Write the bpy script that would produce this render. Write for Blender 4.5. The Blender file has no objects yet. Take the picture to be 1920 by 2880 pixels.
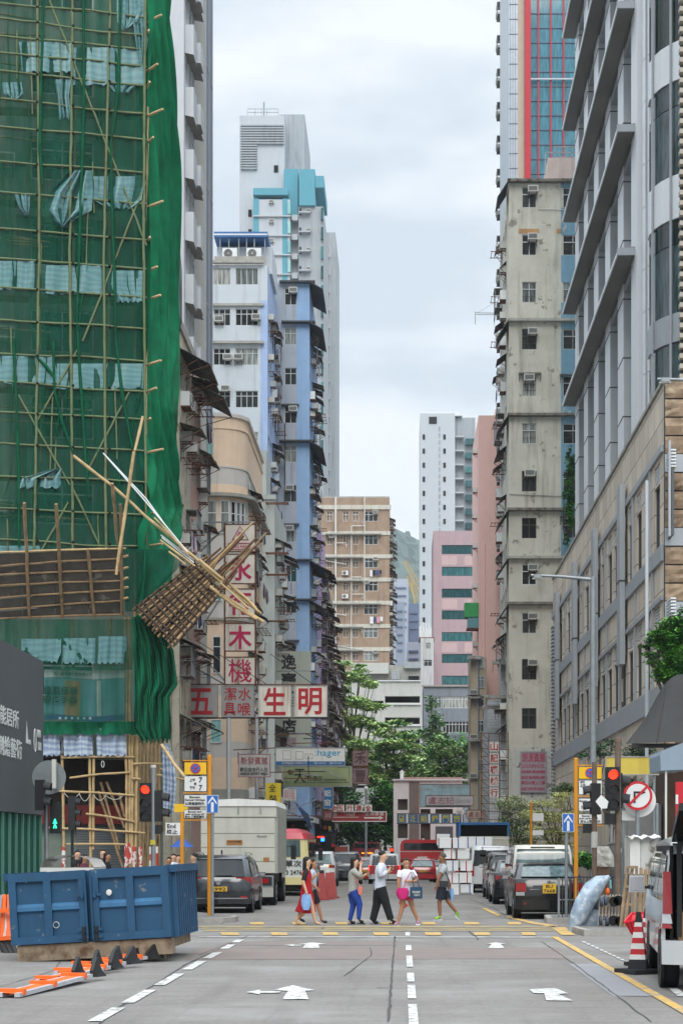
import bpy, math, random
from mathutils import Vector, Matrix
random.seed(7)
R=math.radians
sc=bpy.context.scene; COL=sc.collection
# ---------------------------------------------------------------- camera
FP,HE,U0,V0=5000.,1.8,1130.,2390.      # focal length in photo pixels, eye height, vanishing point
cam=bpy.data.objects.new('camera',bpy.data.cameras.new('camera')); COL.objects.link(cam)
cam.location=(0,0,HE); cam.rotation_euler=(R(90),0,0)
cd=cam.data; cd.sensor_fit='HORIZONTAL'; cd.sensor_width=36; cd.lens=36*FP/1920
cd.shift_x=(960-U0)/1920; cd.shift_y=(V0-1440)/1920
cd.clip_start=.5; cd.clip_end=9000
sc.camera=cam
# ---------------------------------------------------------------- world (overcast) and sun
w=bpy.data.worlds.new("World"); sc.world=w; w.use_nodes=True
nt=w.node_tree; nt.nodes.clear(); N=nt.nodes.new; Lk=nt.links.new
out=N('ShaderNodeOutputWorld'); bg=N('ShaderNodeBackground'); Lk(bg.outputs[0],out.inputs[0])
sky=N('ShaderNodeTexSky'); sky.sky_type='NISHITA'; sky.sun_disc=False
sky.sun_elevation=R(40); sky.sun_rotation=R(179)
tc=N('ShaderNodeTexCoord'); mp=N('ShaderNodeMapping'); mp.inputs['Scale'].default_value=(1.6,1.6,4.5)
mp.inputs['Location'].default_value=(.3,.2,.1)
Lk(tc.outputs['Generated'],mp.inputs[0])
no=N('ShaderNodeTexNoise'); no.inputs['Scale'].default_value=2.3; no.inputs['Detail'].default_value=5; no.inputs['Roughness'].default_value=.5
Lk(mp.outputs[0],no.inputs['Vector'])
cr=N('ShaderNodeValToRGB'); cr.color_ramp.elements[0].position=.44; cr.color_ramp.elements[1].position=.57
cr.color_ramp.elements[0].color=(.64,.725,.81,1); cr.color_ramp.elements[1].color=(.94,.98,1.01,1)
Lk(no.outputs[0],cr.inputs[0])
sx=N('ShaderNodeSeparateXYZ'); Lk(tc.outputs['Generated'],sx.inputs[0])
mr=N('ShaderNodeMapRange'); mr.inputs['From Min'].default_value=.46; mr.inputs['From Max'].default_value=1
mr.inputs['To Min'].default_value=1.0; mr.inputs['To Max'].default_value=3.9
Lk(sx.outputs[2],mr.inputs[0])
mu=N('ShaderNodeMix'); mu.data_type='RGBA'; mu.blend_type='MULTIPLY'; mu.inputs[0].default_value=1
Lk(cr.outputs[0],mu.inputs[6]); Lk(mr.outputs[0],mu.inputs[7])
sm=N('ShaderNodeMix'); sm.data_type='RGBA'; sm.blend_type='MULTIPLY'; sm.inputs[0].default_value=1
sm.inputs[7].default_value=(.1,.1,.1,1); Lk(sky.outputs[0],sm.inputs[6])
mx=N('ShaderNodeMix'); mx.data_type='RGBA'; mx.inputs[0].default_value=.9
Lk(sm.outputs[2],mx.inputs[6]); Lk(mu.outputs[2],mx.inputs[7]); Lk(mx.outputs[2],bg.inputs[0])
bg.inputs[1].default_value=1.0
sl=bpy.data.objects.new('sun',bpy.data.lights.new('sun','SUN')); COL.objects.link(sl)
sl.data.energy=1.5; sl.data.angle=R(30); sl.data.color=(1,.96,.9); sl.rotation_euler=(R(50),0,R(1))
sc.view_settings.view_transform='Standard'; sc.view_settings.look='None'; sc.view_settings.exposure=0.18; sc.view_settings.gamma=1
sc.render.engine='CYCLES'; sc.cycles.use_denoising=True; sc.cycles.max_bounces=8; sc.cycles.diffuse_bounces=3
sc.cycles.transparent_max_bounces=24; sc.cycles.caustics_reflective=False; sc.cycles.caustics_refractive=False
sc.cycles.volume_bounces=0
# ---------------------------------------------------------------- geometry helpers
def X(u,D): return (u-U0)*D/FP
def Z(v,D): return HE+(V0-v)*D/FP
def GD(v): return HE*FP/(v-V0)
def G(u,v): D=GD(v); return (X(u,D),D)
def P(u,v,D): return Vector((X(u,D),D,Z(v,D)))
def lin(h):
    h=h.lstrip('#'); r=[int(h[i:i+2],16)/255 for i in (0,2,4)]
    return tuple(c/12.92 if c<=.04045 else ((c+.055)/1.055)**2.4 for c in r)
MATS={}
def mat(name,hexc,rough=.8,metal=0.,var=.12,vs=1.5,stain=0.,scol='3a3630',sscale=(2.2,2.2,.16),bump=0.,bs=20,emit=0.,alpha=1.,spec=.4,k=1.,patch=None,brick=None,coat=0.,trans=0.,grain=0.):
    if name in MATS: return MATS[name]
    m=bpy.data.materials.new(name); m.use_nodes=True; t=m.node_tree; b=t.nodes['Principled BSDF']
    n=t.nodes.new; l=t.links.new
    c=tuple(x*k for x in lin(hexc))
    b.inputs['Roughness'].default_value=rough; b.inputs['Metallic'].default_value=metal
    b.inputs['Specular IOR Level'].default_value=spec
    if coat: b.inputs['Coat Weight'].default_value=coat; b.inputs['Coat Roughness'].default_value=.08
    if emit: b.inputs['Emission Color'].default_value=(*c,1); b.inputs['Emission Strength'].default_value=emit
    if alpha<1: b.inputs['Alpha'].default_value=alpha
    if trans: b.inputs['Transmission Weight'].default_value=trans
    geo=n('ShaderNodeNewGeometry'); cur=None
    def mixc(fac,a,bc,mode='MIX'):
        q=n('ShaderNodeMix'); q.data_type='RGBA'; q.blend_type=mode
        if isinstance(fac,float): q.inputs[0].default_value=fac
        else: l(fac,q.inputs[0])
        for i,s in ((6,a),(7,bc)):
            if isinstance(s,tuple): q.inputs[i].default_value=(*s,1)
            else: l(s,q.inputs[i])
        return q.outputs[2]
    def noise(scale,detail=4,sc3=None,rough_=.6):
        q=n('ShaderNodeTexNoise'); q.inputs['Scale'].default_value=scale; q.inputs['Detail'].default_value=detail; q.inputs['Roughness'].default_value=rough_
        if sc3:
            p=n('ShaderNodeMapping'); p.inputs['Scale'].default_value=sc3; l(geo.outputs['Position'],p.inputs[0]); l(p.outputs[0],q.inputs['Vector'])
        else: l(geo.outputs['Position'],q.inputs['Vector'])
        return q.outputs[0]
    def ramp(s,a,bb):
        q=n('ShaderNodeMapRange'); q.inputs['From Min'].default_value=a; q.inputs['From Max'].default_value=bb; l(s,q.inputs[0]); return q.outputs[0]
    cur=c
    if brick:
        bc,bw,bh,mort,axis=brick
        q=n('ShaderNodeTexBrick'); q.inputs['Scale'].default_value=1; q.inputs['Brick Width'].default_value=bw; q.inputs['Row Height'].default_value=bh
        q.inputs['Mortar Size'].default_value=mort; q.inputs['Color1'].default_value=(*c,1); q.inputs['Color2'].default_value=(*[x*.8 for x in c],1)
        q.inputs['Mortar'].default_value=(*lin(bc),1)
        s=n('ShaderNodeSeparateXYZ'); l(geo.outputs['Position'],s.inputs[0]); cb=n('ShaderNodeCombineXYZ')
        l(s.outputs[axis],cb.inputs[0]); l(s.outputs[2],cb.inputs[1]); l(cb.outputs[0],q.inputs['Vector']); cur=q.outputs[0]
    if var:
        f=ramp(noise(vs,6),.3,.7)
        lo=tuple(1-var for _ in c); hi=tuple(1+var*.6 for _ in c)
        vv=mixc(f,lo,hi); cur=mixc(1.,cur,vv,'MULTIPLY')
    if grain:
        f=ramp(noise(14.,3),.3,.7); cur=mixc(1.,cur,mixc(f,tuple(1-grain for _ in c),tuple(1+grain for _ in c)),'MULTIPLY')
        f=ramp(noise(1.,4,(.9,4.5,1)),.4,.65); cur=mixc(1.,cur,mixc(f,tuple(1-grain*.7 for _ in c),tuple(1+grain*.3 for _ in c)),'MULTIPLY')
    if patch:
        pc,ps,pt,pw=patch
        f=ramp(noise(ps,7,None,.65),pt,pt+pw); cur=mixc(f,cur,lin(pc))
    if stain:
        f=ramp(noise(1.,5,sscale,.65),.52,.74); q=n('ShaderNodeMath'); q.operation='MULTIPLY'; l(f,q.inputs[0]); q.inputs[1].default_value=stain
        cur=mixc(q.outputs[0],cur,lin(scol))
    if isinstance(cur,tuple): b.inputs['Base Color'].default_value=(*cur,1)
    else: l(cur,b.inputs['Base Color'])
    if bump:
        q=n('ShaderNodeBump'); q.inputs['Strength'].default_value=bump; q.inputs['Distance'].default_value=.02
        l(noise(bs,5),q.inputs['Height']); l(q.outputs[0],b.inputs['Normal'])
    MATS[name]=m; return m
def setp(o,label=None,cat=None,group=None,kind=None,category=None):
    cat=cat or category
    if label: o['label']=label
    if cat: o['category']=cat
    if group: o['group']=group
    if kind: o['kind']=kind
    return o
def thing(name,label,cat,loc=(0,0,0),group=None,rz=0.):
    o=bpy.data.objects.new(name,None); COL.objects.link(o); o.location=loc; o.rotation_euler=(0,0,rz); o.empty_display_size=.2
    o['_l']=1; del o['_l']
    return setp(o,label,cat,group)
class MB:
    def __init__(s): s.v=[]; s.f=[]; s.mi=[]; s.ms=[]; s.sm=[]
    def m(s,mt):
        if mt not in s.ms: s.ms.append(mt)
        return s.ms.index(mt)
    def add(s,vs,fs,mt,smooth=False):
        b=len(s.v); s.v+= [tuple(x) for x in vs]; k=s.m(mt)
        for f in fs: s.f.append([b+i for i in f]); s.mi.append(k); s.sm.append(smooth)
        return s
    def box(s,x0,x1,y0,y1,z0,z1,mt,T=None):
        if z0==0 and y0>95 and not T: z0=-2.3
        x0,x1=min(x0,x1),max(x0,x1); y0,y1=min(y0,y1),max(y0,y1); z0,z1=min(z0,z1),max(z0,z1)
        vs=[Vector(q) for q in ((x0,y0,z0),(x1,y0,z0),(x1,y1,z0),(x0,y1,z0),(x0,y0,z1),(x1,y0,z1),(x1,y1,z1),(x0,y1,z1))]
        if T: vs=[T@q for q in vs]
        return s.add(vs,[(0,3,2,1),(4,5,6,7),(0,1,5,4),(1,2,6,5),(2,3,7,6),(3,0,4,7)],mt)
    def bar(s,p,q,w,h,mt,up=(0,0,1)):
        p=Vector(p); q=Vector(q); d=(q-p); L=d.length; d.normalize(); a=d.cross(Vector(up))
        if a.length<1e-4: a=d.cross(Vector((1,0,0)))
        a.normalize(); b=a.cross(d)
        vs=[]
        for e in (p,q):
            for i,j in ((-1,-1),(1,-1),(1,1),(-1,1)): vs.append(e+a*i*w/2+b*j*h/2)
        return s.add(vs,[(0,1,2,3),(7,6,5,4),(0,4,5,1),(1,5,6,2),(2,6,7,3),(3,7,4,0)],mt)
    def tube(s,pts,r,mt,n=8,cap=True):
        pts=[Vector(p) for p in pts]; rs=r if isinstance(r,(list,tuple)) else [r]*len(pts)
        vs=[];fs=[]; a=None
        for i,p in enumerate(pts):
            d=(pts[min(i+1,len(pts)-1)]-pts[max(i-1,0)]).normalized()
            if a is None:
                a=d.cross(Vector((0,0,1)))
                if a.length<1e-3: a=d.cross(Vector((1,0,0)))
            a=(a-d*a.dot(d)).normalized(); b=d.cross(a)
            for k in range(n):
                t=2*math.pi*k/n; vs.append(p+(a*math.cos(t)+b*math.sin(t))*rs[i])
        for i in range(len(pts)-1):
            for k in range(n): fs.append((i*n+k,i*n+(k+1)%n,(i+1)*n+(k+1)%n,(i+1)*n+k))
        s.add(vs,fs,mt,True)
        if cap:
            m_=len(pts)-1; s.add(vs[:n],[tuple(range(n))[::-1]],mt); s.add(vs[m_*n:],[tuple(range(n))],mt)
        return s
    def quad(s,a,b,c,d,mt): return s.add([a,b,c,d],[(0,1,2,3)],mt)
    def prism(s,poly,d,mt,T=None,smooth=False):
        # poly: list of 3D points (planar), d: extrusion vector
        n=len(poly); a=[Vector(p) for p in poly]; b=[p+Vector(d) for p in a]; vs=a+b
        if T: vs=[T@q for q in vs]
        s.add(vs,[tuple(range(n))[::-1],tuple(range(n,2*n))],mt)
        return s.add(vs,[(i,(i+1)%n,n+(i+1)%n,n+i) for i in range(n)],mt,smooth)
    def grid(s,pts,nu,nv,mt,smooth=True):
        return s.add(pts,[(j*nu+i,j*nu+i+1,(j+1)*nu+i+1,(j+1)*nu+i) for j in range(nv-1) for i in range(nu-1)],mt,smooth)
    def sph(s,c,r,mt,n=10,m_=7,sc3=(1,1,1)):
        c=Vector(c); vs=[]
        for j in range(m_+1):
            t=math.pi*j/m_
            for i in range(n): p=2*math.pi*i/n; vs.append(c+Vector((math.sin(t)*math.cos(p)*sc3[0],math.sin(t)*math.sin(p)*sc3[1],math.cos(t)*sc3[2]))*r)
        return s.add(vs,[(j*n+i,(j+1)*n+i,(j+1)*n+(i+1)%n,j*n+(i+1)%n) for j in range(m_) for i in range(n)],mt,True)
    def mesh(s,name,off=None):
        me=bpy.data.meshes.new(name); vs=s.v
        if off: vs=[(a-off[0],b-off[1],c-off[2]) for a,b,c in vs]
        me.from_pydata(vs,[],s.f); 
        for mt in s.ms: me.materials.append(mt)
        me.polygons.foreach_set('material_index',s.mi); me.polygons.foreach_set('use_smooth',s.sm)
        me.validate(); me.update(); return me
    def build(s,name,parent=None,local=False,**kw):
        """verts in world coordinates unless local; parent's transform is undone when world"""
        if parent is not None and not local:
            M=wm(parent).inverted(); s.v=[tuple(M@Vector(p)) for p in s.v]
            o=bpy.data.objects.new(name,s.mesh(name))
        elif parent is None and not local and s.v:
            n=len(s.v); c=[sum(p[i] for p in s.v)/n for i in (0,1)]+[min(p[2] for p in s.v)]
            o=bpy.data.objects.new(name,s.mesh(name,c)); o.location=c
        else: o=bpy.data.objects.new(name,s.mesh(name))
        COL.objects.link(o)
        if parent is not None: o.parent=parent
        return setp(o,**kw)
def wm(o):
    M=Matrix.LocRotScale(o.location,o.rotation_euler,o.scale)
    return wm(o.parent)@M if o.parent else M
def inst(name,me,parent,loc,rz=0.,rot=None,local=False,scale=None):
    o=bpy.data.objects.new(name,me); COL.objects.link(o); o.parent=parent
    loc=Vector(loc)
    if parent and not local: loc=wm(parent).inverted()@loc
    o.location=loc; o.rotation_euler=rot or (0,0,rz)
    if scale: o.scale=scale
    return o
def struct(mb,name): return mb.build(name,kind='structure')
def copy_tree(o,loc=None,label=None,parent=None,rz=None,mats=None,only=None):
    c=o.copy(); COL.objects.link(c); c.parent=parent
    if loc is not None: c.location=loc
    if rz is not None: c.rotation_euler=(0,0,rz)
    if label: c['label']=label
    for ch in list(o.children): copy_tree(ch,parent=c)
    return c
# lettering -> mesh that fits a w x h box, facing -y, centred at origin
def text_mesh(s,w,h,mt,off=.0,ext=.006,keep=False,shear=0.,space=1.):
    cu=bpy.data.curves.new('t','FONT'); cu.body=s; cu.align_x='CENTER'; cu.size=1; cu.offset=off; cu.extrude=.01; cu.shear=shear; cu.space_line=space
    cu.resolution_u=2
    o=bpy.data.objects.new('t',cu); COL.objects.link(o)
    dg=bpy.context.evaluated_depsgraph_get(); dg.update()
    me=bpy.data.meshes.new_from_object(o.evaluated_get(dg),depsgraph=dg)
    bpy.data.objects.remove(o); bpy.data.curves.remove(cu)
    if not me.vertices: return me
    xs=[v.co.x for v in me.vertices]; ys=[v.co.y for v in me.vertices]
    a,b,c,d=min(xs),max(xs),min(ys),max(ys); kx=w/max(b-a,.01); ky=h/max(d-c,.01)
    if keep: kx=ky=min(kx,ky)
    for v in me.vertices:
        x,y,z=v.co; v.co=((x-(a+b)/2)*kx,-z/.01*ext,(y-(c+d)/2)*ky)
    me.materials.clear(); me.materials.append(mt); me.name='lettering'; me.update(); return me
def text(parent,s,c,w,h,mt,rz=0.,name='lettering',local=False,**kw):
    return inst(name,text_mesh(s,w,h,mt,**kw),parent,c,rz,local=local)
# ---------------------------------------------------------------- materials
m_alu=mat('window_frame','b9bcbc',.45,.3,var=.08)
m_aluw=mat('window_frame_white','d9dcdc',.5,0,var=.05)
m_dframe=mat('window_frame_dark','4a443c',.6,var=.1)
m_ac=mat('aircon_case','c9c9c3',.6,var=.1,stain=.3)
m_acd=mat('aircon_grille','4c4e4e',.7,var=.1)
m_pipe=mat('white_pipe','d5d4cf',.6,var=.1,stain=.3)
m_rust=mat('rusty_steel','6e4632',.9,var=.3,vs=6,patch=('3a2a22',5,.5,.15))
m_steel=mat('galvanised_steel','8b9194',.45,.5,var=.15,vs=4)
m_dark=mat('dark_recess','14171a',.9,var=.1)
m_black=mat('black_paint','0f1012',.45,var=.1)
m_awn=mat('old_corrugated_metal','7a776f',.8,.0,var=.3,vs=3,stain=.5,patch=('3a2f28',2.5,.52,.1))
m_awnd=mat('dark_awning','4c4e52',.8,var=.3,vs=3)
m_conc=mat('plain_concrete','a5a49c',.9,var=.15,stain=.4)
def pane_mat(name,cols,rough=.12,curt=.5):
    m=bpy.data.materials.new(name); m.use_nodes=True; t=m.node_tree; b=t.nodes['Principled BSDF']; n=t.nodes.new; l=t.links.new
    oi=n('ShaderNodeObjectInfo'); cr=n('ShaderNodeValToRGB'); cr.color_ramp.interpolation='CONSTANT'
    e=cr.color_ramp.elements
    for i,c in enumerate(cols):
        if i<2: q=e[i]; q.position=i/len(cols)
        else: q=e.new(i/len(cols))
        q.color=(*lin(c),1)
    l(oi.outputs['Random'],cr.inputs[0])
    geo=n('ShaderNodeNewGeometry'); mp=n('ShaderNodeMapping'); mp.inputs['Scale'].default_value=(7,7,.9); l(geo.outputs['Position'],mp.inputs[0])
    no=n('ShaderNodeTexNoise'); no.inputs['Scale'].default_value=1.; no.inputs['Detail'].default_value=3; l(mp.outputs[0],no.inputs['Vector'])
    q=n('ShaderNodeMapRange'); q.inputs['From Min'].default_value=.35; q.inputs['From Max'].default_value=.65; q.inputs['To Min'].default_value=1-curt; q.inputs['To Max'].default_value=1+curt*.6; l(no.outputs[0],q.inputs[0])
    mx=n('ShaderNodeMix'); mx.data_type='RGBA'; mx.blend_type='MULTIPLY'; mx.inputs[0].default_value=1; l(cr.outputs[0],mx.inputs[6]); l(q.outputs[0],mx.inputs[7])
    l(mx.outputs[2],b.inputs['Base Color']); b.inputs['Roughness'].default_value=rough; b.inputs['Specular IOR Level'].default_value=.5
    MATS[name]=m; return m
p_old=pane_mat('old_window_glass',['23282b','6d7473','2b3133','8f9591','3a4144','191d20','a5a8a2'])
p_dark=pane_mat('dark_window_glass',['15191c','1f2427','2b2f31','101214'])
p_teal=pane_mat('teal_glass',['2e5f63','3c7377','1f4d52','487f80','2a5558'],.06,.45)
p_aqua=pane_mat('aqua_window_glass',['7fb3b3','8fc0be','9cc9c6','78a8aa'],.15,.2)
p_blue=pane_mat('blue_tower_glass',['3f7484','4b8292','356a7c','5a8f9b'],.05,.3)
# ---------------------------------------------------------------- architecture helpers
class Wall:
    def __init__(s,parent,p0,p1,z0,z1): 
        s.par=parent; s.p=Vector((p0[0],p0[1],0)); d=Vector((p1[0]-p0[0],p1[1]-p0[1],0)); s.L=d.length; s.d=d.normalized(); s.n=Vector((s.d.y,-s.d.x,0)); s.z0=(-2.3 if z0==0 and min(p0[1],p1[1])>95 else z0); s.z1=z1; s.a=math.atan2(s.d.y,s.d.x); s.h=[]
    def at(s,t,z,o=0.): return s.p+s.d*t+s.n*o+Vector((0,0,z))
    def hole(s,t0,t1,z0,z1): s.h.append((t0,t1,z0,z1))
    def box(s,mb,t0,t1,z0,z1,o0,o1,mt):
        vs=[s.at(t,z,o) for z in (z0,z1) for (t,o) in ((t0,o1),(t1,o1),(t1,o0),(t0,o0))]
        mb.add(vs,[(0,3,2,1),(4,5,6,7),(0,1,5,4),(1,2,6,5),(2,3,7,6),(3,0,4,7)],mt)
    def make(s,mt,name='wall',depth=.3,bands=None):
        hs=[h for h in s.h if h[1]>0 and h[0]<s.L and h[3]<=s.z1+.001]
        ts=sorted({0,s.L,*[x for h in hs for x in h[:2]]}); zs=sorted({s.z0,s.z1,*[x for h in hs for x in h[2:]],*([b for b in (bands or [])])})
        mb=MB()
        def solid(t,z): return not any(h[0]<t<h[1] and h[2]<z<h[3] for h in hs)
        for j in range(len(zs)-1):
            i=0
            while i<len(ts)-1:
                zc=(zs[j]+zs[j+1])/2
                if not solid((ts[i]+ts[i+1])/2,zc): i+=1; continue
                k=i
                while k<len(ts)-1 and solid((ts[k]+ts[k+1])/2,zc): k+=1
                m_=mt(zc) if callable(mt) else mt
                mb.quad(s.at(ts[i],zs[j]),s.at(ts[k],zs[j]),s.at(ts[k],zs[j+1]),s.at(ts[i],zs[j+1]),m_); i=k
        def rev(a,b,c,d,flip):
            q=[s.at(a,c),s.at(b,d),s.at(b,d,-depth),s.at(a,c,-depth)]
            mb.add(q,[(0,1,2,3) if flip else (3,2,1,0)],mt((c+d)/2) if callable(mt) else mt)
        for h in hs:
            t0,t1,z0,z1=h; rev(t0,t1,z0,z0,True); rev(t0,t1,z1,z1,False); rev(t0,t0,z0,z1,False); rev(t1,t1,z0,z1,True)
        rev(0,s.L,s.z0,s.z0,False); rev(0,s.L,s.z1,s.z1,True); rev(0,0,s.z0,s.z1,True); rev(s.L,s.L,s.z0,s.z1,False)
        return mb.build(name,s.par)
WC={}
def win_meshes(w,h,style,fm,pm):
    k=(round(w,2),round(h,2),style,fm.name,pm.name)
    if k in WC: return WC[k]
    f=MB(); t=.05 if w<2.2 else .06
    f.box(0,w,.07,.15,0,t,fm); f.box(0,w,.07,.15,h-t,h,fm); f.box(0,t,.07,.15,t,h-t,fm); f.box(w-t,w,.07,.15,t,h-t,fm)
    kind,nx,tr=style
    for i in range(1,nx): x=w*i/nx; f.box(x-t/2,x+t/2,.08,.14,t,h-t,fm)
    if tr: f.box(t,w-t,.078,.142,h*tr-t/2,h*tr+t/2,fm)
    if kind=='grille':
        n=max(3,int(w/.16))
        for i in range(1,n): x=w*i/n; f.box(x-.008,x+.008,.04,.06,t,h*(tr or 1)-t,m_dframe)
        for zz in (.3,.6): f.box(t,w-t,.035,.055,h*zz-.01,h*zz+.01,m_dframe)
    g=MB(); g.box(t,w-t,.12,.128,t,h-t,pm)
    WC[k]=(f.mesh('window'),g.mesh('pane')); return WC[k]
def window(W,t,z,w,h,style=('plain',2,.72),fm=None,pm=None,hole=True,sub=True,o=0.,name='window'):
    a,b=win_meshes(w,h,style,fm or m_alu,pm or p_old)
    if hole: W.hole(t,t+w,z,z+h)
    f=inst(name,a,W.par,W.at(t,z,o),W.a)
    if sub: inst('pane',b,f,(0,0,0),local=True)
    return f
def _ac():
    f=MB(); f.box(0,.66,-.42,.12,0,.42,m_ac); f.box(.05,.61,-.425,-.415,.06,.36,m_acd)
    for i in range(5): f.box(.05,.61,-.435,-.424,.08+i*.06,.09+i*.06,m_ac)
    f.bar((.08,0.1,-.02),(.08,-.4,-.02),.04,.04,m_rust); f.bar((.58,.1,-.02),(.58,-.4,-.02),.04,.04,m_rust); f.bar((.08,-.38,-.02),(.08,.05,-.35),.03,.03,m_rust); f.bar((.58,-.38,-.02),(.58,.05,-.35),.03,.03,m_rust)
    return f.mesh('air_conditioner')
AC=_ac()
def _split():
    f=MB(); f.box(0,.85,-.38,0,0,.62,m_aluw)
    f.tube([(.33,-.385,.31),(.33,-.395,.31)],.25,m_acd,16); f.tube([(.33,-.39,.31),(.33,-.41,.31)],.05,m_ac,8)
    for r in (.12,.2): f.tube([(.33+r*math.cos(a),-.405,.31+r*math.sin(a)) for a in [i*math.pi/6 for i in range(13)]],.008,m_ac,4)
    f.box(-.02,.87,-.4,.02,-.05,0,m_rust); return f.mesh('outdoor_unit')
SPLIT=_split()
def ac(W,t,z,o=0.,me=None,s=1.): 
    q=inst('air_conditioner' if me is None else 'outdoor_unit',me or AC,W.par,W.at(t,z,o),W.a)
    q.scale=(s,s,s); return q
AWC={}
def awning(W,t,z,w,d=.8,drop=.35,mt=None,o=.0):
    mt=mt or m_awn; k=(round(w,2),d,drop,mt.name)
    if k not in AWC:
        f=MB(); n=max(2,int(w/.2)); pts=[]
        for j,(y,zz) in enumerate(((0,0),(-d,-drop))):
            for i in range(n*2+1): pts.append((w*i/(2*n),y,zz+(.025 if i%2 else 0)))
        f.grid(pts,2*n+1,2,mt,False)
        f.grid([(a,b,c-.03) for a,b,c in pts],2*n+1,2,mt,False)
        f.box(0,w,-d,-d+.02,-drop-.05,-drop+.02,mt)
        for x in (.05,w-.05): f.bar((x,0,-.45-drop),(x,-d+.04,-drop-.03),.03,.03,m_rust)
        AWC[k]=f.mesh('awning')
    return inst('awning',AWC[k],W.par,W.at(t,z,o),W.a)
def _rack(n=4,w=1.5,d=.9):
    f=MB()
    for i in range(n): f.tube([(0,-.15-i*d/n,0),(w,-.15-i*d/n,0)],.02,m_rust,5)
    f.bar((.1,0,0),(.1,-d,0),.04,.04,m_rust); f.bar((w-.1,0,0),(w-.1,-d,0),.04,.04,m_rust); return f.mesh('drying_rack')
RACK=_rack()
def rack(W,t,z): return inst('drying_rack',RACK,W.par,W.at(t,z),W.a)
LAU=[mat('laundry_'+n_,h,.9,var=.15) for n_,h in (('white','d8d8dc'),('blue','3a4a78'),('pink','c9929a'),('dark','2a2c34'),('teal','6a9aa0'))]
def _laundry(seed):
    r=random.Random(seed); f=MB(); x=0
    for i in range(4):
        w=.3+.15*r.random(); h=.5+.4*r.random(); mt=LAU[r.randrange(5)]; pts=[]
        for j in range(5):
            for k in range(5): pts.append((x+w*k/4,-.5+.04*math.sin(k*2+i)*j/4,-h*j/4+.03*math.sin(k*1.7)*j/4))
        f.grid(pts,5,5,mt); x+=w+.05
    return f.mesh('laundry')
LAUN=[_laundry(i) for i in range(3)]
def laundry(W,t,z): return inst('laundry',random.choice(LAUN),W.par,W.at(t,z),W.a)
def _cage(w=1.5,h=1.3,d=.5):
    f=MB()
    for i in range(9): x=w*i/8; f.box(x-.012,x+.012,-d,-d+.02,0,h,m_steel)
    for z in (0,h*.5,h): f.box(0,w,-d-.01,-d+.01,z-.015,z+.015,m_steel); f.box(-.01,.01,-d,0,z-.015,z+.015,m_steel); f.box(w-.01,w+.01,-d,0,z-.015,z+.015,m_steel)
    f.box(0,w,-d,0,-.03,0,m_awn); f.box(0,w,-d-.05,0,h,h+.03,m_awn); return f.mesh('window_cage')
CAGE=_cage()
def body(T,x0,x1,y0,y1,z0,z1,mt,name='body'):
    return MB().box(x0,x1,y0,y1,z0,z1,mt).build(name,T)
def pipe(T,pts,r=.06,mt=None,name='drain_pipe'): return MB().tube(pts,r,mt or m_pipe,6).build(name,T)
def clutter(W,z0,z1,storey,step,seed,dens=.8,laun=.25,wins=True,amt=None,t0=.3,big=1.):
    """street-facing side: windows, cages, awnings, air conditioners, racks, seen at a grazing angle"""
    r=random.Random(seed); z=z0; cnt=0
    while z+storey<z1:
        t=t0
        while t+1.6<W.L:
            if wins and cnt<95: window(W,t,z+.9,1.5,1.4,('plain',2,.7),pm=p_dark if r.random()<.25 else p_old)
            elif wins: pass
            cnt+=1
            q=r.random()
            if cnt<95:
                if q<dens*.16: inst('window_cage',CAGE,W.par,W.at(t,z+.95),W.a)
                elif q<dens*.45: rack(W,t,z+1.0)
                elif q<dens*.58: inst('outdoor_unit',SPLIT,W.par,W.at(t+.3,z+.2),W.a)
                if r.random()<dens*.7: ac(W,t+(.1 if r.random()<.5 else .8),z+(1.9 if r.random()<.4 else .45),.0)
                if r.random()<dens*.55: awning(W,t-.15,z+2.5+r.uniform(-.1,.1),1.8,.7*big+r.choice((0,.2)),r.choice((.3,.45)),amt or r.choice((m_awn,m_awnd)))
                if r.random()<laun: laundry(W,t+.05,z+.95)
            t+=step
        z+=storey
# ================================================================ GROUND
m_road=mat('road_concrete','7a7672',.88,grain=.13,var=.10,vs=.8,patch=('8d8c89',.35,.5,.25),stain=.55,scol='5c5856',sscale=(1.8,.10,1),bump=.25,bs=35)
m_far=mat('far_ground','7c7d7b',.95)
m_pave=mat('pavement_slabs','7b7875',.9,var=.2,vs=3,stain=.2,brick=('5c5a56',.6,.6,.012,1))
m_kerb=mat('kerb_stone','9a9792',.9,var=.25,vs=4)
m_joint=mat('tar_joint','4a4a49',.9,var=.2)
m_white=mat('road_paint_white','c9c9c5',.75,var=.25,vs=9,patch=('8b8986',7,.50,.10))
m_yel=mat('road_paint_yellow','c7a152',.75,var=.2,vs=8,patch=('8d877e',5,.49,.12))
m_redp=mat('reddish_patch','7b716c',.9,var=.12,vs=1.2,bump=.2)
m_newp=mat('newer_concrete','87878a',.9,var=.08)
SLP=.0135
def gz(D): return -max(0,min(D,250)-90)*SLP
mb=MB(); YS=(-60,90,250,2600); mb.grid([(x,y,gz(y)) for y in YS for x in (-700,700)],2,4,m_far,False); struct(mb,'ground')
mb=MB(); YS=(-20,90,250); mb.grid([(x,y,gz(y)+.012) for y in YS for x in (-40,40)],2,3,m_road,False); struct(mb,'road')
def gp(mb,pts,z,mt):
    q=[(*G(u,v),z) for u,v in pts]; mb.add(q,[tuple(range(len(q)))],mt)
mb=MB()
gp(mb,[(560,2668),(1570,2668),(1600,2700),(520,2703)],.016,m_redp); gp(mb,[(640,2652),(1120,2652),(1115,2662),(620,2662)],.016,m_redp)
gp(mb,[(1600,2715),(1700,2715),(1835,2806),(1725,2808)],.016,m_newp)
struct(mb,'road_patch')
mb=MB()
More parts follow.
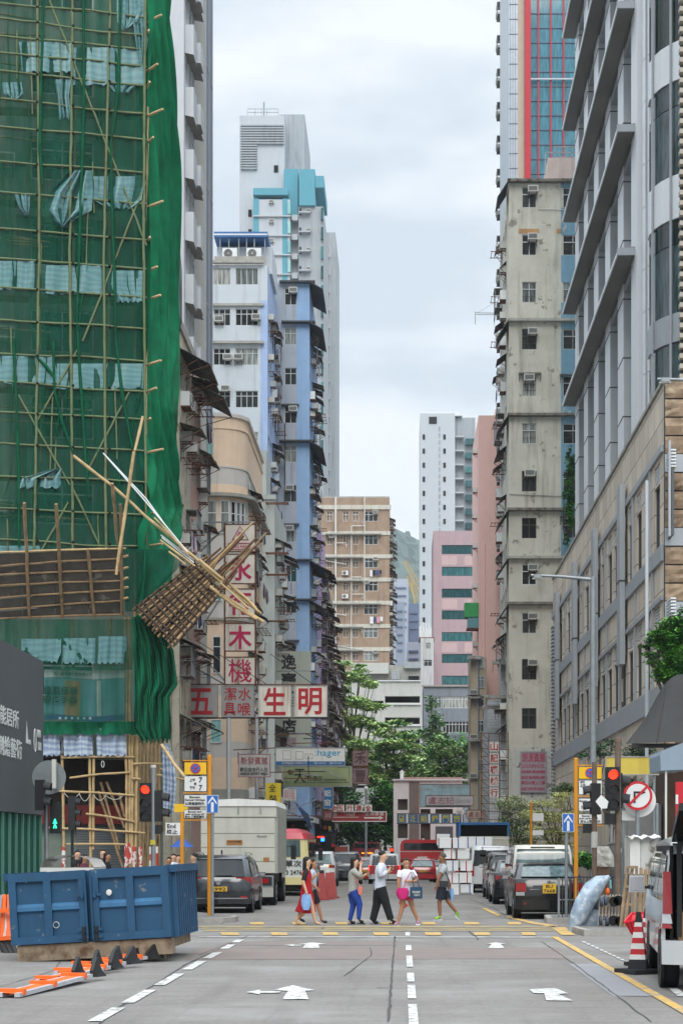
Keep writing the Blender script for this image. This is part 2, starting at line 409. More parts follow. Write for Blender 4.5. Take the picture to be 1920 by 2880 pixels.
def crack(pts,w,z=.02,jit=.003,mt=m_joint,seed=1):
    r=random.Random(seed); q=[Vector((*G(u,v),0)) for u,v in pts]; out=[]
    for a,b in zip(q,q[1:]):
        n=max(2,int((b-a).length/.35))
        for i in range(n): out.append(a.lerp(b,i/n))
    out.append(q[-1]); L=[];Rr=[]
    for i,p in enumerate(out):
        d=(out[min(i+1,len(out)-1)]-out[max(i-1,0)]).normalized(); nn=Vector((d.y,-d.x,0)); ww=w*.5*r.uniform(.5,1.4); p=p+nn*r.uniform(-jit,jit)*3
        L.append((*(p+nn*ww/2).xy,z)); Rr.append((*(p-nn*ww/2).xy,z))
    n=len(out); mb.add(L+Rr,[(i,i+1,n+i+1,n+i) for i in range(n-1)],mt)
crack([(1110,2637),(1102,2740),(1092,2880)],.055); crack([(700,2634),(520,2718),(330,2842),(262,2900)],.05)
crack([(1523,2652),(1610,2712),(1733,2805),(1830,2880)],.035,seed=3); crack([(0,2700),(260,2690)],.03,seed=4)
crack([(1733,2806),(1920,2808)],.05,seed=5); crack([(1060,2783),(1100,2783)],.09,seed=6); crack([(1040,2668),(1045,2690),(968,2750)],.04,seed=8)
crack([(0,2780),(150,2735),(190,2680)],.03,seed=9); crack([(1300,2609),(1330,2632),(1345,2646)],.06,seed=10)
crack([(620,2602),(640,2592),(772,2592)],.04,seed=11); crack([(905,2618),(912,2612),(1245,2616)],.06,seed=12,z=.03)
crack([(560,2641),(1590,2641)],.04,seed=13); crack([(650,2655),(560,2690)],.03,seed=14); crack([(1320,2530),(1395,2560),(1440,2592)],.05,seed=15)
crack([(700,2560),(1300,2563)],.05,seed=16); crack([(720,2530),(1280,2530)],.05,seed=17)
struct(mb,'road_joint')
m_yelf=mat('faded_yellow_paint','b09c6c',.8,var=.2,vs=3,patch=('8a857c',2.5,.45,.12))
mb=MB(); YL=lambda D0,D1,x,w,mt,z=.024: mb.quad((x-w/2,D0,z),(x+w/2,D0,z),(x+w/2,D1,z),(x-w/2,D1,z),mt)
for a,b in ((18.4,19.96),(20.6,22.5),(23.3,25.4),(26.3,28.3),(29,30.7),(31.8,33.2),(34,35.1)): YL(a,b,-3.18,.15,m_white)
for a,b in ((16,17),(18,20.4),(21.2,23.3),(23.9,25.6),(26.9,29.7),(31.3,33),(36.6,38.2)): YL(a,b,.12,.1,m_white)
YL(15,36.2,3.1,.13,m_yel)
gp(mb,[(560,2637),(1560,2638),(1562,2641),(558,2640)],.02,mat('worn_stop_line','a9a8a5',.8,var=.2,vs=4,patch=('868380',3,.47,.1)))
for pts in ([(769,2791),(822,2777),(885,2791),(858,2793),(868,2817),(794,2817),(810,2793)],[(691,2797),(731,2790),(731,2794),(790,2794),(785,2799),(731,2799),(731,2803)],
    [(838,2660),(878,2655),(918,2659),(895,2661),(898,2671),(850,2671),(858,2661)],[(798,2663),(826,2660),(826,2662),(850,2662),(848,2664),(826,2664),(826,2666)],
    [(1489,2789),(1560,2785),(1597,2800),(1570,2802),(1610,2821),(1535,2820),(1530,2800),(1500,2800)],[(1368,2659),(1394,2655),(1421,2659),(1408,2661),(1419,2671),(1372,2671),(1382,2661)]): gp(mb,pts,.024,m_white)
for i in range(12):
    v=2652+i*5.6; u=1635+i*12; gp(mb,[(u,v),(u+9,v),(u+14,v+4),(u+5,v+4)],.024,m_white)
gp(mb,[(1880,2786),(1905,2786),(1935,2808),(1905,2808)],.024,m_white)
for (v,h,us) in ((2597,7,[(700,740),(820,855),(941,975),(1069,1100),(1184,1222),(1303,1345),(1425,1462)]),(2626,8,[(620,670),(760,805),(905,948),(1048,1091),(1193,1237),(1330,1375),(1465,1503)])):
    for a,b in us: gp(mb,[(a,v),(b,v),(b+4,v+h),(a+4,v+h)],.024,m_yel)
for i,(v,h) in enumerate(((2608,3),(2613,3.2),(2618.5,3.4))): gp(mb,[(560+i*8,v),(1560+i*16,v),(1566+i*16,v+h),(556+i*8,v+h)],.024,m_yelf)
gp(mb,[(1550,2612),(1590,2612),(1617,2634),(1578,2634)],.026,m_yel)
gp(mb,[(1353,2557),(1366,2557),(1408,2576),(1398,2580)],.024,m_yel); gp(mb,[(1420,2582),(1430,2580),(1500,2596),(1570,2608),(1556,2611),(1490,2601)],.024,m_yel)
struct(mb,'road_marking')
mb=MB()
def pave(poly):
    k=[(x,y,0) for x,y in poly]; mb.prism(k,(0,0,.14),m_kerb); n=len(poly)
    c=Vector((sum(p[0] for p in poly)/n,sum(p[1] for p in poly)/n)); q=[]
    for p in poly:
        d=(Vector(p)-c); q.append((*(Vector(p)-Vector((max(-.15,min(.15,d.x)),max(-.15,min(.15,d.y))))),.144))
    mb.add(q,[tuple(range(n))],m_pave)
pave([(-30,43.2),(-4.35,43.2),(-4.1,43.7),(-4.1,44.6),(-5.9,48),(-5.9,90),(-30,90)])
pave([(3.75,36.6),(24,36.6),(24,40),(4.2,40),(3.65,38.2)]); pave([(3.5,43.0),(24,43.0),(24,90),(5.6,90),(5.6,51),(3.6,45.0)])
pave([(-30,20),(-7.6,20),(-7.6,47),(-30,47)])
for a,b in ((-30,-5.9),(5.6,24)):
    for y0,y1 in ((90,205),):
        vs=[(a,y0,gz(y0)-.2),(b,y0,gz(y0)-.2),(b,y1,gz(y1)-.2),(a,y1,gz(y1)-.2),(a,y0,gz(y0)+.144),(b,y0,gz(y0)+.144),(b,y1,gz(y1)+.144),(a,y1,gz(y1)+.144)]
        mb.add(vs,[(0,3,2,1),(4,5,6,7),(0,1,5,4),(1,2,6,5),(2,3,7,6),(3,0,4,7)],m_pave)
struct(mb,'pavement')
# ================================================================ LEFT ROW
m_green=mat('green_mesh_net','0f7a55',.7,var=.15)
# --- scaffolded block
m_sw=mat('scaffolded_wall','77837a',.9,var=.15,stain=.5,scol='4a5148')
CS=(-9.6,63.6); dS=Vector((math.cos(R(12)),math.sin(R(12))))
T=thing('tenement_block','old grey tenement block wrapped in green netting at the left corner','building',(-12,66,0))
pL=(CS[0]-dS.x*13,CS[1]-dS.y*13)
W=Wall(T,pL,CS,0,39)
for k in range(12):
    z=4.2+k*3.05
    for t,w_ in ((3.2,1.5),(6.3,1.6),(9.4,2.2)):
        if k%3==1 and t==6.3: continue
        window(W,t,z,w_,1.5,('grille',2,.72),pm=p_dark)
    if k%2: ac(W,8.2,z+.3)
    if k%4==2: awning(W,8.9,z+1.75,3.1,.9)
W.hole(1,5.5,.15,3.4); W.hole(6.2,12.7,.15,3.4); W.make(m_sw)
W2=Wall(T,CS,(CS[0],71.5),0,39)
for k in range(12):
    for t in (1.2,3.6,6.): window(W2,t,4.2+k*3.05,1.6,1.5,('plain',2,.7),pm=p_dark,sub=False)
W2.make(m_sw,depth=.25)
mb=MB(); pl=Vector((*pL,0)); n_=Vector((-dS.y,dS.x,0)); c0=Vector((*CS,0))
mb.prism([pl+n_*.32,c0+n_*.32-Vector((.3,0,0)),Vector((CS[0]-.26,71.5,0)),Vector((pL[0],71.5,0))],(0,0,38.9),m_sw); mb.build('body',T)
mb=MB(); m_shut=mat('roller_shutter','6b7073',.5,.3,var=.15,brick=('44484a',30,.09,.012,0)); m_red=mat('red_shop_fascia','6a1717',.6)
Wt=Wall(T,pL,CS,0,39)
Wt.box(mb,6.2,12.7,2.7,3.38,.0,.1,m_red); mb.build('shop_fascia',T)
mb=MB(); Wt.box(mb,5.6,12.9,3.42,5.0,.003,.06,mat('dark_shop_front','2a2420',.9,var=.3,vs=3)); mb.build('shop_canopy_board',T)
mb=MB(); Wt.box(mb,5.6,12.9,5.02,5.1,.1,1.7,mat('bamboo_platform_soffit','4d3a2a',.9,var=.4,vs=6)); mb.build('platform_soffit',T)
mb=MB(); Wt.box(mb,6.2,8.6,.15,2.69,-.28,-.2,m_shut); mb.build('shop_shutter',T); mb=MB(); Wt.box(mb,11.,12.68,.15,2.69,-.28,-.2,m_shut); mb.build('shop_shutter',T)
# --- L2 old cream/pink tenement in front of the towers
m_l2=mat('cream_tenement_wall','cdc5b2',.9,var=.2,stain=.9,scol='5c5344',patch=('8d8270',2.2,.55,.1))
m_pinkw=mat('pink_wall','c9a79b',.9,var=.15,stain=.5)
def side_wall(T,x,y0,y1,z0,z1): return Wall(T,(x,y0),(x,y1),z0,z1)
T=thing('tenement_block','weathered cream and pink tenement with many awnings just right of the green net','building',(-12,79,0))
body(T,-20,-9.8,75.9,84,0,Z(1000,80),m_l2)
W=side_wall(T,-9.5,75.8,80,0,Z(1000,80)); clutter(W,5.2,24.2,3.1,2.1,3,1.3,.3,t0=.3,big=1.1); awning(W,.3,23.3,3.4,1.3,.7); W.make(m_l2,depth=.3)
W=side_wall(T,-9.5,80,84,0,Z(1010,80)); awning(W,.2,23.0,3.6,1.5,.8); clutter(W,5.2,24.2,3.1,1.9,4,1.3,.3,t0=.3,amt=m_awn,big=1.3)
W.make(m_pinkw,depth=.3)
mb=MB(); mb.box(-20,-9.4,75.7,84.2,Z(1000,80),Z(1000,80)+.4,m_conc); mb.build('parapet',T)
# --- tower A white with stepped balconies
m_ta=mat('white_tower_wall','c3c6ca',.85,var=.05,stain=.25,scol='8b8d90')
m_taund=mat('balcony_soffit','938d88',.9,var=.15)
T=thing('residential_tower','white residential tower with stacked balconies rising behind the green net','building',(-14,88,0))
body(T,-22,-10.75,85.3,89.5,0,62,m_ta)
W=side_wall(T,-10.42,85.3,89.5,24,62)
k=0; z=25.
while z<60:
    for t,o_,hh in ((.1,.42,1.45),(1.5,.6,1.0),(2.9,.45,1.35)):
        zz=z+t*.15; m2=MB()
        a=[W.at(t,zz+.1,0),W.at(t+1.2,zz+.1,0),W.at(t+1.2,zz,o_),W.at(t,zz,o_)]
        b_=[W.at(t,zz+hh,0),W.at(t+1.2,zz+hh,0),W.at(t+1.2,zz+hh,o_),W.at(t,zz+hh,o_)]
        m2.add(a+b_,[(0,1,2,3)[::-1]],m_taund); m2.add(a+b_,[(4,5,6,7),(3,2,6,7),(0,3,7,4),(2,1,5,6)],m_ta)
        if k<98: m2.build('balcony',T); 
        if k%3<2 and k<90: ac(W,t+1.25,zz+.6,.0,s=.8)
        k+=1
    z+=3.0
for k_ in range(11):
    for t_ in (.35,1.75,3.1):
        if k_*3<95: window(W,t_,25.4+k_*3.0+1.5,.9,1.2,('plain',1,.7),m_aluw,p_old)
W.make(m_ta)
W=Wall(T,(-22,85),(-10.42,85),24,62); W.make(m_ta,depth=.29)
m2=MB(); m2.box(-11.1,-10.6,84.7,84.97,50,62,mat('salmon_panel','c98f86',.8)); m2.build('cladding_panel',T)
# --- tower B grey and navy
m_tb=mat('pale_grey_tower','bfbfba',.8,var=.04); m_navy=mat('navy_cladding','55637e',.5,var=.08,spec=.5)
T=thing('office_tower','smooth pale grey tower with a dark navy side facing the street','building',(-14,95,0))
zb=0
body(T,-24,-10.45,92.3,95.4,0,64,m_tb)
W=side_wall(T,-10.15,92.3,95.4,Z(1170,92),64); W.make(m_navy,depth=.28)
W=Wall(T,(-24,92),(-10.15,92),0,64); W.make(m_tb,depth=.29)
mb=MB(); W=side_wall(T,-10.15,92,95.4,0,64)
z=24
while z<63: W.box(mb,0.31,3.4,z,z+.05,.0,.025,m_tb); z+=6.2
for t in (1.5,3.2): W.box(mb,t,t+.06,22,64,.0,.03,m_tb)
mb.build('cladding_joint',T)
# --- tan rounded corner building
m_tan=mat('peach_render','ecd2b8',.9,var=.07,stain=.25,scol='b0907a'); m_tw=mat('off_white_render','cfcac4',.9,var=.06,stain=.3,scol='8f8a84')
DT=99.; xr=X(690,DT); xl=X(535,DT); zt=Z(1172,DT)
T=thing('corner_building','peach and white low building with a rounded street corner','building',(xr-2,DT+4,0))
rad=1.5
def arc_pts(x1,y0,r,n=7): return [(x1-r+r*math.sin(math.pi/2*i/n),y0+r-r*math.cos(math.pi/2*i/n)) for i in range(n+1)]
zone=[(0,Z(2220,DT),m_conc),(Z(2220,DT),Z(2130,DT),m_tan),(Z(2130,DT),Z(2085,DT),m_tw),(Z(2085,DT),Z(1955,DT),m_tan),(Z(1955,DT),Z(1900,DT),m_tw),(Z(1900,DT),Z(1740,DT),m_tan),(Z(1740,DT),Z(1685,DT),m_tw),(Z(1685,DT),Z(1590,DT),m_tan),(Z(1590,DT),Z(1500,DT),m_tw),(Z(1500,DT),Z(1360,DT),m_tan),(Z(1360,DT),Z(1312,DT),m_tw),(Z(1312,DT),zt,m_tan)]
plan=[(xl,DT)]+arc_pts(xr,DT,rad)+[(xr,DT+12),(xl,DT+12)]
for a,b,mt_ in zone:
    mb=MB(); a=-2.3 if a==0 else a; mb.prism([(x,y,a) for x,y in plan],(0,0,b-a),mt_); mb.build('wall_band',T)
def ledge(z,h,o,mt_,nm='ledge'):
    mb=MB(); pl_=[(xl,DT-o)]+arc_pts(xr+o,DT-o,rad+o)+[(xr+o,DT+12),(xl,DT+12)]; mb.prism([(x,y,z) for x,y in pl_],(0,0,h),mt_); mb.build(nm,T)
ledge(zt,.2,.12,m_tw,'cornice'); ledge(Z(1205,DT),.1,.06,m_tan); ledge(Z(1398,DT),.18,.5,m_conc,'canopy'); ledge(Z(1745,DT),.12,.25,m_conc,'canopy'); ledge(Z(1312,DT)-.05,.1,.05,m_tw)
W=Wall(T,(xl,DT),(xr-rad,DT),0,zt)
def fw(u0,u1,v0,v1,st,pm,o=.17,fm=m_aluw): window(W,X(u0,DT)-xl,Z(v1,DT),X(u1,DT)-X(u0,DT),Z(v0,DT)-Z(v1,DT),st,fm,pm,hole=False,o=o)
fw(568,600,1200,1308,('plain',1,.75),p_aqua); fw(556,610,1408,1500,('plain',2,.62),p_old); fw(620,645,1408,1500,('plain',1,.62),p_old)
fw(556,582,1790,1895,('plain',1,.72),p_old); fw(598,622,1790,1895,('plain',1,.72),p_old); fw(592,624,2024,2090,('plain',1,0),p_aqua); fw(575,625,1600,1690,('plain',2,.6),p_aqua)
# curved bay windows
for i in range(1,6):
    a0=math.pi/2*(i)/7; a=math.pi/2*(i+.5)/7; cx,cy=xr-rad+(rad+.0)*math.sin(a),DT+rad-(rad)*math.cos(a)
    f_,g_=win_meshes(.3,Z(1408,DT)-Z(1500,DT),('plain',1,.62),m_aluw,p_old)
    q=inst('window',f_,T,(xr-rad+(rad+.16)*math.sin(a0),DT+rad-(rad+.16)*math.cos(a0),Z(1500,DT)),(a0+.1)); inst('pane',g_,q,(0,0,0),local=True)
Ws=side_wall(T,xr,DT+1.6,DT+12,0,zt)
clutter(Ws,4.5,zt-.5,3.05,2.2,11,1.,.4,wins=False,amt=m_awnd,big=.8)
for k in range(6): window(Ws,.4,5+k*3.05+.9,1.2,1.5,('plain',2,.7),o=.17,hole=False,pm=p_aqua)
# --- pale grey narrow building between
DG=116.; T=thing('narrow_tenement','narrow pale grey tenement with clutter down its street side','building',(X(760,DG),DG+4,0))
m_pg=mat('pale_grey_render','b4bab6',.9,var=.08,stain=.4,scol='707570')
x1=X(772,DG); z1=Z(1405,DG)
body(T,-16,x1-.3,DG+.3,DG+12,0,z1,m_pg); 
W=Wall(T,(-16,DG),(x1,DG),0,z1); W.make(m_pg)
mb=MB(); mb.box(X(690,DG),X(745,DG),DG+1,DG+5,z1,Z(1255,DG),m_pg); mb.build('roof_room',T)
mb=MB(); mb.box(X(714,DG),x1+.1,DG-.12,DG+.1,z1,z1+.3,m_pg); mb.build('parapet',T)
Ws=side_wall(T,x1,DG+.31,DG+12,0,z1); clutter(Ws,4.5,z1-.5,3.05,2.0,21,1.1,.3,big=1.2); Ws.make(m_pg)
Wf=Wall(T,(X(740,DG),DG),(x1,DG),0,z1)
for k,v in enumerate((1420,1560,1620,1750)): rack(Wf,.2,Z(v,DG)); 
# --- L4 white building with blue stripe
DW=132.; sy=FP/DW
m_lw=mat('bluish_white_render','c2c9cf',.9,var=.05,stain=.45,scol='7f868c'); m_lb=mat('light_blue_paint','a3b8da',.85,var=.06,stain=.25)
x0=X(560,DW); x1=X(752,DW); zt=Z(745,DW)
T=thing('apartment_block','bluish white apartment block with a light blue corner stripe and rooftop units','building',(x1-4,DW+4,0))
body(T,x0,x1-.3,DW+.3,DW+9,0,zt,m_lw)
W=Wall(T,(x0,DW),(X(732,DW),DW),0,zt); fl=3.0
for i,v in enumerate((800,915,1026,1146,1262)):
    zb=Z(v,DW)
    window(W,X(600,DW)-x0,zb,X(648,DW)-X(600,DW),1.25,('plain',4 if i==0 else 3,0 if i==0 else .7),pm=p_dark if i in(3,) else p_old)
    window(W,X(662,DW)-x0,zb,X(726,DW)-X(662,DW),1.25,('plain',4,0 if i==0 else .7),pm=p_old)
for k,(u,v) in enumerate(((604,915),(708,910),(628,1022),(658,1022),(622,1110))): ac(W,X(u,DW)-x0,Z(v,DW)+.2,.05)
W.make(m_lw)
W=Wall(T,(X(732,DW),DW),(x1,DW),0,zt); W.make(lambda z: m_lb if z<Z(845,DW) else m_lw,name='corner_stripe',bands=[Z(845,DW)])
mb=MB(); 
for v,o_ in ((742,.35),(861,.2),(968,.35)): mb.box(x0,X(742,DW),DW-o_,DW-.003,Z(v,DW),Z(v,DW)+.18,m_conc)
mb.build('ledge',T)
mb=MB(); mb.box(X(600,DW),X(745,DW),DW+.4,DW+.6,zt,Z(715,DW),m_conc); mb.build('parapet',T)
mb=MB(); mb.box(X(602,DW),X(760,DW),DW+2,DW+7,zt,Z(668,DW),m_lw); mb.build('roof_room',T)
mb=MB(); mb.box(X(598,DW),X(750,DW),DW+.8,DW+7.5,Z(655,DW),Z(640,DW),mat('blue_roof_sheet','3c6ba0',.6,var=.1)); mb.box(X(598,DW),X(750,DW),DW+.78,DW+.8,Z(650,DW),Z(646,DW),m_aluw); mb.build('roof_canopy',T)
for u in (622,690): inst('outdoor_unit',SPLIT,T,(X(u,DW),DW+1.2,zt+.75),0,scale=(1.3,1,1.3))
mb=MB()
for u in (615,640,668,690,712,742): mb.bar((X(u,DW),DW+1,zt),(X(u,DW),DW+1,Z(655,DW)),.06,.06,m_steel)
mb.build('canopy_post',T)
Ws=side_wall(T,x1,DW+.31,DW+9,0,zt); clutter(Ws,3.5,zt-.5,3.0,2.1,31,.8,.25,big=.8); Ws.make(m_lb)
# --- L4b grey building with blue strip
DB=141.; x0=X(760,DB); x1=X(870,DB); xm=X(834,DB); zt=Z(795,DB)
m_gb=mat('blue_grey_render','a6aeb8',.9,var=.07,stain=.55,scol='646c74'); m_bs=mat('blue_stripe_paint','8fadd0',.85,var=.08,stain=.35,scol='5470a0')
T=thing('apartment_block','grey apartment block with a broad blue vertical stripe and one column of windows','building',(x1-2,DB+4,0))
body(T,x0-3,x1-.3,DB+.3,DB+13,0,zt,m_gb)
W=Wall(T,(x0,DB),(xm,DB),0,zt)
for i,v in enumerate((857,969,1082,1190,1300,1412,1525,1637,1725,1860,1960)):
    zb=Z(v,DB); window(W,X(800,DB)-x0,zb,X(836,DB)-X(800,DB)-.05,1.35,('plain',2,.68),pm=(p_old,p_old,p_old,p_dark,p_old,p_old,p_old,p_teal,p_old,p_dark,p_dark)[i])
    if i in (0,3,5,6,8): ac(W,X(803 if i>4 else 813,DB)-x0,zb+.85,.1)
W.make(m_gb)
W=Wall(T,(xm,DB),(x1,DB),0,zt); W.make(m_bs,name='blue_stripe')
for v,o_,uu in ((797,.5,786),(910,.5,792),(1245,.6,786),(1578,.4,835),(1690,.5,790),(1142,.3,791),(1478,.3,800),(1805,.3,795)):
    mb=MB(); e=X(886 if v in(797,910,1245,1690) else (878 if v==1578 else 841),DB); mb.box(X(uu,DB),e,DB-o_,DB-.003,Z(v,DB),Z(v,DB)+.12,m_awnd)
    if e>x1: mb.add([(x1,DB-o_,Z(v,DB)),(x1+1.1,DB-o_,Z(v+22,DB)),(x1+1.1,DB+6,Z(v+22,DB)),(x1,DB+6,Z(v,DB)),(x1,DB-o_,Z(v,DB)+.1),(x1+1.1,DB-o_,Z(v+22,DB)+.05),(x1+1.1,DB+6,Z(v+22,DB)+.05),(x1,DB+6,Z(v,DB)+.1)],[(0,1,2,3),(4,5,6,7),(0,1,5,4),(1,2,6,5)],m_awnd)
    mb.build('canopy',T)
mb=MB(); mb.box(x0,x1-.5,DB+1,DB+10,zt,zt+.5,m_gb); mb.build('parapet',T)
pipe(T,[(X(801,DB),DB-.08,Z(1420,DB)),(X(801,DB),DB-.08,Z(1190,DB))],.05,m_dframe)
Ws=side_wall(T,x1,DB+.31,DB+13,0,zt); clutter(Ws,3.5,zt-.5,3.1,2.1,41,.9,.25,big=1.0); Ws.make(m_bs)
# --- further tenements down the left side
m_lil=mat('lilac_render','b5a4c8',.9,var=.06,stain=.3); m_g2=mat('dirty_grey_render','8d8c86',.9,var=.2,stain=.7,scol='4a4844'); m_g3=mat('dirty_beige_render','a09684',.9,var=.2,stain=.7,scol='4a4238')
for (nm,lab,D0,D1,ur,vt,mf,seed) in (('narrow_tenement','slim lilac tenement next to the broad blue stripe',156.,164.,903,1495,m_lil,51),
    ('old_tenement','dark cluttered tenement with laundry on every floor beyond the lilac one',165.,178.,920,1640,m_g2,61),
    ('old_tenement','low beige tenement at the far end of the left row',180.,200.,936,1840,m_g3,71)):
    T=thing(nm,lab,'building',(X(ur,D0)-2,D0+4,0)); x1=X(ur,D0)+.0; zt=Z(vt,D0)
    body(T,x1-6,x1-.3,D0+.3,D1,0,zt,mf); W=Wall(T,(x1-6,D0),(x1,D0),0,zt)
    for k in range(9):
        if zt-3.2-k*3.05>4: window(W,4.2,zt-2.6-k*3.05,1.1,1.3,('plain',2,.7),sub=False)
    W.make(mf)
    Ws=side_wall(T,x1,D0+.31,D1,0,zt); clutter(Ws,3.5,zt-.3,2.95,1.7,seed,1.5,.4,wins=True,big=1.3); Ws.make(mf)
# ================================================================ BACKGROUND TOWERS
def simple_tower(nm,lab,cat,D,u0,u1,vt,mt_,depth=18,vb=2400,mtl=None):
    T=thing(nm,lab,cat,(X((u0+u1)/2,D),D+depth/2,0)); return T
# teal and white tower D=255
DH=255.; m_hw=mat('hazy_white_render','b9bec3',.9,var=.04,stain=.3,scol='8e9398'); m_ht=mat('teal_paint','5f9dad',.85,var=.05); m_hs=mat('tower_grey_side','a3a9ae',.9,var=.05,stain=.4)
T=thing('residential_tower','tall white and teal residential tower with louvred top and rooftop mast','building',(X(760,DH),DH+8,0))
def hb(nm,u0,u1,v0,v1,y0,y1,mt_,vb=None): 
    mb=MB(); mb.box(X(u0,DH),X(u1,DH),DH+y0,DH+y1,Z(v1,DH) if vb is None else vb,Z(v0,DH),mt_); return mb.build(nm,T)
hb('core',668,796,300,0,3,20,m_hw,0); hb('lift_tower',778,850,272,0,6,22,m_hs,0)
mb=MB()
for i in range(18):
    v=328+i*7.2; u1_=794 if i<8 else 718
    mb.box(X(672,DH),X(u1_,DH),DH+2.6,DH+2.99,Z(v+4,DH),Z(v,DH),m_hs)
mb.build('louvre',T)
hb('window',766,778,442,462,2.9,2.98,m_dark); hb('window',693,703,568,588,2.9,2.98,m_dark); hb('window',693,703,624,644,2.9,2.98,m_dark)
hb('teal_wing',796,836,463,0,1.5,20,m_ht,Z(600,DH)); hb('teal_block',840,885,471,0,.5,20,m_ht,Z(573,DH)); hb('teal_block',886,910,489,522,.6,12,m_ht)
hb('wing',712,815,560,0,0,20,m_hw,0)
hb('teal_band',712,810,530,549,-.3,3,m_ht)
for (a,b) in ((712,728),(794,808)): hb('teal_stripe',a,b,558,0,-.06,-.003,m_ht,Z(1000,DH))
hb('wing',838,908,573,0,1,20,m_hs,0); hb('recess_wall',815,838,562,0,2.2,20,m_hs,0)
W=Wall(T,(X(712,DH),DH),(X(908,DH),DH),0,100)
i=0
for k in range(18):
    v=590+k*54.6
    hb('floor_ledge',712,818,v+17,v+20,-.35,-.003,m_hw)
    if v<1300:
        ac(W,X(757,DH)-X(712,DH),Z(v-18,DH),.02); ac(W,X(860,DH)-X(712,DH),Z(v,DH),-1.02)
        hb('window',841,846,v-12,v+8,.9,.98,p_dark); hb('bay_window',809,817,v-20,v+12,-.3,.8,p_aqua); hb('bay_window',902,909,v-10,v+24,.4,.98,p_teal); 
        hb('air_conditioner_ledge',840,872,v+2,v+5,.2,.98,m_hw); hb('balcony',819,836,v+6,v+22,1.0,2.15,m_hw)
mb=MB(); mb.tube([(X(730,DH),DH+8,Z(300,DH)),(X(730,DH),DH+8,Z(220,DH))],.12,m_steel,6); mb.build('mast',T)
mb=MB()
for u in (690,712,730,746,778): mb.bar((X(u,DH),DH+3.2,Z(300,DH)),(X(u,DH),DH+3.2,Z(279,DH)),.08,.08,m_steel)
mb.bar((X(690,DH),DH+3.2,Z(279,DH)),(X(778,DH),DH+3.2,Z(279,DH)),.08,.08,m_steel); mb.bar((X(690,DH),DH+3.2,Z(289,DH)),(X(778,DH),DH+3.2,Z(289,DH)),.08,.08,m_steel); mb.build('railing',T)
DJ=290.; T=thing('residential_tower','white tower slice with tiny windows right of the teal one','building',(X(925,DJ),DJ+8,0))
mb=MB(); mb.box(X(880,DJ),X(943,DJ),DJ,DJ+18,0,Z(653,DJ),m_hs); mb.build('body',T)
W=Wall(T,(X(880,DJ),DJ),(X(943,DJ),DJ),0,100)
for k in range(15):
    v=690+k*50; 
    mb=MB(); W.box(mb,X(912,DJ)-X(880,DJ),X(918,DJ)-X(880,DJ),Z(v+16,DJ),Z(v,DJ),.003,.06,p_teal); mb.build('window',T); 
    mb=MB(); W.box(mb,X(914,DJ)-X(880,DJ),X(927,DJ)-X(880,DJ),Z(v+34,DJ),Z(v+30,DJ),.003,.5,m_hw); mb.build('air_conditioner_ledge',T)
mb=MB()
for u in (912,928): mb.box(X(u,DJ),X(u+1.2,DJ),DJ-.12,DJ-.003,0,Z(660,DJ),m_pipe)
mb.build('drain_pipe',T)
# brown slab at the street end D=230
DN=228.; m_br=mat('brown_mosaic_tile','9d8876',.9,var=.18,vs=1.2,stain=.5,scol='5d4a38',patch=('a58a6c',1.4,.56,.1)); m_bw=mat('cream_band','c3bfb4',.9,var=.08,stain=.5)
T=thing('apartment_block','brown tiled apartment block with cream bands closing the end of the street','building',(X(1000,DN),DN+7,0))
x0=X(868,DN); x1=X(1095,DN); zt=Z(1400,DN); body(T,x0,x1,DN+.3,DN+14,0,zt,m_br)
W=Wall(T,(x0,DN),(x1,DN),0,zt)
for k in range(7):
    v=1466+k*65.5
    for (a,b) in ((878,893),(918,935),(964,980),(991,1008),(1023,1062)):
        window(W,X(a,DN)-x0,Z(v,DN),X(b,DN)-X(a,DN),1.25,('plain',3 if a==1023 else 2,.68),m_aluw,p_old,sub=(a==1023),hole=True)
    if k in (1,3,4): ac(W,X(925,DN)-x0,Z(v-18,DN),.1)
    if k in (0,2,3,6): ac(W,X(1048 if k!=3 else 1024,DN)-x0,Z(v-20,DN),.1)
    if k in (2,3): inst('outdoor_unit',SPLIT,T,(X(962,DN),DN-.05,Z(v+22,DN)),0,scale=(.9,1,.9))
    if k in (2,4): laundry(W,X(1040,DN)-x0,Z(v+8,DN))
W.make(m_br)
for k in range(8):
    v=1430+k*65.3; mb=MB(); mb.box(X(880 if k else 870,DN),x1+.12,DN-.12,DN-.003,Z(v-1 if k else 1420,DN)-.5,Z(v-1,DN)+.0,m_bw) if k else mb.box(x0,x1+.2,DN-.2,DN-.003,Z(1433,DN),Z(1421,DN),m_bw)
    mb.build('cream_band',T)
    if k: mb=MB(); mb.box(X(915,DN),X(1072 if k in(1,4) else 1020,DN),DN-.75,DN-.123,Z(v+10,DN),Z(v+7,DN),m_conc); mb.build('balcony_slab',T)
for (u,v0,v1) in ((944,1400,1880),(988,1480,1890),(1025,1400,1700)): pipe(T,[(X(u,DN),DN-.3,Z(v0,DN)),(X(u,DN),DN-.3,Z(v1,DN))],.13 if u==944 else .07)
rr=random.Random(5)
for k in range(9):
    v=1480+k*48; a=rr.choice((944,988)); pipe(T,[(X(a,DN),DN-.28,Z(v,DN)),(X(a+rr.choice((-40,28,36)),DN),DN-.28,Z(v,DN)),(X(a+30,DN),DN-.28,Z(v+rr.choice((12,-14)),DN))],.06)
Ws=side_wall(T,x1,DN,DN+14,0,zt); clutter(Ws,6,zt-1,3.,1.8,81,1.3,.2,wins=False,big=1.1)
mb=MB(); mb.box(x0,x1,DN+.0,DN+.29,zt,Z(1396,DN),m_conc); mb.build('parapet',T)
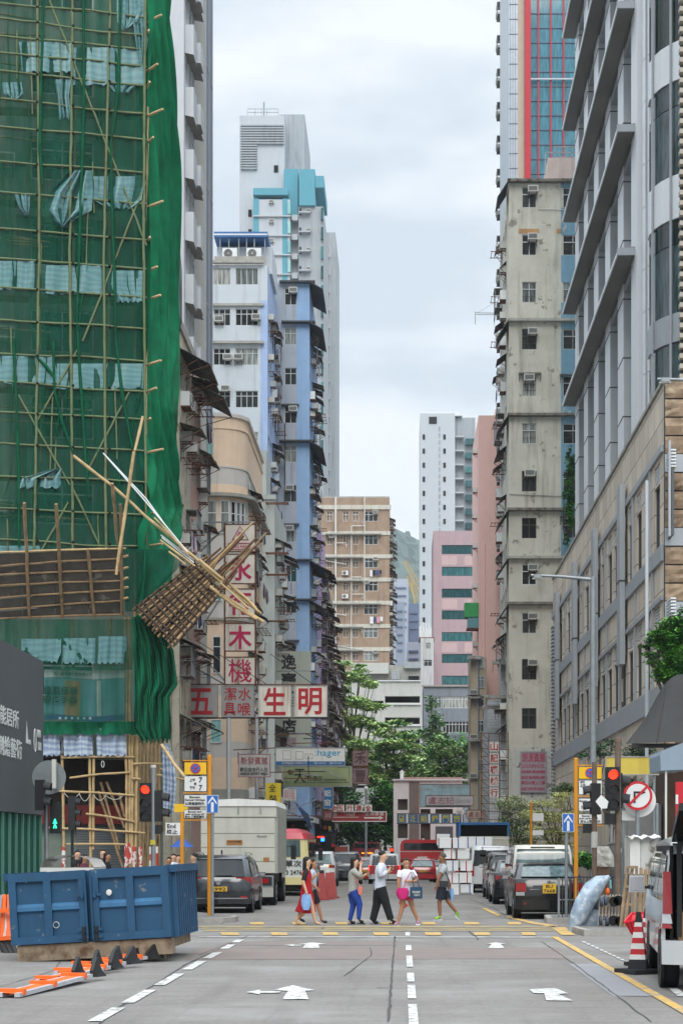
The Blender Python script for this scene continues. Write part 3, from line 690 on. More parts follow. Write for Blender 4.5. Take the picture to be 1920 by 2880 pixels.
# car park podium
m_cp=mat('car_park_white','c4c4bf',.85,var=.06,stain=.5,scol='8b8a84')
DK=218.; x0=X(915,DK); x1=X(1183,DK)
T=thing('car_park','white multi storey car park with open decks behind the trees','car park',(X(1050,DK),DK+5,0))
W=Wall(T,(x0,DK),(x1,DK),0,Z(1918,DK))
for (v0,v1) in ((1958,1977),(2018,2037),(2080,2092),(2140,2150),(2200,2215)): W.hole(X(1082,DK)-x0,X(1180,DK)-x0,Z(v1,DK),Z(v0,DK)); W.hole(1.,X(1078,DK)-x0,Z(v1+2,DK),Z(v1-6,DK))
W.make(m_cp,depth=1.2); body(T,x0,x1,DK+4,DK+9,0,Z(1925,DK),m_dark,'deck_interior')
mb=MB(); 
for v in (1914,1980,2040,2100,2158): mb.box(x0,x1,DK-.25,DK-.003,Z(v+3,DK),Z(v,DK),m_aluw)
mb.build('deck_rail',T)
mb=MB(); mb.box(X(985,DK),X(1180,DK),DK+.4,DK+8,Z(1918,DK),Z(1870,DK),m_conc); mb.box(X(990,DK),X(1092,DK),DK-.6,DK+.39,Z(1896,DK),Z(1866,DK),m_cp); mb.build('roof_room',T)
mb=MB(); mb.box(X(1100,DK),X(1124,DK),DK-.2,DK+2,Z(1912,DK),Z(1888,DK),m_hs); mb.box(X(1135,DK),X(1183,DK),DK-.2,DK+2,Z(1880,DK),Z(1862,DK),m_hs); mb.box(X(1148,DK),X(1178,DK),DK-.1,DK+2,Z(1912,DK),Z(1902,DK),m_dark); mb.build('roof_plant',T)
# far right white tower
DF=355.; T=thing('residential_tower','slender white tower with small regular windows in the far distance','building',(X(1250,DF),DF+9,0))
m_fw=mat('distant_white_render','bcc1c6',.9,var=.02,stain=.12,scol='98a0a6')
mb=MB(); mb.box(X(1181,DF),X(1279,DF),DF,DF+20,0,Z(1162,DF),m_fw); mb.build('body',T); mb=MB(); mb.box(X(1279,DF),X(1338,DF),DF+3,DF+22,0,Z(1164,DF),m_hs); mb.build('wing',T)
mb=MB(); mb.box(X(1185,DF),X(1300,DF),DF+2,DF+15,Z(1162,DF),Z(1153,DF),m_aluw); mb.build('roof_railing',T)
for k in range(17):
    v=1222+k*39.6
    for u in (1188,1246):
        mb=MB(); mb.box(X(u,DF),X(u+7,DF),DF-.1,DF-.004,Z(v+14,DF),Z(v,DF),p_dark); mb.build('window',T)
    mb=MB(); mb.box(X(1280,DF),X(1305,DF),DF+1.6,DF+2.99,Z(v+2,DF),Z(v-2,DF),m_fw); mb.build('ledge',T)
    mb=MB(); mb.box(X(1309,DF),X(1342,DF),DF+1.8,DF+2.99,Z(v+22,DF),Z(v+5,DF),p_teal); mb.build('bay_window',T)
mb=MB(); 
for k in range(40): mb.box(X(1233,DF),X(1238,DF),DF-.06,DF-.003,Z(1200+k*19+12,DF),Z(1200+k*19,DF),m_hs)
mb.build('tile_stripe',T)
mb=MB(); mb.box(X(1206,DF),X(1228,DF),DF-.1,DF-.003,Z(1192,DF),Z(1172,DF),p_dark); mb.build('louvre',T)
# grey-pink office D=270
DO=270.; T=thing('office_block','dusty pink office block with bands of teal glazing','building',(X(1280,DO),DO+8,0))
m_op=mat('dusty_pink_tile','b29a9e',.85,var=.05,stain=.3,scol='80686c'); m_op2=mat('pale_pink_tile','c7acab',.85,var=.05,stain=.4,scol='8a7070')
x0=X(1218,DO); x1=X(1350,DO); zt=Z(1493,DO); body(T,x0,x1,DO+.4,DO+16,0,zt,m_op); W=Wall(T,(x0,DO),(x1,DO),0,zt)
for k in range(7):
    v=1533+k*61.3; zb=Z(v+25.5,DO)
    window(W,X(1242,DO)-x0,zb,X(1344,DO)-X(1242,DO),Z(v,DO)-zb,('plain',6,0),mat('black_mullion','22302f',.4),p_teal)
W.make(m_op,depth=.35)
mb=MB()
for k in range(6):
    v=1560+k*61.3
    if k%2==0: mb.box(X(1242,DO),X(1285,DO),DO-.03,DO-.003,Z(v+30,DO),Z(v+3,DO),m_op2); mb.box(X(1305,DO),X(1344,DO),DO-.03,DO-.003,Z(v+30,DO),Z(v+3,DO),m_op2)
mb.build('spandrel_cladding',T)
# small white and cream block, grey low block
m_w3=mat('small_block_white','c6c7c6',.9,var=.05,stain=.4)
D3=262.; T=thing('low_block','small white four storey block left of the dusty pink offices','building',(X(1200,D3),D3+5,0)); body(T,X(1182,D3),X(1219,D3),D3+.3,D3+10,0,Z(1795,D3),m_w3)
W=Wall(T,(X(1182,D3),D3),(X(1219,D3),D3),0,Z(1795,D3)); window(W,.8,Z(1825,D3),.7,.9); window(W,.5,Z(1874,D3),1.2,.95); W.make(m_w3)
mb=MB(); rr=random.Random(9)
for i in range(14): u=1180+i*2.6; mb.bar((X(u,D3),D3+4,Z(1795,D3)),(X(u,D3),D3+4,Z(1740+rr.random()*30,D3)),.12,.12,m_aluw)
mb.box(X(1178,D3),X(1222,D3),D3+2,D3+6,Z(1795,D3),Z(1788,D3),m_rust); mb.build('antenna_cluster',T)
D4=236.; m_g4=mat('grey_blue_render','858c95',.9,var=.06,stain=.4); T=thing('low_block','grey low block with wide ribbon windows behind the palm','building',(X(1260,D4),D4+5,0)); x0=X(1190,D4); x1=X(1330,D4); zt=Z(1930,D4)
body(T,x0,x1,D4+.3,D4+10,0,zt,m_g4); W=Wall(T,(x0,D4),(x1,D4),0,zt)
for v in (1992,2062,2130): 
    window(W,X(1202,D4)-x0,Z(v,D4),X(1240,D4)-X(1202,D4),1.55,('plain',4,.75),m_aluw); window(W,X(1244,D4)-x0,Z(v,D4),X(1318,D4)-X(1244,D4),1.55,('plain',8,.75),m_aluw)
W.make(m_g4); mb=MB(); mb.box(x0-.2,x1,D4-.3,D4-.003,Z(1932,D4),Z(1928,D4),m_conc); mb.build('ledge',T)
# salmon slab
DS=158.; m_sal=mat('salmon_render','dfb8ae',.9,var=.04,stain=.3,scol='b98d82'); T=thing('apartment_block','tall blank salmon coloured slab on the right of the street','building',(X(1390,DS),DS+6,0))
x0=X(1345,DS); zt=Z(1168,DS)
mb=MB(); mb.box(x0,x0+9,DS,DS+14,0,zt,m_sal); mb.build('body',T); mb=MB(); mb.box(X(1395,DS),X(1440,DS),DS+1,DS+8,zt,Z(1140,DS),m_sal); mb.build('roof_room',T)
Ws=Wall(T,(x0,DS+14),(x0,DS),0,zt); rr=random.Random(3)
for k in range(12): ac(Ws,rr.uniform(8,12.5),5+k*2.9+rr.random()); 
for k in range(4): laundry(Ws,11,8+k*7)
for u in (1362,1408): pipe(T,[(X(u,DS),DS-.06,Z(1530 if u==1362 else 1170,DS)),(X(u,DS),DS-.06,4)],.05,m_sal)
# green netted cage on it
mb=MB(); m_gn=mat('bright_green_sheet','3f9a5a',.8,var=.2); mb.box(X(1306,DS),x0,DS-.2,DS+1.5,Z(1736,DS),Z(1696,DS),m_gn); mb.box(X(1315,DS),x0,DS-.1,DS+1.5,Z(1766,DS),Z(1737,DS),LAU[4]); mb.box(X(1312,DS),x0,DS-.15,DS+1.5,Z(1770,DS),Z(1766.2,DS),m_rust); mb.build('window_cage',T)
# narrow cream tenement under it
D5=152.; m_cr=mat('cream_grimy_render','b3a58e',.9,var=.15,stain=.6); T=thing('narrow_tenement','grimy cream tenement squeezed beside the salmon slab','building',(X(1340,D5),D5+2,0)); body(T,X(1323,D5),X(1368,D5),D5,D5+5.9,0,Z(1850,D5),m_cr)
W=Wall(T,(X(1323,D5),D5),(X(1368,D5),D5),0,20)
for k,v in enumerate((1880,1935,1990,2060,2110,2170)): window(W,.55,Z(v,D5),.6,1.,hole=False,o=.17); (ac if k%2 else awning)(*((W,-.1,Z(v+20,D5)) if k%2 else (W,-.3,Z(v-35,D5),1.2)))
pipe(T,[(X(1345,D5),D5-.1,Z(1860,D5)),(X(1345,D5),D5-.1,2)],.06,m_steel)
# white shed-like tenement annexe
D6=125.; m_cw=mat('white_corrugated','b9bdc0',.7,var=.08,stain=.5,brick=('9a9ea0',.9,.2,.02,0)); T=thing('low_tenement','pale corrugated annexe with tin awnings left of the cracked concrete block','building',(X(1405,D6),D6+2,0))
body(T,X(1392,D6),X(1432,D6),D6-7,D6-5,0,Z(1885,D6),m_cw); body(T,X(1362,D6),X(1425,D6),D6-4.9,D6+2,0,Z(1985,D6),m_cw,'annexe')
W=Wall(T,(X(1362,D6),D6-7),(X(1432,D6),D6-7),0,20)
for u,v,w_ in ((1380,1890,1.6),(1362,1980,1.8),(1355,2008,1.1)): awning(W,X(u,D6)-X(1362,D6)-.3,Z(v,D6),w_,1.2,.3,m_awn,.1)
ac(W,.3,Z(2030,D6)); ac(W,1.2,Z(1960,D6))
# ================================================================ RIGHT ROW
DC=114.; x0=X(1430,DC); xm=X(1577,DC); x1=x0+9; zt=Z(515,DC)
m_cc=mat('cracked_concrete','c4c1b4',.92,var=.14,vs=.9,stain=.55,scol='5a574c',patch=('8b887c',1.1,.61,.03)); m_cbl=mat('faded_blue_render','7399ad',.9,var=.12,stain=.3,patch=('a9b0ae',1.3,.6,.05))
T=thing('tenement_tower','stained grey concrete tenement with one column of old windows and tin ledges','building',(x0+4,DC+5,0))
body(T,x0+.3,x1,DC+.3,DC+9,0,zt,m_cc)
W=Wall(T,(x0,DC),(xm,DC),0,zt); rows=[583,717,850,982,1114,1248,1382,1514,1645,1782,1912,2050]
stl=[p_old,p_dark,p_old,p_dark,p_old,p_old,p_dark,p_dark,p_dark,p_old,p_dark,p_dark]
for i,v in enumerate(rows):
    fm=m_dframe if i in(3,6,7,10,11) else (m_aluw if i==8 else m_alu)
    window(W,X(1467,DC)-x0,Z(v,DC),X(1508,DC)-X(1467,DC),Z(v-58,DC)-Z(v,DC),('plain' if i in(6,7,11) else 'grille',2,.66),fm,stl[i])
    if i in (0,1,3,8,9,10): ac(W,X(1483,DC)-x0,Z(v-38,DC),.12,s=.95)
    if i in (4,6): ac(W,X(1472 if i==4 else 1474,DC)-x0,Z(v-40,DC),.05)
W.make(m_cc)
W=Wall(T,(xm,DC),(x1,DC),0,zt)
for i,v in enumerate(rows): window(W,.12,Z(v,DC),1.3,1.3,('grille',2,.66),m_alu,p_old); awning(W,-.1,Z(v-62,DC),1.7,.5,.12) if i in (4,7) else None
def bc(z):
    v=V0-(z-HE)*FP/DC
    return m_cc if v>1700 or (v-585)%132>96 and v<900 else m_cbl
W.make(bc,name='blue_wall',bands=[Z(a,DC) for a in (1700,)])
for v,o_,mt_ in ((515,.45,m_awn),(906,.4,m_conc),(1172,.45,m_awn),(1438,.45,m_awn),(1573,.4,m_conc),(1702,.45,m_awn)):
    mb=MB(); mb.box(x0-.1,x1,DC-o_,DC-.003,Z(v,DC),Z(v-7,DC),mt_)
    # sloped street-side flap
    e=.75; mb.add([(x0-.003,DC-.4,Z(v-4,DC)),(x0-e,DC-.4,Z(v+46,DC)),(x0-e,DC+2.4,Z(v+46,DC)),(x0-.003,DC+2.4,Z(v-4,DC)),(x0-.003,DC-.4,Z(v-6,DC)),(x0-e,DC-.4,Z(v+44,DC)),(x0-e,DC+2.4,Z(v+44,DC)),(x0-.003,DC+2.4,Z(v-6,DC))],[(3,2,1,0),(4,5,6,7),(0,1,5,4),(1,2,6,5),(2,3,7,6)],m_awnd)
    mb.build('canopy',T)
mb=MB(); Wq=Wall(T,(x0,DC),(xm,DC),0,zt); Wq.box(mb,X(1458,DC)-x0,X(1516,DC)-x0,Z(655,DC),Z(643,DC),.003,.03,mat('orange_brown_render','b08a60',.9,var=.2)); Wq.box(mb,X(1565,DC)-x0,X(1577,DC)-x0,Z(655,DC),Z(643,DC),.003,.03,MATS['orange_brown_render']); mb.build('exposed_lintel',T)
awning(Wq,X(1457,DC)-x0,Z(1048,DC),1.45,.4,.1)
pipe(T,[(X(1432,DC),DC-.07,Z(1390,DC)),(X(1577,DC),DC-.07,Z(1396,DC))],.03,m_conc); pipe(T,[(X(1513,DC),DC-.07,Z(520,DC)),(X(1513,DC),DC-.07,Z(588,DC)),(X(1590,DC),DC-.07,Z(590,DC))],.03)
mb=MB(); mb.box(x0+.1,X(1542,DC),DC+1,DC+8,zt,Z(484,DC),m_cc); mb.box(X(1542,DC),x1,DC+.6,DC+7,zt,Z(432,DC),mat('pale_pink_render','c4b2ab',.9,stain=.3)); mb.build('roof_room',T)
mb=MB()
for u in (1536,1562,1612): mb.bar((X(u,DC),DC+.8,Z(484,DC)),(X(u,DC),DC+.8,Z(414 if u<1550 else 398,DC)),.06,.06,m_steel)
for v in (398,427): mb.bar((X(1562,DC),DC+.8,Z(v,DC)),(X(1625,DC),DC+.8,Z(v,DC)),.06,.06,m_steel)
mb.bar((X(1536,DC),DC+.8,Z(414,DC)),(X(1625,DC),DC+.8,Z(414,DC)),.06,.06,m_steel); mb.build('roof_railing',T)
Ws=Wall(T,(x0,DC+9),(x0,DC+.31),0,zt); clutter(Ws,4.5,zt-.5,3.03,2.3,91,.75,.15,big=.6); Ws.make(m_cc)
# tower behind with red fin and blue glass
DR=140.; T=thing('hotel_tower','glass tower with a bright red vertical fin and red mullions above the concrete tenement','building',(X(1530,DR),DR+6,0))
m_rf=mat('red_fin','b0172c',.45,var=.05); m_bei=mat('beige_tile','b9ae9c',.85,var=.05); m_gp=mat('grey_glass_panel','9fa8b0',.3,.2,var=.1)
zt=Z(-250,DR); zb_=Z(700,DR)
mb=MB(); mb.box(X(1455,DR),X(1475,DR),DR,DR+.3,0,zt,m_bei); mb.box(X(1431,DR),X(1455,DR),DR+.0,DR+.3,0,zt,m_gp); mb.build('wall',T); body(T,X(1431,DR),X(1680,DR),DR+.3,DR+13,0,zt,m_gp)
mb=MB(); mb.box(X(1474,DR),X(1491,DR),DR-.5,DR,zb_,zt,m_rf); mb.build('red_fin',T)
mb=MB(); mb.box(X(1491,DR),X(1680,DR),DR+.02,DR+.28,zb_,zt,p_blue); mb.build('glazing',T)
for u in (1511,1546,1582,1620): mb=MB(); mb.box(X(u,DR),X(u+4,DR),DR-.18,DR+.015,zb_,zt,m_rf); mb.build('red_mullion',T)
for v in [-210+i*41 for i in range(18)]: mb=MB(); mb.box(X(1491,DR),X(1680,DR),DR-.05,DR+.012,Z(v+2,DR),Z(v,DR),m_navy); mb.build('transom',T)
mb=MB(); mb.box(X(1484,DR),X(1680,DR),DR-.3,DR-.19,Z(227,DR),Z(223,DR),m_gp); mb.build('ledge',T)
mb=MB()
for i in range(26): v=-200+i*42; mb.box(X(1431,DR),X(1455,DR),DR-.03,DR-.003,Z(v+2,DR),Z(v,DR),m_navy)
for u in (1434,1441,1448): mb.box(X(u,DR),X(u+1,DR),DR-.032,DR-.003,0,zt,m_navy)
mb.build('cladding_joint',T)
T=thing('residential_tower','grey tower sliver with open window cages left of the red finned tower','building',(X(1425,150),155,0)); x0=X(1419,150.); mb=MB(); mb.box(x0,x0+3,153.4,156.8,0,Z(235,150.),m_g2); mb.build('body',T)
Ws=Wall(T,(x0,156.8),(x0,153.4),0,70); 
for k in range(20): 
    inst('window_cage',CAGE,T,Ws.at(1.2,25+k*2.9),Ws.a,scale=(1,.8,.8)); ac(Ws,.3,25.6+k*2.9)
# ================================================================ BAMBOO SCAFFOLD, NETS, FANS
m_bam=mat('bamboo','b89e72',.6,var=.3,vs=3,patch=('7d6a45',2.,.55,.2))
m_bamo=mat('old_bamboo','9c8262',.75,var=.35,vs=3,patch=('5a4632',2.,.52,.2))
m_tie=mat('black_tie','17150f',.9,var=.1)
def net_mat(name,hexc,a0,a1,vs=2.):
    m=mat(name,hexc,.75,var=.34,vs=vs*.4,spec=.15); t=m.node_tree; b=t.nodes['Principled BSDF']; n=t.nodes.new; l=t.links.new
    geo=n('ShaderNodeNewGeometry'); mp=n('ShaderNodeMapping'); mp.inputs['Scale'].default_value=(3.,3.,.22); l(geo.outputs['Position'],mp.inputs[0])
    no=n('ShaderNodeTexNoise'); no.inputs['Scale'].default_value=1.3; no.inputs['Detail'].default_value=5; l(mp.outputs[0],no.inputs['Vector'])
    r=n('ShaderNodeMapRange'); r.inputs['From Min'].default_value=.35; r.inputs['From Max'].default_value=.68; r.inputs['To Min'].default_value=a0; r.inputs['To Max'].default_value=a1
    l(no.outputs[0],r.inputs[0]); l(r.outputs[0],b.inputs['Alpha']); return m
n_front=net_mat('green_scaffold_net','094a38',.56,.90); n_thin=net_mat('thin_green_net','0b5540',.2,.62); n_dense=net_mat('dense_green_net','08704a',.95,1.,3); n_skirt=net_mat('bunched_green_net','0d6446',.97,1.,4); n_fold=net_mat('folded_green_net','065438',.85,.97,5)
def sheet_mat(name,h,h2,a=.95):
    m=mat(name,h,.35,var=.0,spec=.6); t=m.node_tree; b=t.nodes['Principled BSDF']; n=t.nodes.new; l=t.links.new
    geo=n('ShaderNodeNewGeometry'); mp=n('ShaderNodeMapping'); mp.inputs['Scale'].default_value=(.5,.5,1); l(geo.outputs['Position'],mp.inputs[0])
    w_=n('ShaderNodeTexWave'); w_.bands_direction='Z'; w_.inputs['Scale'].default_value=1.6; w_.inputs['Distortion'].default_value=9; w_.inputs['Detail'].default_value=3; l(mp.outputs[0],w_.inputs[0])
    mx=n('ShaderNodeMix'); mx.data_type='RGBA'; l(w_.outputs[1],mx.inputs[0]); mx.inputs[6].default_value=(*lin(h),1); mx.inputs[7].default_value=(*lin(h2),1); l(mx.outputs[2],b.inputs['Base Color'])
    b.inputs['Alpha'].default_value=a; return m
s_tarp=sheet_mat('blue_striped_sheeting','5b8a8a','4d787c'); s_tarp2=sheet_mat('white_blue_sheeting','bcc9d6','8a9cb8')
S0=Vector((X(412,62),62.)); nS=Vector((dS.y,-dS.x))
def SP(u,v,o=0.):
    D=(nS.dot(S0)+o)/((u-U0)/FP*nS.x+nS.y); return P(u,v,D)
def pole(par,nm,pts,r=.045,mt=None,seed=0,ties=()):
    rr=random.Random(seed+len(pts)*7+int(abs(pts[0][0])*100)); q=[Vector(p) for p in pts]; out=[];rad=[]
    for a,b in zip(q,q[1:]):
        L=(b-a).length; n=max(2,int(L/.45))
        for i in range(n):
            t=i/n; p=a.lerp(b,t)+Vector((rr.uniform(-.012,.012),rr.uniform(-.01,.01),rr.uniform(-.012,.012)))
            out.append(p); rad.append(r*(1.12 if i%2 else .96))
    out.append(q[-1]); rad.append(r*.9)
    mb=MB(); mb.tube(out,rad,mt or m_bam,6)
    for t in ties: mb.sph(t,.055,m_tie,6,4)
    return mb.build(nm,par)
SC=thing('bamboo_scaffold','tall bamboo scaffold standing behind green netting on the left corner block','scaffold',(-11.5,61.6,0),'bamboo scaffolding')
ledg=[-60,18,61,110,157,208,286,365,461,547,649,733,814,906,1000,1078,1164,1252,1344,1433,1521]
VU=[(105,110,96),(205,196,205),(312,292,298),(408,404,412)]
m_gbam=mat('greenish_bamboo','66724e',.6,var=.4,vs=2,patch=('3f5f44',2.,.52,.2))
for k,(a,b,c) in enumerate(VU):
    pole(SC,'standard',[SP(a,-80,.38),SP(b,700,.38),SP(c,1560,.38)],.05,m_gbam,seed=k)
    pole(SC,'standard',[SP(a+7,300,-.1),SP(b+5,1300,-.1)],.045,seed=k+9)
    pole(SC,'standard',[SP(a-2,1740,-.02),SP(a,2120,-.02)],.055,m_bamo,k)
pole(SC,'standard',[SP(-12,-80),SP(-14,1560)],.055)
for i,v in enumerate(ledg):
    s=34*(V0-v)/2390*1.25; j=random.Random(i).uniform(-9,9)
    pole(SC,'ledger',[SP(-30,v-s*.35,.37),SP(105,v,.37),SP(250,v+s*.38+j,.37),SP(412,v+s*.8+j*.5,.37)],.036,m_gbam,seed=i,ties=[SP(a,v+(a-105)*s/400,.4) for a in (105,205,308)])
    if i%3==1: pole(SC,'ledger',[SP(-20,v+16,.07),SP(90+i*5,v+22+s*.3,.07)],.036,seed=i+40)
    if i%5!=3: pole(SC,'putlog',[SP(408,v+s*.8,.2)+Vector((-.0,.3,0)),SP(408,v+s*.8,.2)+Vector((.42+.25*math.sin(i*2.3),-.3,0))],.042,mat('pale_bamboo_end','cdb088',.6,var=.15),i)
for (a,b,c,d) in ((139,0,412,690),(233,960,412,506),(106,1182,220,980),(51,1111,196,1364),(245,1327,363,1103),(204,1372,282,1540),(118,1548,192,1413),(395,540,407,620)):
    pole(SC,'brace',[SP(a,b,.36),SP(c,d,.36)],.04,m_gbam)
for i in range(16):
    u=128+i*15; pole(SC,'broken_slat',[SP(u,2137+(i%3),-.5),SP(u+10,2150+(i%4)*3,-.6)],.03,m_bamo) if i<0 else None
rr=random.Random(77)
for i in range(26):
    u=rr.uniform(-20,330); v=rr.uniform(-40,1480); L=rr.uniform(70,150)
    if i%2: pole(SC,'spare_pole',[SP(u,v,-.2),SP(u+L,v+rr.uniform(4,14),-.2)],.035,m_bam,i)
    else: pole(SC,'spare_pole',[SP(u,v,.34),SP(u+rr.uniform(-8,8),v+L*1.6,.34)],.03,m_gbam,i)
# inner deck boards seen through the net
for v in (300,560,830,1090,1340):
    mb=MB(); a=SP(-20,v,-.3); b=SP(408,v+16,-.3); off=Vector((nS.x,nS.y,0))*-.7; mb.prism([a,b,b+off,a+off],(0,0,.05),m_bamo); mb.build('deck_board',SC)
# side face standards + ledgers (behind the dense net)
for i in range(5): pole(SC,'standard',[(-9.45,63+i*1.9,2.5),(-9.45,63+i*1.9,33)],.05,seed=i)
# lower open frame
L_=thing('bamboo_scaffold','open lower frame of bare bamboo poles above the blue skip with red and white tape','scaffold',(-9.8,61.2,0),'bamboo scaffolding')
for i,(a,v0,b,v1) in enumerate(((175,2125,182,2560),(252,2125,256,2560),(263,2125,262,2390),(352,1735,358,2545),(362,1735,366,2545),(372,2060,372,2545),(386,2070,380,2540))): pole(L_,'standard',[SP(a,v0,.02),SP(b,v1,.02)],.05,seed=i)
for i in range(13):
    u=381+i*5.6; pole(L_,'standard',[P(u,2075+(i%3)*8,62+i*.5),P(u-2+(i%4),2525,62+i*.5)],.05,m_bamo if i%2 else m_bam,i)
for i,(a,b,c,d) in enumerate(((172,2132,378,2130),(195,2188,365,2173),(160,2225,378,2238),(242,2289,378,2312),(137,2329,408,2344),(186,2376,355,2376),(375,2150,470,2150),(440,2180,520,2194),(370,2192,395,2192),(450,2163,470,2170))): pole(L_,'ledger',[SP(a,b,.1),SP((a+c)/2,(b+d)/2-2,.1),SP(c,d,.1)],.042,seed=i)
for i,(a,b,c,d) in enumerate(((283,2200,336,2390),(300,2200,350,2330),(335,2230,350,2300),(276,2225,345,2440))): pole(L_,'brace',[SP(a,b,-1.),SP(c,d,-.6)],.05,m_bamo,i)
pole(L_,'loose_pole',[P(455,2095,59),P(490,2150,58.5),P(545,2215,58)],.055,seed=3)
mb=MB(); m_rw=mat('red_white_tape','b34238',.6,var=.1,patch=('d9d4cf',4.,.5,.03))
for u in (179,355,378,395,425,440): q=SP(u,2430,.1); mb.tube([(q.x,q.y,Z(2455,61)),(q.x,q.y,Z(2382,61))],.075,m_rw,6)
mb.build('warning_tape',L_)
mb=MB(); mb.grid([P(350+i*4+j*1.5,2372+j*11+3*math.sin(i),61-.05*math.sin(i*1.3)) for j in range(6) for i in range(5)],5,6,m_rw); mb.build('tape_end',L_)
# --- hanging rope loops
mb=MB()
for (a,b,s,vv) in ((180,225,18,2230),(222,255,22,2232),(262,300,17,2235),(300,345,10,2240)):
    mb.tube([SP(a+(b-a)*t/8,vv+s*math.sin(math.pi*t/8),.15) for t in range(9)],.012,m_ac,4)
mb.tube([SP(289+4*math.cos(t),2150+9*math.sin(t),.2) for t in [i*math.pi/5 for i in range(11)]],.015,m_ac,4); mb.build('rope',L_)
# --- nets (hang from the scaffold: things of their own)
def cloth(nm,rows,fn,amp,mt,nu=40,freq=1.,seed=0,sub=1,jag=0.,th=False,**kw):
    r=random.Random(seed); ph=[r.uniform(0,6.28) for _ in range(5)]; R_=[]
    for a,b in zip(rows,rows[1:]):
        for k in range(sub): t=k/sub; R_.append(tuple(a[i]+(b[i]-a[i])*t for i in range(3)))
    R_.append(rows[-1]); pts=[]
    for j,(v,a,b) in enumerate(R_):
        for i in range(nu):
            s=i/(nu-1); w_=math.sin(s*freq*31+ph[0]+j*.15)*.5+math.sin(s*freq*73+ph[1]-j*.2)*.3+math.sin(s*freq*13+ph[2]+j*.3)*.4
            vv=v+(jag*(math.sin(s*freq*40+ph[3])+math.sin(s*freq*97)*.6) if j==len(R_)-1 else 0)
            p=fn(a+(b-a)*s,vv); d=fn(a+(b-a)*s,vv,amp*w_) if fn.__code__.co_argcount>2 or True else p; pts.append(d)
    mb=MB(); mb.grid(pts,nu,len(R_),mt); return mb.build(nm,None,**kw)
NG='green safety netting on the scaffold'
cloth('safety_net',[(-70,-35,412),(300,-35,412),(800,-35,411),(1200,-35,408),(1552,-35,400)],lambda u,v,o=0:SP(u,v,.32+o),.05,n_front,60,1.,1,8,label='sheer green net stretched flat over the front of the bamboo scaffold',category='safety net',group=NG)
def sidef(u,v,o=0.): # street side of the scaffold: depth follows the picture column
    s=(u-408)/85.; D=61.6+s*11; return P(u,v,D)+Vector((o*.9,-o*.5,0))
cloth('safety_net',[(-70,408,466),(150,410,474),(480,412,492),(900,408,506),(1150,408,482),(1300,410,492),(1430,405,503),(1500,402,492),(1600,400,478),(1740,400,470)],lambda u,v,o=0:sidef(u,v,o),.38,n_dense,90,1.3,2,8,label='dense bright green net falling in pleats down the street side of the scaffold',category='safety net',group=NG)
cloth('safety_net',[(640,492,500),(760,494,512),(900,500,512),(960,500,502)],lambda u,v,o=0:P(u,v,74),.05,n_front,8,1.,3,3,label='thin loose flap of net bulging out beside the white balconies',category='safety net',group=NG)
cloth('safety_net',[(1735,372,412),(1790,374,465),(1830,374,488),(1880,376,494),(1925,376,500),(1960,376,478),(2010,376,480),(2050,378,482),(2085,400,480)],lambda u,v,o=0:P(u,v,60.6+o),.3,n_skirt,60,1.1,4,5,9.,label='dark bunched green net hanging under the collapsed bamboo fan',category='safety net',group=NG)
cloth('safety_net',[(1742,-30,378),(1800,-30,376),(1860,110,374),(1884,110,372)],lambda u,v,o=0:SP(u,v,.62+o),.06,n_front,40,1.,5,5,label='torn green net over the band between the flat fan and the striped sheets',category='safety net',group=NG)
cloth('safety_net',[(1880,110,374),(1950,110,372),(2035,112,372)],lambda u,v,o=0:SP(u,v,.66+o),.07,n_thin,40,1.,9,5,label='thin green net hanging loosely over the advertising banner',category='safety net',group=NG)
cloth('safety_net',[(2030,120,392),(2048,120,392),(2066,122,392)],lambda u,v,o=0:SP(u,v,.4+o),.15,n_skirt,40,1.,6,3,3.,label='rolled green net hem hanging just above the white and blue striped sheets',category='safety net',group=NG)
cloth('safety_net',[(1545,348,540),(1600,348,500),(1650,350,450),(1720,352,392)],lambda u,v,o=0:P(u,v,60.9+o),.1,n_front,14,1.,7,3,label='triangle of green net draped from the flat fan to the collapsed fan',category='safety net',group=NG)
# gathered folds and ropes of net
mb=MB()
for pl_ in ([(235,-20),(236,300),(226,600),(216,900),(225,1050),(240,1280),(250,1400)],[(338,-20),(333,250),(312,400),(316,620),(323,800),(325,950),(345,1120),(366,1230),(373,1262)],[(150,960),(153,1099),(175,1188),(205,1275)],[(122,0),(116,200),(112,420),(120,520)],[(100,1000),(130,1030),(152,1060)],[(38,960),(45,1100),(52,1300),(54,1540)]):
    q=[SP(u,v,.42) for u,v in pl_]; mb.tube(q,[.025+.04*abs(math.sin(i*1.9+len(pl_))) for i in range(len(q))],n_fold,7)
rr=random.Random(31)
for k in range(22):
    u=rr.uniform(-10,400); v=rr.uniform(-40,1300); L=rr.uniform(120,420); dx=rr.uniform(-30,30); q=[SP(u+dx*t+6*math.sin(t*5+k),v+L*t,.38) for t in (0,.25,.5,.75,1)]; mb.tube(q,[.004,.018,.026,.014,.003],n_fold,5)
mb.build('gathered_net_fold',label='gathered dark folds hanging in the sheer front net',category='net fold')
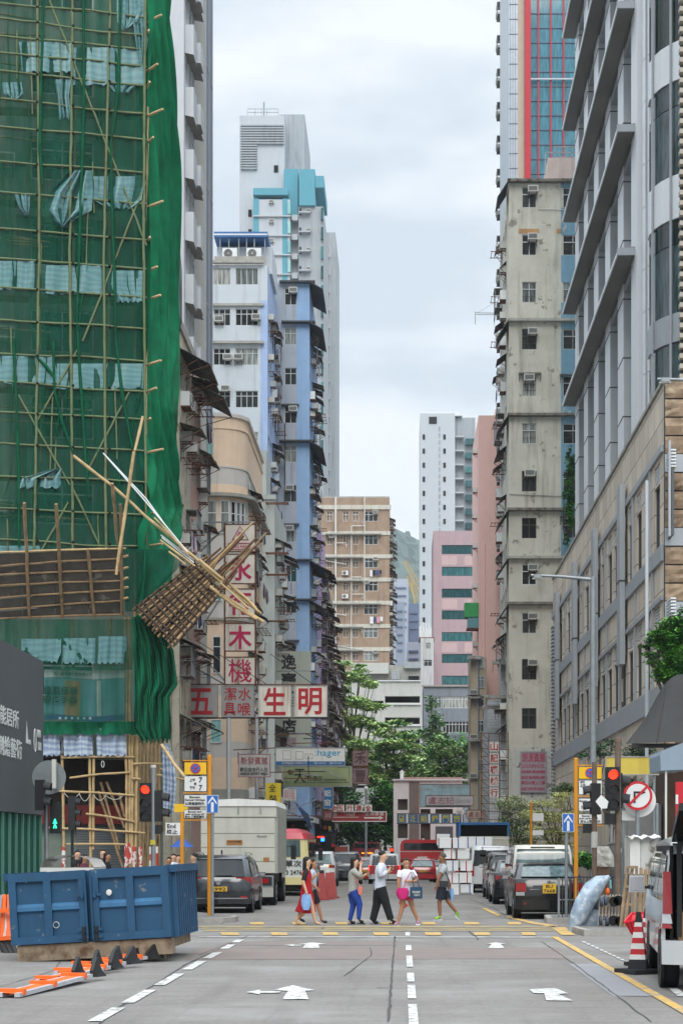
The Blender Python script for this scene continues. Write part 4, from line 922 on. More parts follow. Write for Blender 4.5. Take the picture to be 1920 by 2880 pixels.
# --- plastic sheets
SG='plastic sheets tied to the scaffold'
def sheet(rows,label,mt=None,o=.36,amp=.06,seed=0,D=None,jag=3.,nu=22):
    fn=(lambda u,v,q=0.:SP(u,v,o+q)) if D is None else (lambda u,v,q=0.:P(u,v,D-q))
    return cloth('plastic_sheet',rows,fn,amp,mt or s_tarp,nu,.8,seed,3,jag,label=label,category='plastic sheet',group=SG)
sheet([(-30,326,405),(30,328,410),(60,330,400),(80,345,360)],'crumpled pale blue sheet at the very top beside the dense net',amp=.1,seed=1)
sheet([(50,372,412),(110,380,418),(180,392,405)],'ragged pale blue sheet tail below the topmost sheet',amp=.12,seed=2)
sheet([(116,52,200),(150,58,202),(200,62,200)],'pale blue sheet with a sagging top edge, upper left',seed=3)
sheet([(132,202,396),(180,202,402),(236,206,406)],'wide striped sheet in the upper row left of the dense net',seed=4)
sheet([(222,150,205),(270,160,196),(310,164,202),(332,166,207)],'narrow twisted sheet hanging under the upper row',amp=.12,seed=5,jag=6)
sheet([(238,300,385),(258,320,360)],'small torn scrap just below the upper wide sheet',seed=6,amp=.1)
sheet([(478,200,258),(540,140,262),(590,125,258),(635,170,182)],'big crumpled blue sheet bulging in the middle of the net',amp=.2,seed=7)
sheet([(495,262,405),(520,265,405),(560,262,398),(584,300,370)],'sagging blue sheet to the right of the big crumpled one',amp=.1,seed=8)
sheet([(545,40,85),(580,52,84),(604,70,80)],'small rag sheet left of the big crumpled one',amp=.1,seed=9)
sheet([(733,-20,97),(780,-20,98),(812,-20,96)],'striped sheet at the left edge of the middle row',seed=10)
sheet([(745,117,285),(790,117,290),(825,117,288)],'striped sheet spanning two bays of the middle row',seed=11)
sheet([(760,300,402),(800,300,404),(848,330,402)],'striped sheet at the right end of the middle row',seed=12)
sheet([(1000,-20,150),(1040,-20,160),(1078,-20,160)],'striped sheet at the left of the lower middle row',seed=13)
sheet([(1022,160,402),(1055,160,404),(1092,160,402)],'long wrinkled sheet at the right of the lower middle row',seed=14)
sheet([(230,5,60),(262,10,66),(275,30,50)],'dim sheet remnant near the left edge, under the upper left sheet',seed=16)
sheet([(1318,150,175),(1345,60,180),(1372,50,185)],'rag sheet draped on a pole above the flat fan',amp=.15,seed=15)
sheet([(1535,-20,110),(1556,-20,120)],'sheet strip peeping over the flat fan top edge',seed=17)
sheet([(1797,60,172),(1835,60,172),(1862,90,160)],'striped sheet partly hidden by the grey hoarding top',seed=18,o=.68)
sheet([(1795,176,268),(1830,176,268),(1866,174,268)],'taut striped sheet in the left bay under the flat fan',seed=19,o=.68)
sheet([(1790,276,356),(1830,276,356),(1866,274,356)],'taut striped sheet in the right bay under the flat fan',seed=20,o=.68)
for i,(a,b) in enumerate(((100,170),(178,262),(271,356))): sheet([(2054-i*2,a,b),(2090,a,b-2),(2126,a+2,b)],('left','middle','right')[i]+'most of the three white and blue striped sheets above the open frame',s_tarp2,.2,.12,seed=22+i)
sheet([(2092,455,475),(2140,456,490),(2200,458,495),(2260,458,492),(2290,460,488)],'long blue white sheet bulging at the street side of the open frame',s_tarp2,.2,.25,seed=30,D=60.5)
# --- banner
m_bn=mat('banner_white','aab5b4',.6,var=.1); m_bb=mat('banner_blue','4f8288',.6,var=.2); m_bo=mat('banner_orange','8a6a4a',.7,var=.1); m_bd=mat('banner_ink','26302e',.8,var=.05); m_bnv=mat('banner_navy','2b4f74',.7)
BT=thing('banner','long advertising banner with Chinese lettering tied below the striped sheets','banner',SP(240,2030,.5))
for nm,u0,u1,v0,v1,mt_ in (('banner_cloth',124,350,1884,1908,m_bn),('banner_cloth',124,350,1909,2012,m_bb),('banner_panel',182,226,1915,2014,m_bo),('banner_panel',272,285,1912,2012,m_bn),('banner_panel',124,150,1915,2010,m_bb),('banner_strip',124,350,2013,2027,m_bnv)):
    o_=.44 if nm!='banner_cloth' else .4; pts=[SP(u0+(u1-u0)*i/9,v0+(v1-v0)*j/3+3*math.sin((u0+(u1-u0)*i/9)*.03),o_+.02*math.sin(i*1.1)) for j in range(4) for i in range(10)]; mb=MB(); mb.grid(pts,10,4,mt_); mb.build(nm,BT)
for s_,u,v,wp,hp,mt_ in (('西九龍搭棚竹業有限公司',205,1896,104,9,m_bd),('搵要搭棚',170,1942,92,22,m_bd),('國洛手藝',170,1968,92,20,m_bd)):
    q=SP(u,v,.52); text(BT,s_,q,wp/80.6,hp/80.6,mt_,R(12),off=.012)
mb=MB()
for i in range(6): a=SP(165+i*17,2024,.47); b=SP(172+i*17,2017,.47); mb.quad(a,SP(172+i*17,2024,.47),b,SP(165+i*17,2017,.47),m_bn)
mb.build('banner_patch',BT)
# --- flat catch fan
FAN=thing('bamboo_catch_fan','flat bamboo catch fan lined with grey weathered sheets across the scaffold front','catch fan',SP(170,1740,.6),'bamboo catch fans')
m_fs=mat('weathered_grey_sheet','635f59',.9,var=.3,vs=3,stain=.5,scol='4a433c',patch=('8b857a',1.8,.6,.05))
def FQ(u,v): return SP(u,v,.4+max(0,(1745-v))/180*1.6)
for i in range(7):
    for j in range(4):
        a=(1557,1595,1619,1650,1685,1719,1743)
        if i>5: continue
        u0=-30+j*93; u1=u0+92; f=lambda u,k:(a[k]+((1544,1572,1605,1634,1660,1690,1729)[k]-a[k])*u/340)
        mb=MB(); mb.add([FQ(u0,f(u0,i+1)-1),FQ(u1,f(u1,i+1)-1),FQ(u1,f(u1,i)+1),FQ(u0,f(u0,i)+1)],[(0,1,2,3)],m_fs); mb.build('lining_sheet',FAN)
for k in range(7):
    a=(1557,1595,1619,1650,1685,1719,1743)[k]; b=(1544,1572,1605,1634,1660,1690,1729)[k]; off=Vector((0,-.08,0))
    pole(FAN,'bamboo_pole',[FQ(-30,a)+off,FQ(150,(a*.56+b*.44)-3)+off,FQ(355 if k in(0,6) else 345,b)+off],.038,m_bam if k in(0,) else m_bamo,k)
    if 0<k<6: pole(FAN,'bamboo_pole',[FQ(348,b-4)+off,FQ(362,b-8)+off],.045,m_bam,k+20)
for i,(a,b,c,d) in enumerate(((71,1417,86,1742),(161,1421,178,1742),(249,1546,267,1737),(341,1421,345,1729),(318,1362,333,1531))): pole(FAN,'bamboo_pole',[FQ(a,b)+Vector((0,-.16,0)),FQ(c,d)+Vector((0,-.16,0))],.055,m_bamo,i)
# --- collapsed fan
CF=thing('bamboo_catch_fan','collapsed bamboo fan tipped on its corner with splayed poles over the street','catch fan',P(490,1820,59),'bamboo catch fans')
A_,B_,C_,D_=P(383,1712,60),P(549,1584,59.2),P(624,1664,58.2),P(487,1820,58.6)
def bl(s,t): return A_.lerp(B_,s).lerp(D_.lerp(C_,s),t)   # s along A-B, t along A-D
m_cs=mat('crumpled_brown_sheet','5e5248',.7,var=.35,vs=5,patch=('8c8379',5,.58,.04))
pts=[]
for j in range(15):
    for i in range(15): p=bl(i/14,j/14)+Vector((0,.12+.05*math.sin(i*2.1+j),.03*math.sin(j*2.+i*.8))); pts.append(p)
mb=MB(); mb.grid(pts,15,15,m_cs); mb.build('lining_sheet',CF)
rr=random.Random(4); tips=[(633,1514),(608,1545),(702,1498),(660,1535),(752,1523),(740,1546),(700,1560),(745,1530),(725,1572),(705,1590),(690,1600),(672,1640),(650,1640)]
m_bro=mat('brown_bamboo','6e543c',.8,var=.35,vs=3)
for k in range(26):
    t=k/25; a=bl(-.02+rr.uniform(-.05,.03),t+rr.uniform(-.025,.025)); b=bl(1.0,t+rr.uniform(-.02,.02))
    ex=(.2,.9,.1,1.3,.5,2.2,.8,1.6,.3,2.6,1.9,.7)[k%12]*(.55+.6*t*(1.2-t)*2)
    d=(b-a).normalized(); far=b+d*ex+Vector((rr.uniform(-.1,.1),rr.uniform(-.3,.3),rr.uniform(-.1,.12)))
    pole(CF,'bamboo_pole',[a,b,far],.028+.014*rr.random(),(m_bro,m_bamo,m_bro,m_bro,m_bam)[k%5],k)
for k in range(11):
    s=.03+k*.095; a=bl(s+rr.uniform(-.02,.02),-.06*rr.random()); b=bl(s+rr.uniform(-.03,.03),1.03); o_=Vector((0,-.1,0)); pole(CF,'cross_batten',[a+o_,b+o_],.03,mat('dark_batten','40342a',.8,var=.3),k,ties=[bl(s,(j+.4*(k%2))/6)+o_*1.1 for j in range(0,6,2)])
for i,pl_ in enumerate(([(206,1282),(318,1368),(408,1450),(547,1568),(640,1654),(733,1725)],[(560,1575),(640,1640),(700,1690),(728,1722)],[(600,1655),(680,1710),(742,1750)],[(590,1650),(660,1705),(722,1742)],[(377,1270),(355,1420),(327,1617)],[(434,1455),(530,1560)],[(450,1520),(548,1592)],[(475,1552),(522,1588)],[(620,1640),(700,1712)])):
    pole(CF,'loose_pole',[P(u,v,58.4-.05*i) for u,v in pl_],.055 if i<5 else .035,m_bam,i)
pole(CF,'loose_pole',[P(402,1172,59),P(379,1268,58.6)],.05,m_bam,77)
for i,pl_ in enumerate(([(290,1274),(400,1400),(527,1552)],[(300,1285),(410,1402),(522,1556)],[(455,1512),(545,1583)],[(452,1505),(540,1572)])): 
    mb=MB(); mb.tube([P(u,v,58.2+.1*i) for u,v in pl_],.025,m_aluw,5); mb.build('metal_rod',CF)
# ================================================================ HOARDING
HG=thing('hoarding','grey site hoarding with white Chinese lettering above a green corrugated fence','hoarding',(-9.7,44,0))
m_hg=mat('grey_hoarding_board','4f5457',.7,var=.06,spec=.3); m_gc=mat('green_corrugated','0f5a45',.6,var=.12); m_gp_=mat('pale_green_post','5f8f82',.6,var=.1); m_hw_=mat('hoarding_white','c9cccc',.7,var=.03)
XH=-9.62; y1=XH*FP/(122-U0); zt0=Z(1805,XH*FP/(0-U0)); 
mb=MB(); mb.box(XH-.25,XH,34,y1,2.72,6.85,m_hg); mb.build('board',HG)
mb=MB(); y=34
while y<y1-.02: mb.box(XH-.16,XH-.1,y,y+.09,.14,2.71,m_gc); mb.box(XH-.2,XH-.161,y,y+.18,.14,2.71,m_gc); y+=.18
mb.build('corrugated_fence',HG)
for y in [y1-.06-i*.75 for i in range(14)]: mb=MB(); mb.box(XH-.095,XH-.03,y-.06,y,.14,2.71,m_gp_); mb.build('fence_post',HG)
RZ=R(90)
def HT(s_,u,v,wm_,hm,**k): D=XH*FP/(u-U0); text(HG,s_,(XH+.012,D,Z(v,D)),wm_,hm,m_hw_,RZ,**k)
HT('佔地智能居所',-2,2008,4.2,.46,off=.01); HT('式・一側繪藝術',2,2096,4.6,.5,off=.01)
HT('HOUSE',82,2088,.3,.12); HT('OREALAND',108,2064,.45,.2); HT('香港置地',110,2100,.45,.22)
mb=MB(); D=XH*FP/(73-U0); mb.add([(XH+.012,D-.1,Z(2090,D)),(XH+.012,D+.25,Z(2092,D)),(XH+.012,D+.12,Z(2050,D)),(XH+.012,D+.02,Z(2024,D))],[(0,1,2,3)],m_hw_)
D=XH*FP/(96-U0); mb.tube([(XH+.02,D+.13*math.cos(t),Z(2083,D)+.3*math.sin(t)) for t in [i*math.pi/10 for i in range(21)]],.018,m_hw_,4); mb.build('emblem',HG)
# ================================================================ STONE PODIUM + METAL OFFICE BLOCK
m_st=mat('beige_stone_panel','ddcfbe',.6,var=.12,vs=.7,stain=.5,scol='8b7a68',brick=('5d544c',1.35,.98,.018,1))
m_stf=mat('split_face_stone','917c66',.85,var=.4,vs=2.2,patch=('a89a80',1.6,.55,.12),bump=.9,bs=6)
m_mg=mat('grey_metal_band','a3a8ad',.45,.15,var=.07,vs=.8,stain=.2,scol='70757a'); m_ml=mat('light_metal_panel','dcdfe2',.4,.08,var=.04,vs=.5); m_mc=mat('grey_column_cladding','b3b7bb',.45,.1,var=.05)
m_sof=mat('canopy_soffit','807e79',.6,.1,var=.1,vs=.6,brick=('3c3b38',9,1.1,.02,0)); m_lou=mat('louvre_dark','3d4043',.6,var=.1)
p_off=pane_mat('office_reflective_glass',['2d3a3e','39484b','24302f','46565a'],.04,.5)
XP=9.0; PD0,PD1,PZ=60.8,106.,17.85
T=thing('stone_office','beige stone podium with grey metal office floors and long slanting canopies above','office building',(14,84,0))
body(T,XP+.35,30,PD0+.35,PD1,0,PZ-.02,m_st,'podium')
W=Wall(T,(XP,PD1),(XP,PD0+.35),0,PZ)
bays=[PD1-61.9-i*4.75 for i in range(9)]   # distance along wall from the far end
m_wf=mat('dark_bronze_frame','5a5d60',.4,.4)
for i,t in enumerate(bays):
    if t<0.5: continue
    for z0,z1 in ((12.4,14.6),(7.6,9.6)):
        for dt in (0,2.25):
            if t+dt-1.5<.3: continue
            window(W,t+dt-1.5,z0,1.35,z1-z0,('plain',1,0),m_wf,p_off); W.hole(t+dt-1.5,t+dt-.15,z1+.06,z1+.75)
            mb=MB()
            for k in range(6): W.box(mb,t+dt-1.49,t+dt-.16,z1+.09+k*.11,z1+.14+k*.11,-.22,-.04,m_ml)
            mb.build('louvre',T)
W.make(m_st,depth=.35)
for z0,z1 in ((15.5,15.75),(11.75,12.3),(9.99+.4,10.55),(6.7,7.5)): mb=MB(); W.box(mb,0,W.L,z0,z1,.003,.1,m_mg); mb.build('metal_band',T)
for D in (71.4,81.2,90.7,101.):
    t=PD1-D; mb=MB(); W.box(mb,t-.5,t+.5,9.2,16.4,.11,.32,m_mg); mb.build('vertical_light_box',T)
    mb=MB(); W.box(mb,t-.52,t+.52,12.5,12.56,.1,.34,m_lou); mb.build('box_joint',T)
for i,t in enumerate(bays):
    if t>2: mb=MB(); W.box(mb,t-1.75,t-1.6,7.5,11.7,.003,.08,m_mg); mb.build('metal_mullion',T); mb=MB(); W.box(mb,t+2.25,t+2.4,12.3,15.5,.003,.08,m_mg); mb.build('metal_mullion',T)
# louvre strip at the far lower end
mb=MB()
for k in range(46): W.box(mb,.2,1.5,5+k*.22,5.1+k*.22,.003,.16,m_mg)
mb.build('louvre',T)
mb=MB(); W.box(mb,0,W.L,PZ,PZ+.12,-.3,.08,m_conc); mb.build('coping',T)
# podium front: split face courses and metal bands
W=Wall(T,(XP,PD0),(30,PD0),0,PZ); W.make(m_lou,depth=.34,name='front_wall')
z=0;k=0
rows_=[]; zz=PZ-.62
while zz>0:
    band=any(a-.05<zz+.3<b+.05 for a,b in ((14.95,15.55),(12.35,12.95),(9.85,10.5)))
    rows_.append((zz,band)); zz-=.63
for zz,band in rows_:
    mb=MB(); x=XP-.02
    if band: mb.box(XP-.02,20,PD0-.1,PD0-.003,zz,zz+.6,m_mg); mb.build('metal_band',T); continue
    pts=[]; rr=random.Random(int(zz*50)); nu=40
    for j in range(5):
        for i in range(nu): pts.append((x+i*.28,PD0-.1-(.09*rr.random() if 0<j<4 else 0),zz+.58*j/4))
    mb.grid(pts,nu,5,m_stf,False); mb.build('stone_course',T)
    mb=MB(); 
# upper office block
XU=10.9
mb=MB(); mb.box(XU+.05,30,80,106.2,PZ,62,m_ml); mb.box(XU+.8,30,74,79.9,PZ,62,m_ml); mb.build('upper_body',T)
W=Wall(T,(XU,106.2),(XU,80),PZ,62)
slz=[28.3+5.5*i for i in range(6)]
for i,z in enumerate(slz[:-1]):
    mb=MB(); W.box(mb,0,W.L,z+.9,z+4.2,.003,.04,p_off); mb.build('ribbon_glazing',T)
mb=MB(); W.box(mb,0,W.L,19,27.4,.003,.04,p_off); mb.build('ribbon_glazing',T)
for D in (83.2,88.5,93.8,99.1,104.2):
    mb=MB(); mb.box(10.38,XU,D,D+2.1,PZ,62,m_mc)
    mb.box(10.35,10.379,D,D+2.1,PZ,62,m_ml)  # lighter skin paints the lit street side into the column colour
    for z in [19.3+k*2.75 for k in range(15)]: mb.box(10.33,10.9,D-.015,D+2.11,z,z+.05,m_lou)
    mb.build('clad_column',T)
for z in slz:
    mb=MB(); a,b=79.2,106.2
    prof=[(9.62,z),(9.62,z+.1),(9.75,z+.22),(XU-.003,z+.55),(XU-.003,z+.12),(10.25,z-.02)]
    mb.prism([(x,a,zz) for x,zz in prof],(0,b-a,0),m_sof); mb.build('canopy',T)
    mb=MB(); mb.box(9.56,9.619,a-.05,b,z-.03,z+.14,m_ml); mb.box(9.56,10.35,a-.1,a-.003,z-.02,z+.3,m_mg); mb.build('canopy_edge',T)
    mb=MB(); mb.box(10.4,XU-.01,a+.2,b,z-.42,z-.03,m_mg); mb.build('canopy_bracket',T)
# rounded light panel D 73-79 and convex glazed bay
def arcprism(nm,cx,cy,r,a0,a1,z0,z1,mt,n=8,r2=.3):
    o=[(cx-r*math.cos(R(a0+(a1-a0)*i/n)),cy-r*math.sin(R(a0+(a1-a0)*i/n))) for i in range(n+1)]
    q=[(cx-(r-r2)*math.cos(R(a0+(a1-a0)*i/n)),cy-(r-r2)*math.sin(R(a0+(a1-a0)*i/n))) for i in range(n+1)]
    mb=MB(); mb.prism([(x,y,z0) for x,y in o+q[::-1]],(0,0,z1-z0),mt); return mb.build(nm,T)
z=PZ
hts=[2.6,1.9,1.4,3.6,2.0,1.9,1.4]; i=0
while z<60: 
    h=(2.7,1.85,2.7,1.85)[i%4]; arcprism('curved_panel',12.2,77.2,1.75,-20,70,z,z+h-.04,m_ml); z+=h; i+=1
mb=MB(); mb.box(10.36,10.9,78.4,80.4,PZ,62,m_ml); mb.build('flat_panel',T)
zz=PZ; seq=[(22.4,p_off),(23.6,m_mg),(26.4,p_off),(27.4,p_off),(29.2,m_ml),(32.,p_off),(33.,p_off),(34.6,m_ml),(37.6,p_off),(38.7,p_off),(40.3,m_ml),(45,p_off),(47,m_ml),(55,p_off)]
for ze,mt_ in seq: arcprism('bay_glazing' if mt_ is p_off else 'bay_spandrel',13.7,74.2,3.35 if mt_ is p_off else 3.42,-8,80,zz,ze-.04,mt_); zz=ze
for a in (-8,14,36,58): 
    x,y=13.7-3.47*math.cos(R(a)),74.2-3.47*math.sin(R(a)); mb=MB(); mb.box(x-.04,x+.04,y-.04,y+.04,PZ,60,m_mg); mb.build('bay_mullion',T)
mb=MB(); 
for k in range(95): mb.box(9.78,14,62.6,62.9,PZ+.2+k*.36,PZ+.36+k*.36,mat('cream_louvre_blade','a39d90',.6,var=.1))
mb.box(9.85,14,62.91,63.1,PZ,53,m_lou); mb.build('louvre_screen',T)
# ================================================================ LAMP POSTS
def lamp(lab,x,D,zt,xa,za,grp='street lamps'):
    T=thing('street_lamp',lab,'street lamp',(x,D,.14),grp); mb=MB(); mb.tube([(x,D,.14),(x,D,zt*.5),(x,D,zt)],[.12,.11,.1],m_steel,10); mb.build('post',T)
    mb=MB(); mb.tube([(x,D,zt-.1),((x+xa)/2,D,(zt-.1+za)/2+.03),(xa,D,za)],[.07,.05,.045],m_steel,8); mb.build('arm',T)
    s=-1 if xa<x else 1; mb=MB(); mb.box(xa-.45*s-.1,xa+.1,D-.12,D+.12,za-.1,za+.02,m_steel); mb.box(xa-.4*s-.02,xa+.05,D-.09,D+.09,za-.13,za-.1,m_ac); mb.build('lamp_head',T); return T
DL=60.; lamp('tall grey street lamp with a long arm in front of the beige stone office',X(1667,DL),DL,Z(1622,DL),X(1492,DL),Z(1618,DL))
DL=52.; lamp('street lamp at the right frame edge, only its arm and head in view',X(1990,DL),DL,Z(1066,DL),X(1848,DL),Z(1066,DL))
DL=64.; T=thing('steel_pole','thin dark pole standing against the stone wall right of the long armed lamp','pole',(X(1818,DL),DL-6.,.14)); mb=MB(); x=X(1818,58.); mb.tube([(x,58,.14),(x,58,Z(1352,58.))],.06,m_mc,8); mb.build('shaft',T)
# ================================================================ TREES
def leafmat(nm,h): 
    m=mat(nm,h,.6,var=.35,vs=4,spec=.3); return m
lf=[leafmat('leaf_bright','bdd48a'),leafmat('leaf_mid','94b46e'),leafmat('leaf_dark','688c50')]
lf2=[leafmat('leaf_pale_yellow','dddd9c'),leafmat('leaf_pale','bcc482'),leafmat('leaf_olive','6f7d48')]
lf3=[leafmat('leaf_fresh','5f9a3a'),leafmat('leaf_green','3f7a2e'),leafmat('leaf_deep','244f24')]
lf4=[leafmat('leaf_blue_green','4a6f4a'),leafmat('leaf_forest','34563a'),leafmat('leaf_blackish','203a26')]  # three leaf tones, mixed at random clump by clump
m_bark=mat('bark','5a5046',.9,var=.3,vs=5)
def tree(nm,lab,base,pads,n,ls,mats,trunk_r=.25,seed=0,cat='tree',group=None,limbs=True,flat=.35,weights=(4,4,3)):
    """pads: (x,y,z,rx,ry,rz) leaf clouds"""
    r=random.Random(seed); T=thing(nm,lab,cat,base,group); mb=MB(); V=[];Fc=[];tot=sum(p[3]*p[4]*p[5] for p in pads)**1
    mbs={}
    bag=[m for m,w_ in zip(mats,weights) for _ in range(w_)]
    for p in pads:
        k=max(8,int(n*(p[3]*p[4]*p[5])/tot)); cl=[]
        for _ in range(max(4,k//26)):
            while 1:
                d=Vector((r.uniform(-1,1),r.uniform(-1,1),r.uniform(-1,1)))
                if .25<d.length<1: break
            cl.append((Vector((p[0]+d.x*p[3],p[1]+d.y*p[4],p[2]+d.z*p[5]*1.35)),r.choice(bag)))
        for _ in range(k):
            c,mt=r.choice(cl); q=c+Vector((r.gauss(0,.22*min(p[3],1.6)),r.gauss(0,.22*min(p[3],1.6)),r.gauss(0,.13*min(p[5]*1.6,1.6))))
            a=r.uniform(0,6.28); s=ls*r.uniform(.6,1.4); t=r.uniform(-flat,flat)*2; ax=Vector((math.cos(a),math.sin(a),t)).normalized(); bx=Vector((-math.sin(a),math.cos(a),r.uniform(-.8,.8))).normalized()
            mb.add([q-ax*s,q-bx*s*.5,q+ax*s,q+bx*s*.5],[(0,1,2,3)],mt)
    mb.build('crown',T)
    mb=MB(); b=Vector(base); top=Vector((sum(p[0] for p in pads)/len(pads),b.y,sum(p[2] for p in pads)/len(pads))); fork=b.lerp(top,.5)
    mb.tube([b,b.lerp(fork,.5)+Vector((.1,0,0)),fork],[trunk_r,trunk_r*.85,trunk_r*.7],m_bark,8); mb.build('trunk',T)
    if limbs:
        for p in pads[:14]:
            e=Vector(p[:3]); mid=fork.lerp(e,.5)+Vector((r.uniform(-.3,.3),0,r.uniform(0,.5))); mb=MB(); mb.tube([fork,mid,e],[trunk_r*.5,trunk_r*.3,trunk_r*.1],m_bark,6)
            for _ in range(2): mb.tube([mid,e+Vector((r.uniform(-.6,.6)*p[3],r.uniform(-.4,.4)*p[4],r.uniform(-.3,.6)*p[5]))],[trunk_r*.22,trunk_r*.06],m_bark,5)
            mb.build('limb',T)
    return T
def pads(D,lst,dep=1.): return [(X(u,D+dy),D+dy,Z(v,D+dy),ru*D/FP,ru*D/FP*dep,rv*D/FP) for u,v,ru,rv,dy in lst]
G3='street trees at the end of the road'
D=205.; tree('shade_tree','layered pale green tree in front of the left of the white car park','x' and (X(985,D),D,gz(D)),pads(D,[(960,1870,28,9,0),(985,1905,45,10,1),(1010,1880,25,8,2),(950,1940,34,12,-1),(1040,1925,30,9,1),(985,1975,52,11,0),(1050,1990,36,10,1),(945,2010,30,14,-1),(1000,2030,50,12,1),(1062,2045,34,9,0),(960,2075,34,14,0),(1020,2095,48,12,-1),(970,2140,40,16,1),(1030,2160,40,14,0)]),13000,.24,lf,.35,1,group=G3)
D=198.; tree('shade_tree','broad mid green tree spreading over the centre of the street end',(X(1105,D),D,gz(D)),pads(D,[(1110,2035,30,8,0),(1080,2062,34,10,1),(1140,2068,34,10,0),(1105,2095,50,12,-1),(1165,2105,30,12,1),(1065,2125,38,12,0),(1130,2140,54,14,0),(1090,2175,50,14,1),(1160,2180,38,16,0),(1050,2190,34,12,-1),(1110,2215,46,12,0)]),12000,.24,[lf[0],lf[1],lf3[1]],.35,2,group=G3)
D=212.; tree('shade_tree','thin dark tree rising in front of the grey low block',(X(1215,D),D,gz(D)),pads(D,[(1210,1990,18,22,0),(1225,2030,26,20,0),(1200,2070,30,18,1),(1235,2080,28,24,0),(1190,2120,28,24,0),(1220,2150,32,28,1)]),4200,.22,[lf[1],lf[2],lf4[0]],.22,3,group=G3)
D=208.; T=tree('palm_tree','fan palm standing beside the salmon slab',(X(1300,D),D,gz(D)),pads(D,[(1300,2080,10,10,0)]),60,.2,lf3,.16,4,group=G3,limbs=False)
mb=MB(); r_=random.Random(2)
for i in range(46):
    a=r_.uniform(0,6.28); up=r_.uniform(-.5,1.1); c=Vector((X(1300,D),D,Z(2075,D))); L=r_.uniform(1.5,2.6); d=Vector((math.cos(a),math.sin(a),up)).normalized(); side=Vector((-math.sin(a),math.cos(a),0))
    q=[c+d*L*t+Vector((0,0,-1.1*t*t)) for t in (0,.35,.7,1)]; mt=r_.choice(lf3)
    for s in (-.28,-.12,.05,.2,.3): mb.add([q[1]+side*s*.3,q[2]+side*s,q[3]+side*s*1.3+Vector((0,0,-.3)),q[2]+side*(s+.06)],[(0,1,2,3)],mt)
mb.build('frond',T)
D=190.; tree('shade_tree','dark rounded tree right of centre under the grey low block',(X(1240,D),D,gz(D)),pads(D,[(1240,2110,40,30,0),(1290,2150,34,34,0),(1200,2170,40,26,0),(1265,2190,46,26,1),(1310,2110,22,24,0)]),6500,.22,[lf[1],lf[2],lf3[1]],.25,5,group=G3)
D=188.; tree('shade_tree','bright green leafy tree behind the maroon coach',(X(1085,D),D,gz(D)),pads(D,[(1075,2240,34,30,0),(1100,2290,32,30,0),(1060,2300,40,34,1),(1090,2340,34,26,0)]),7500,.2,lf3,.25,6,group=G3)
D=186.; tree('shade_tree','deep green tree behind the maroon paint sign',(X(985,D),D,gz(D)),pads(D,[(975,2250,40,30,0),(1010,2320,50,36,0),(960,2340,40,34,0),(1040,2365,40,26,1),(950,2200,26,26,0)]),7500,.22,[lf3[1],lf4[0],lf4[2]],.25,7,group=G3)
D=84.; G4='roadside shrubs and small trees'
tree('variegated_tree','pale yellow variegated small tree behind the silver minivan',(X(1560,D),D,.14),pads(D,[(1540,2262,50,9,0),(1585,2240,36,10,0),(1500,2290,40,10,0),(1560,2300,60,12,0),(1605,2285,36,12,1),(1520,2335,46,12,0),(1580,2345,52,12,0),(1620,2320,24,12,0),(1560,2380,50,10,0)]),11000,.05,lf2,.1,8,group=G4,weights=(6,4,2))
D=92.; tree('shrub_tree','grey green shrub beside the second blue arrow, left of the variegated tree',(X(1450,D),D,gz(D)+.14),pads(D,[(1440,2270,46,22,0),(1480,2300,40,26,0),(1420,2320,34,24,0),(1460,2350,44,26,0),(1500,2380,34,20,0)]),7000,.06,[lf2[1],lf2[2],lf4[0]],.1,9,group=G4)
D=88.; tree('shrub_tree','feathery olive bush at the foot of the stone podium',(X(1600,D),D,.14),pads(D,[(1595,2215,34,10,0),(1570,2230,30,9,0)]),2200,.05,[lf2[2],lf4[0]],.08,10,group=G4)
D=56.; tree('street_tree','dense green tree branch reaching in at the right edge above the grey awning',(X(1990,D),D,.14),pads(D,[(1890,1780,40,30,0),(1850,1800,34,20,0),(1830,1850,22,14,0),(1900,1850,40,40,0),(1870,1890,34,22,0),(1920,1760,30,34,0),(1930,1900,30,30,0),(1815,1815,18,8,0)]),13000,.06,lf3,.22,11,group=G4)
D=62.; tree('shrub_tree','dark leafy sprig growing behind the yellow board',(X(1690,D),D,.14),pads(D,[(1690,2110,40,14,0),(1650,2130,26,12,0),(1720,2095,26,12,0),(1800,2110,60,12,1),(1760,2220,60,24,2),(1850,2230,40,20,0)]),5200,.055,lf4,.1,12,group=G4)
D=52.; tree('shrub','low green planter shrub behind the railing near the grey cabinet',(X(1640,D),D,.14),pads(D,[(1640,2420,28,16,0),(1665,2432,18,14,0)]),1500,.06,lf3,.05,13,group=G4,limbs=False)
D=109.; tree('wall_shrub','vine growing out of the blue wall of the concrete tenement',(X(1600,D),D+4,Z(1500,D)),pads(D,[(1603,1300,12,30,0),(1598,1340,16,20,0),(1600,1400,18,30,0),(1606,1450,14,30,0),(1592,1515,10,14,0)]),2400,.1,lf3,.06,14,group=G4)
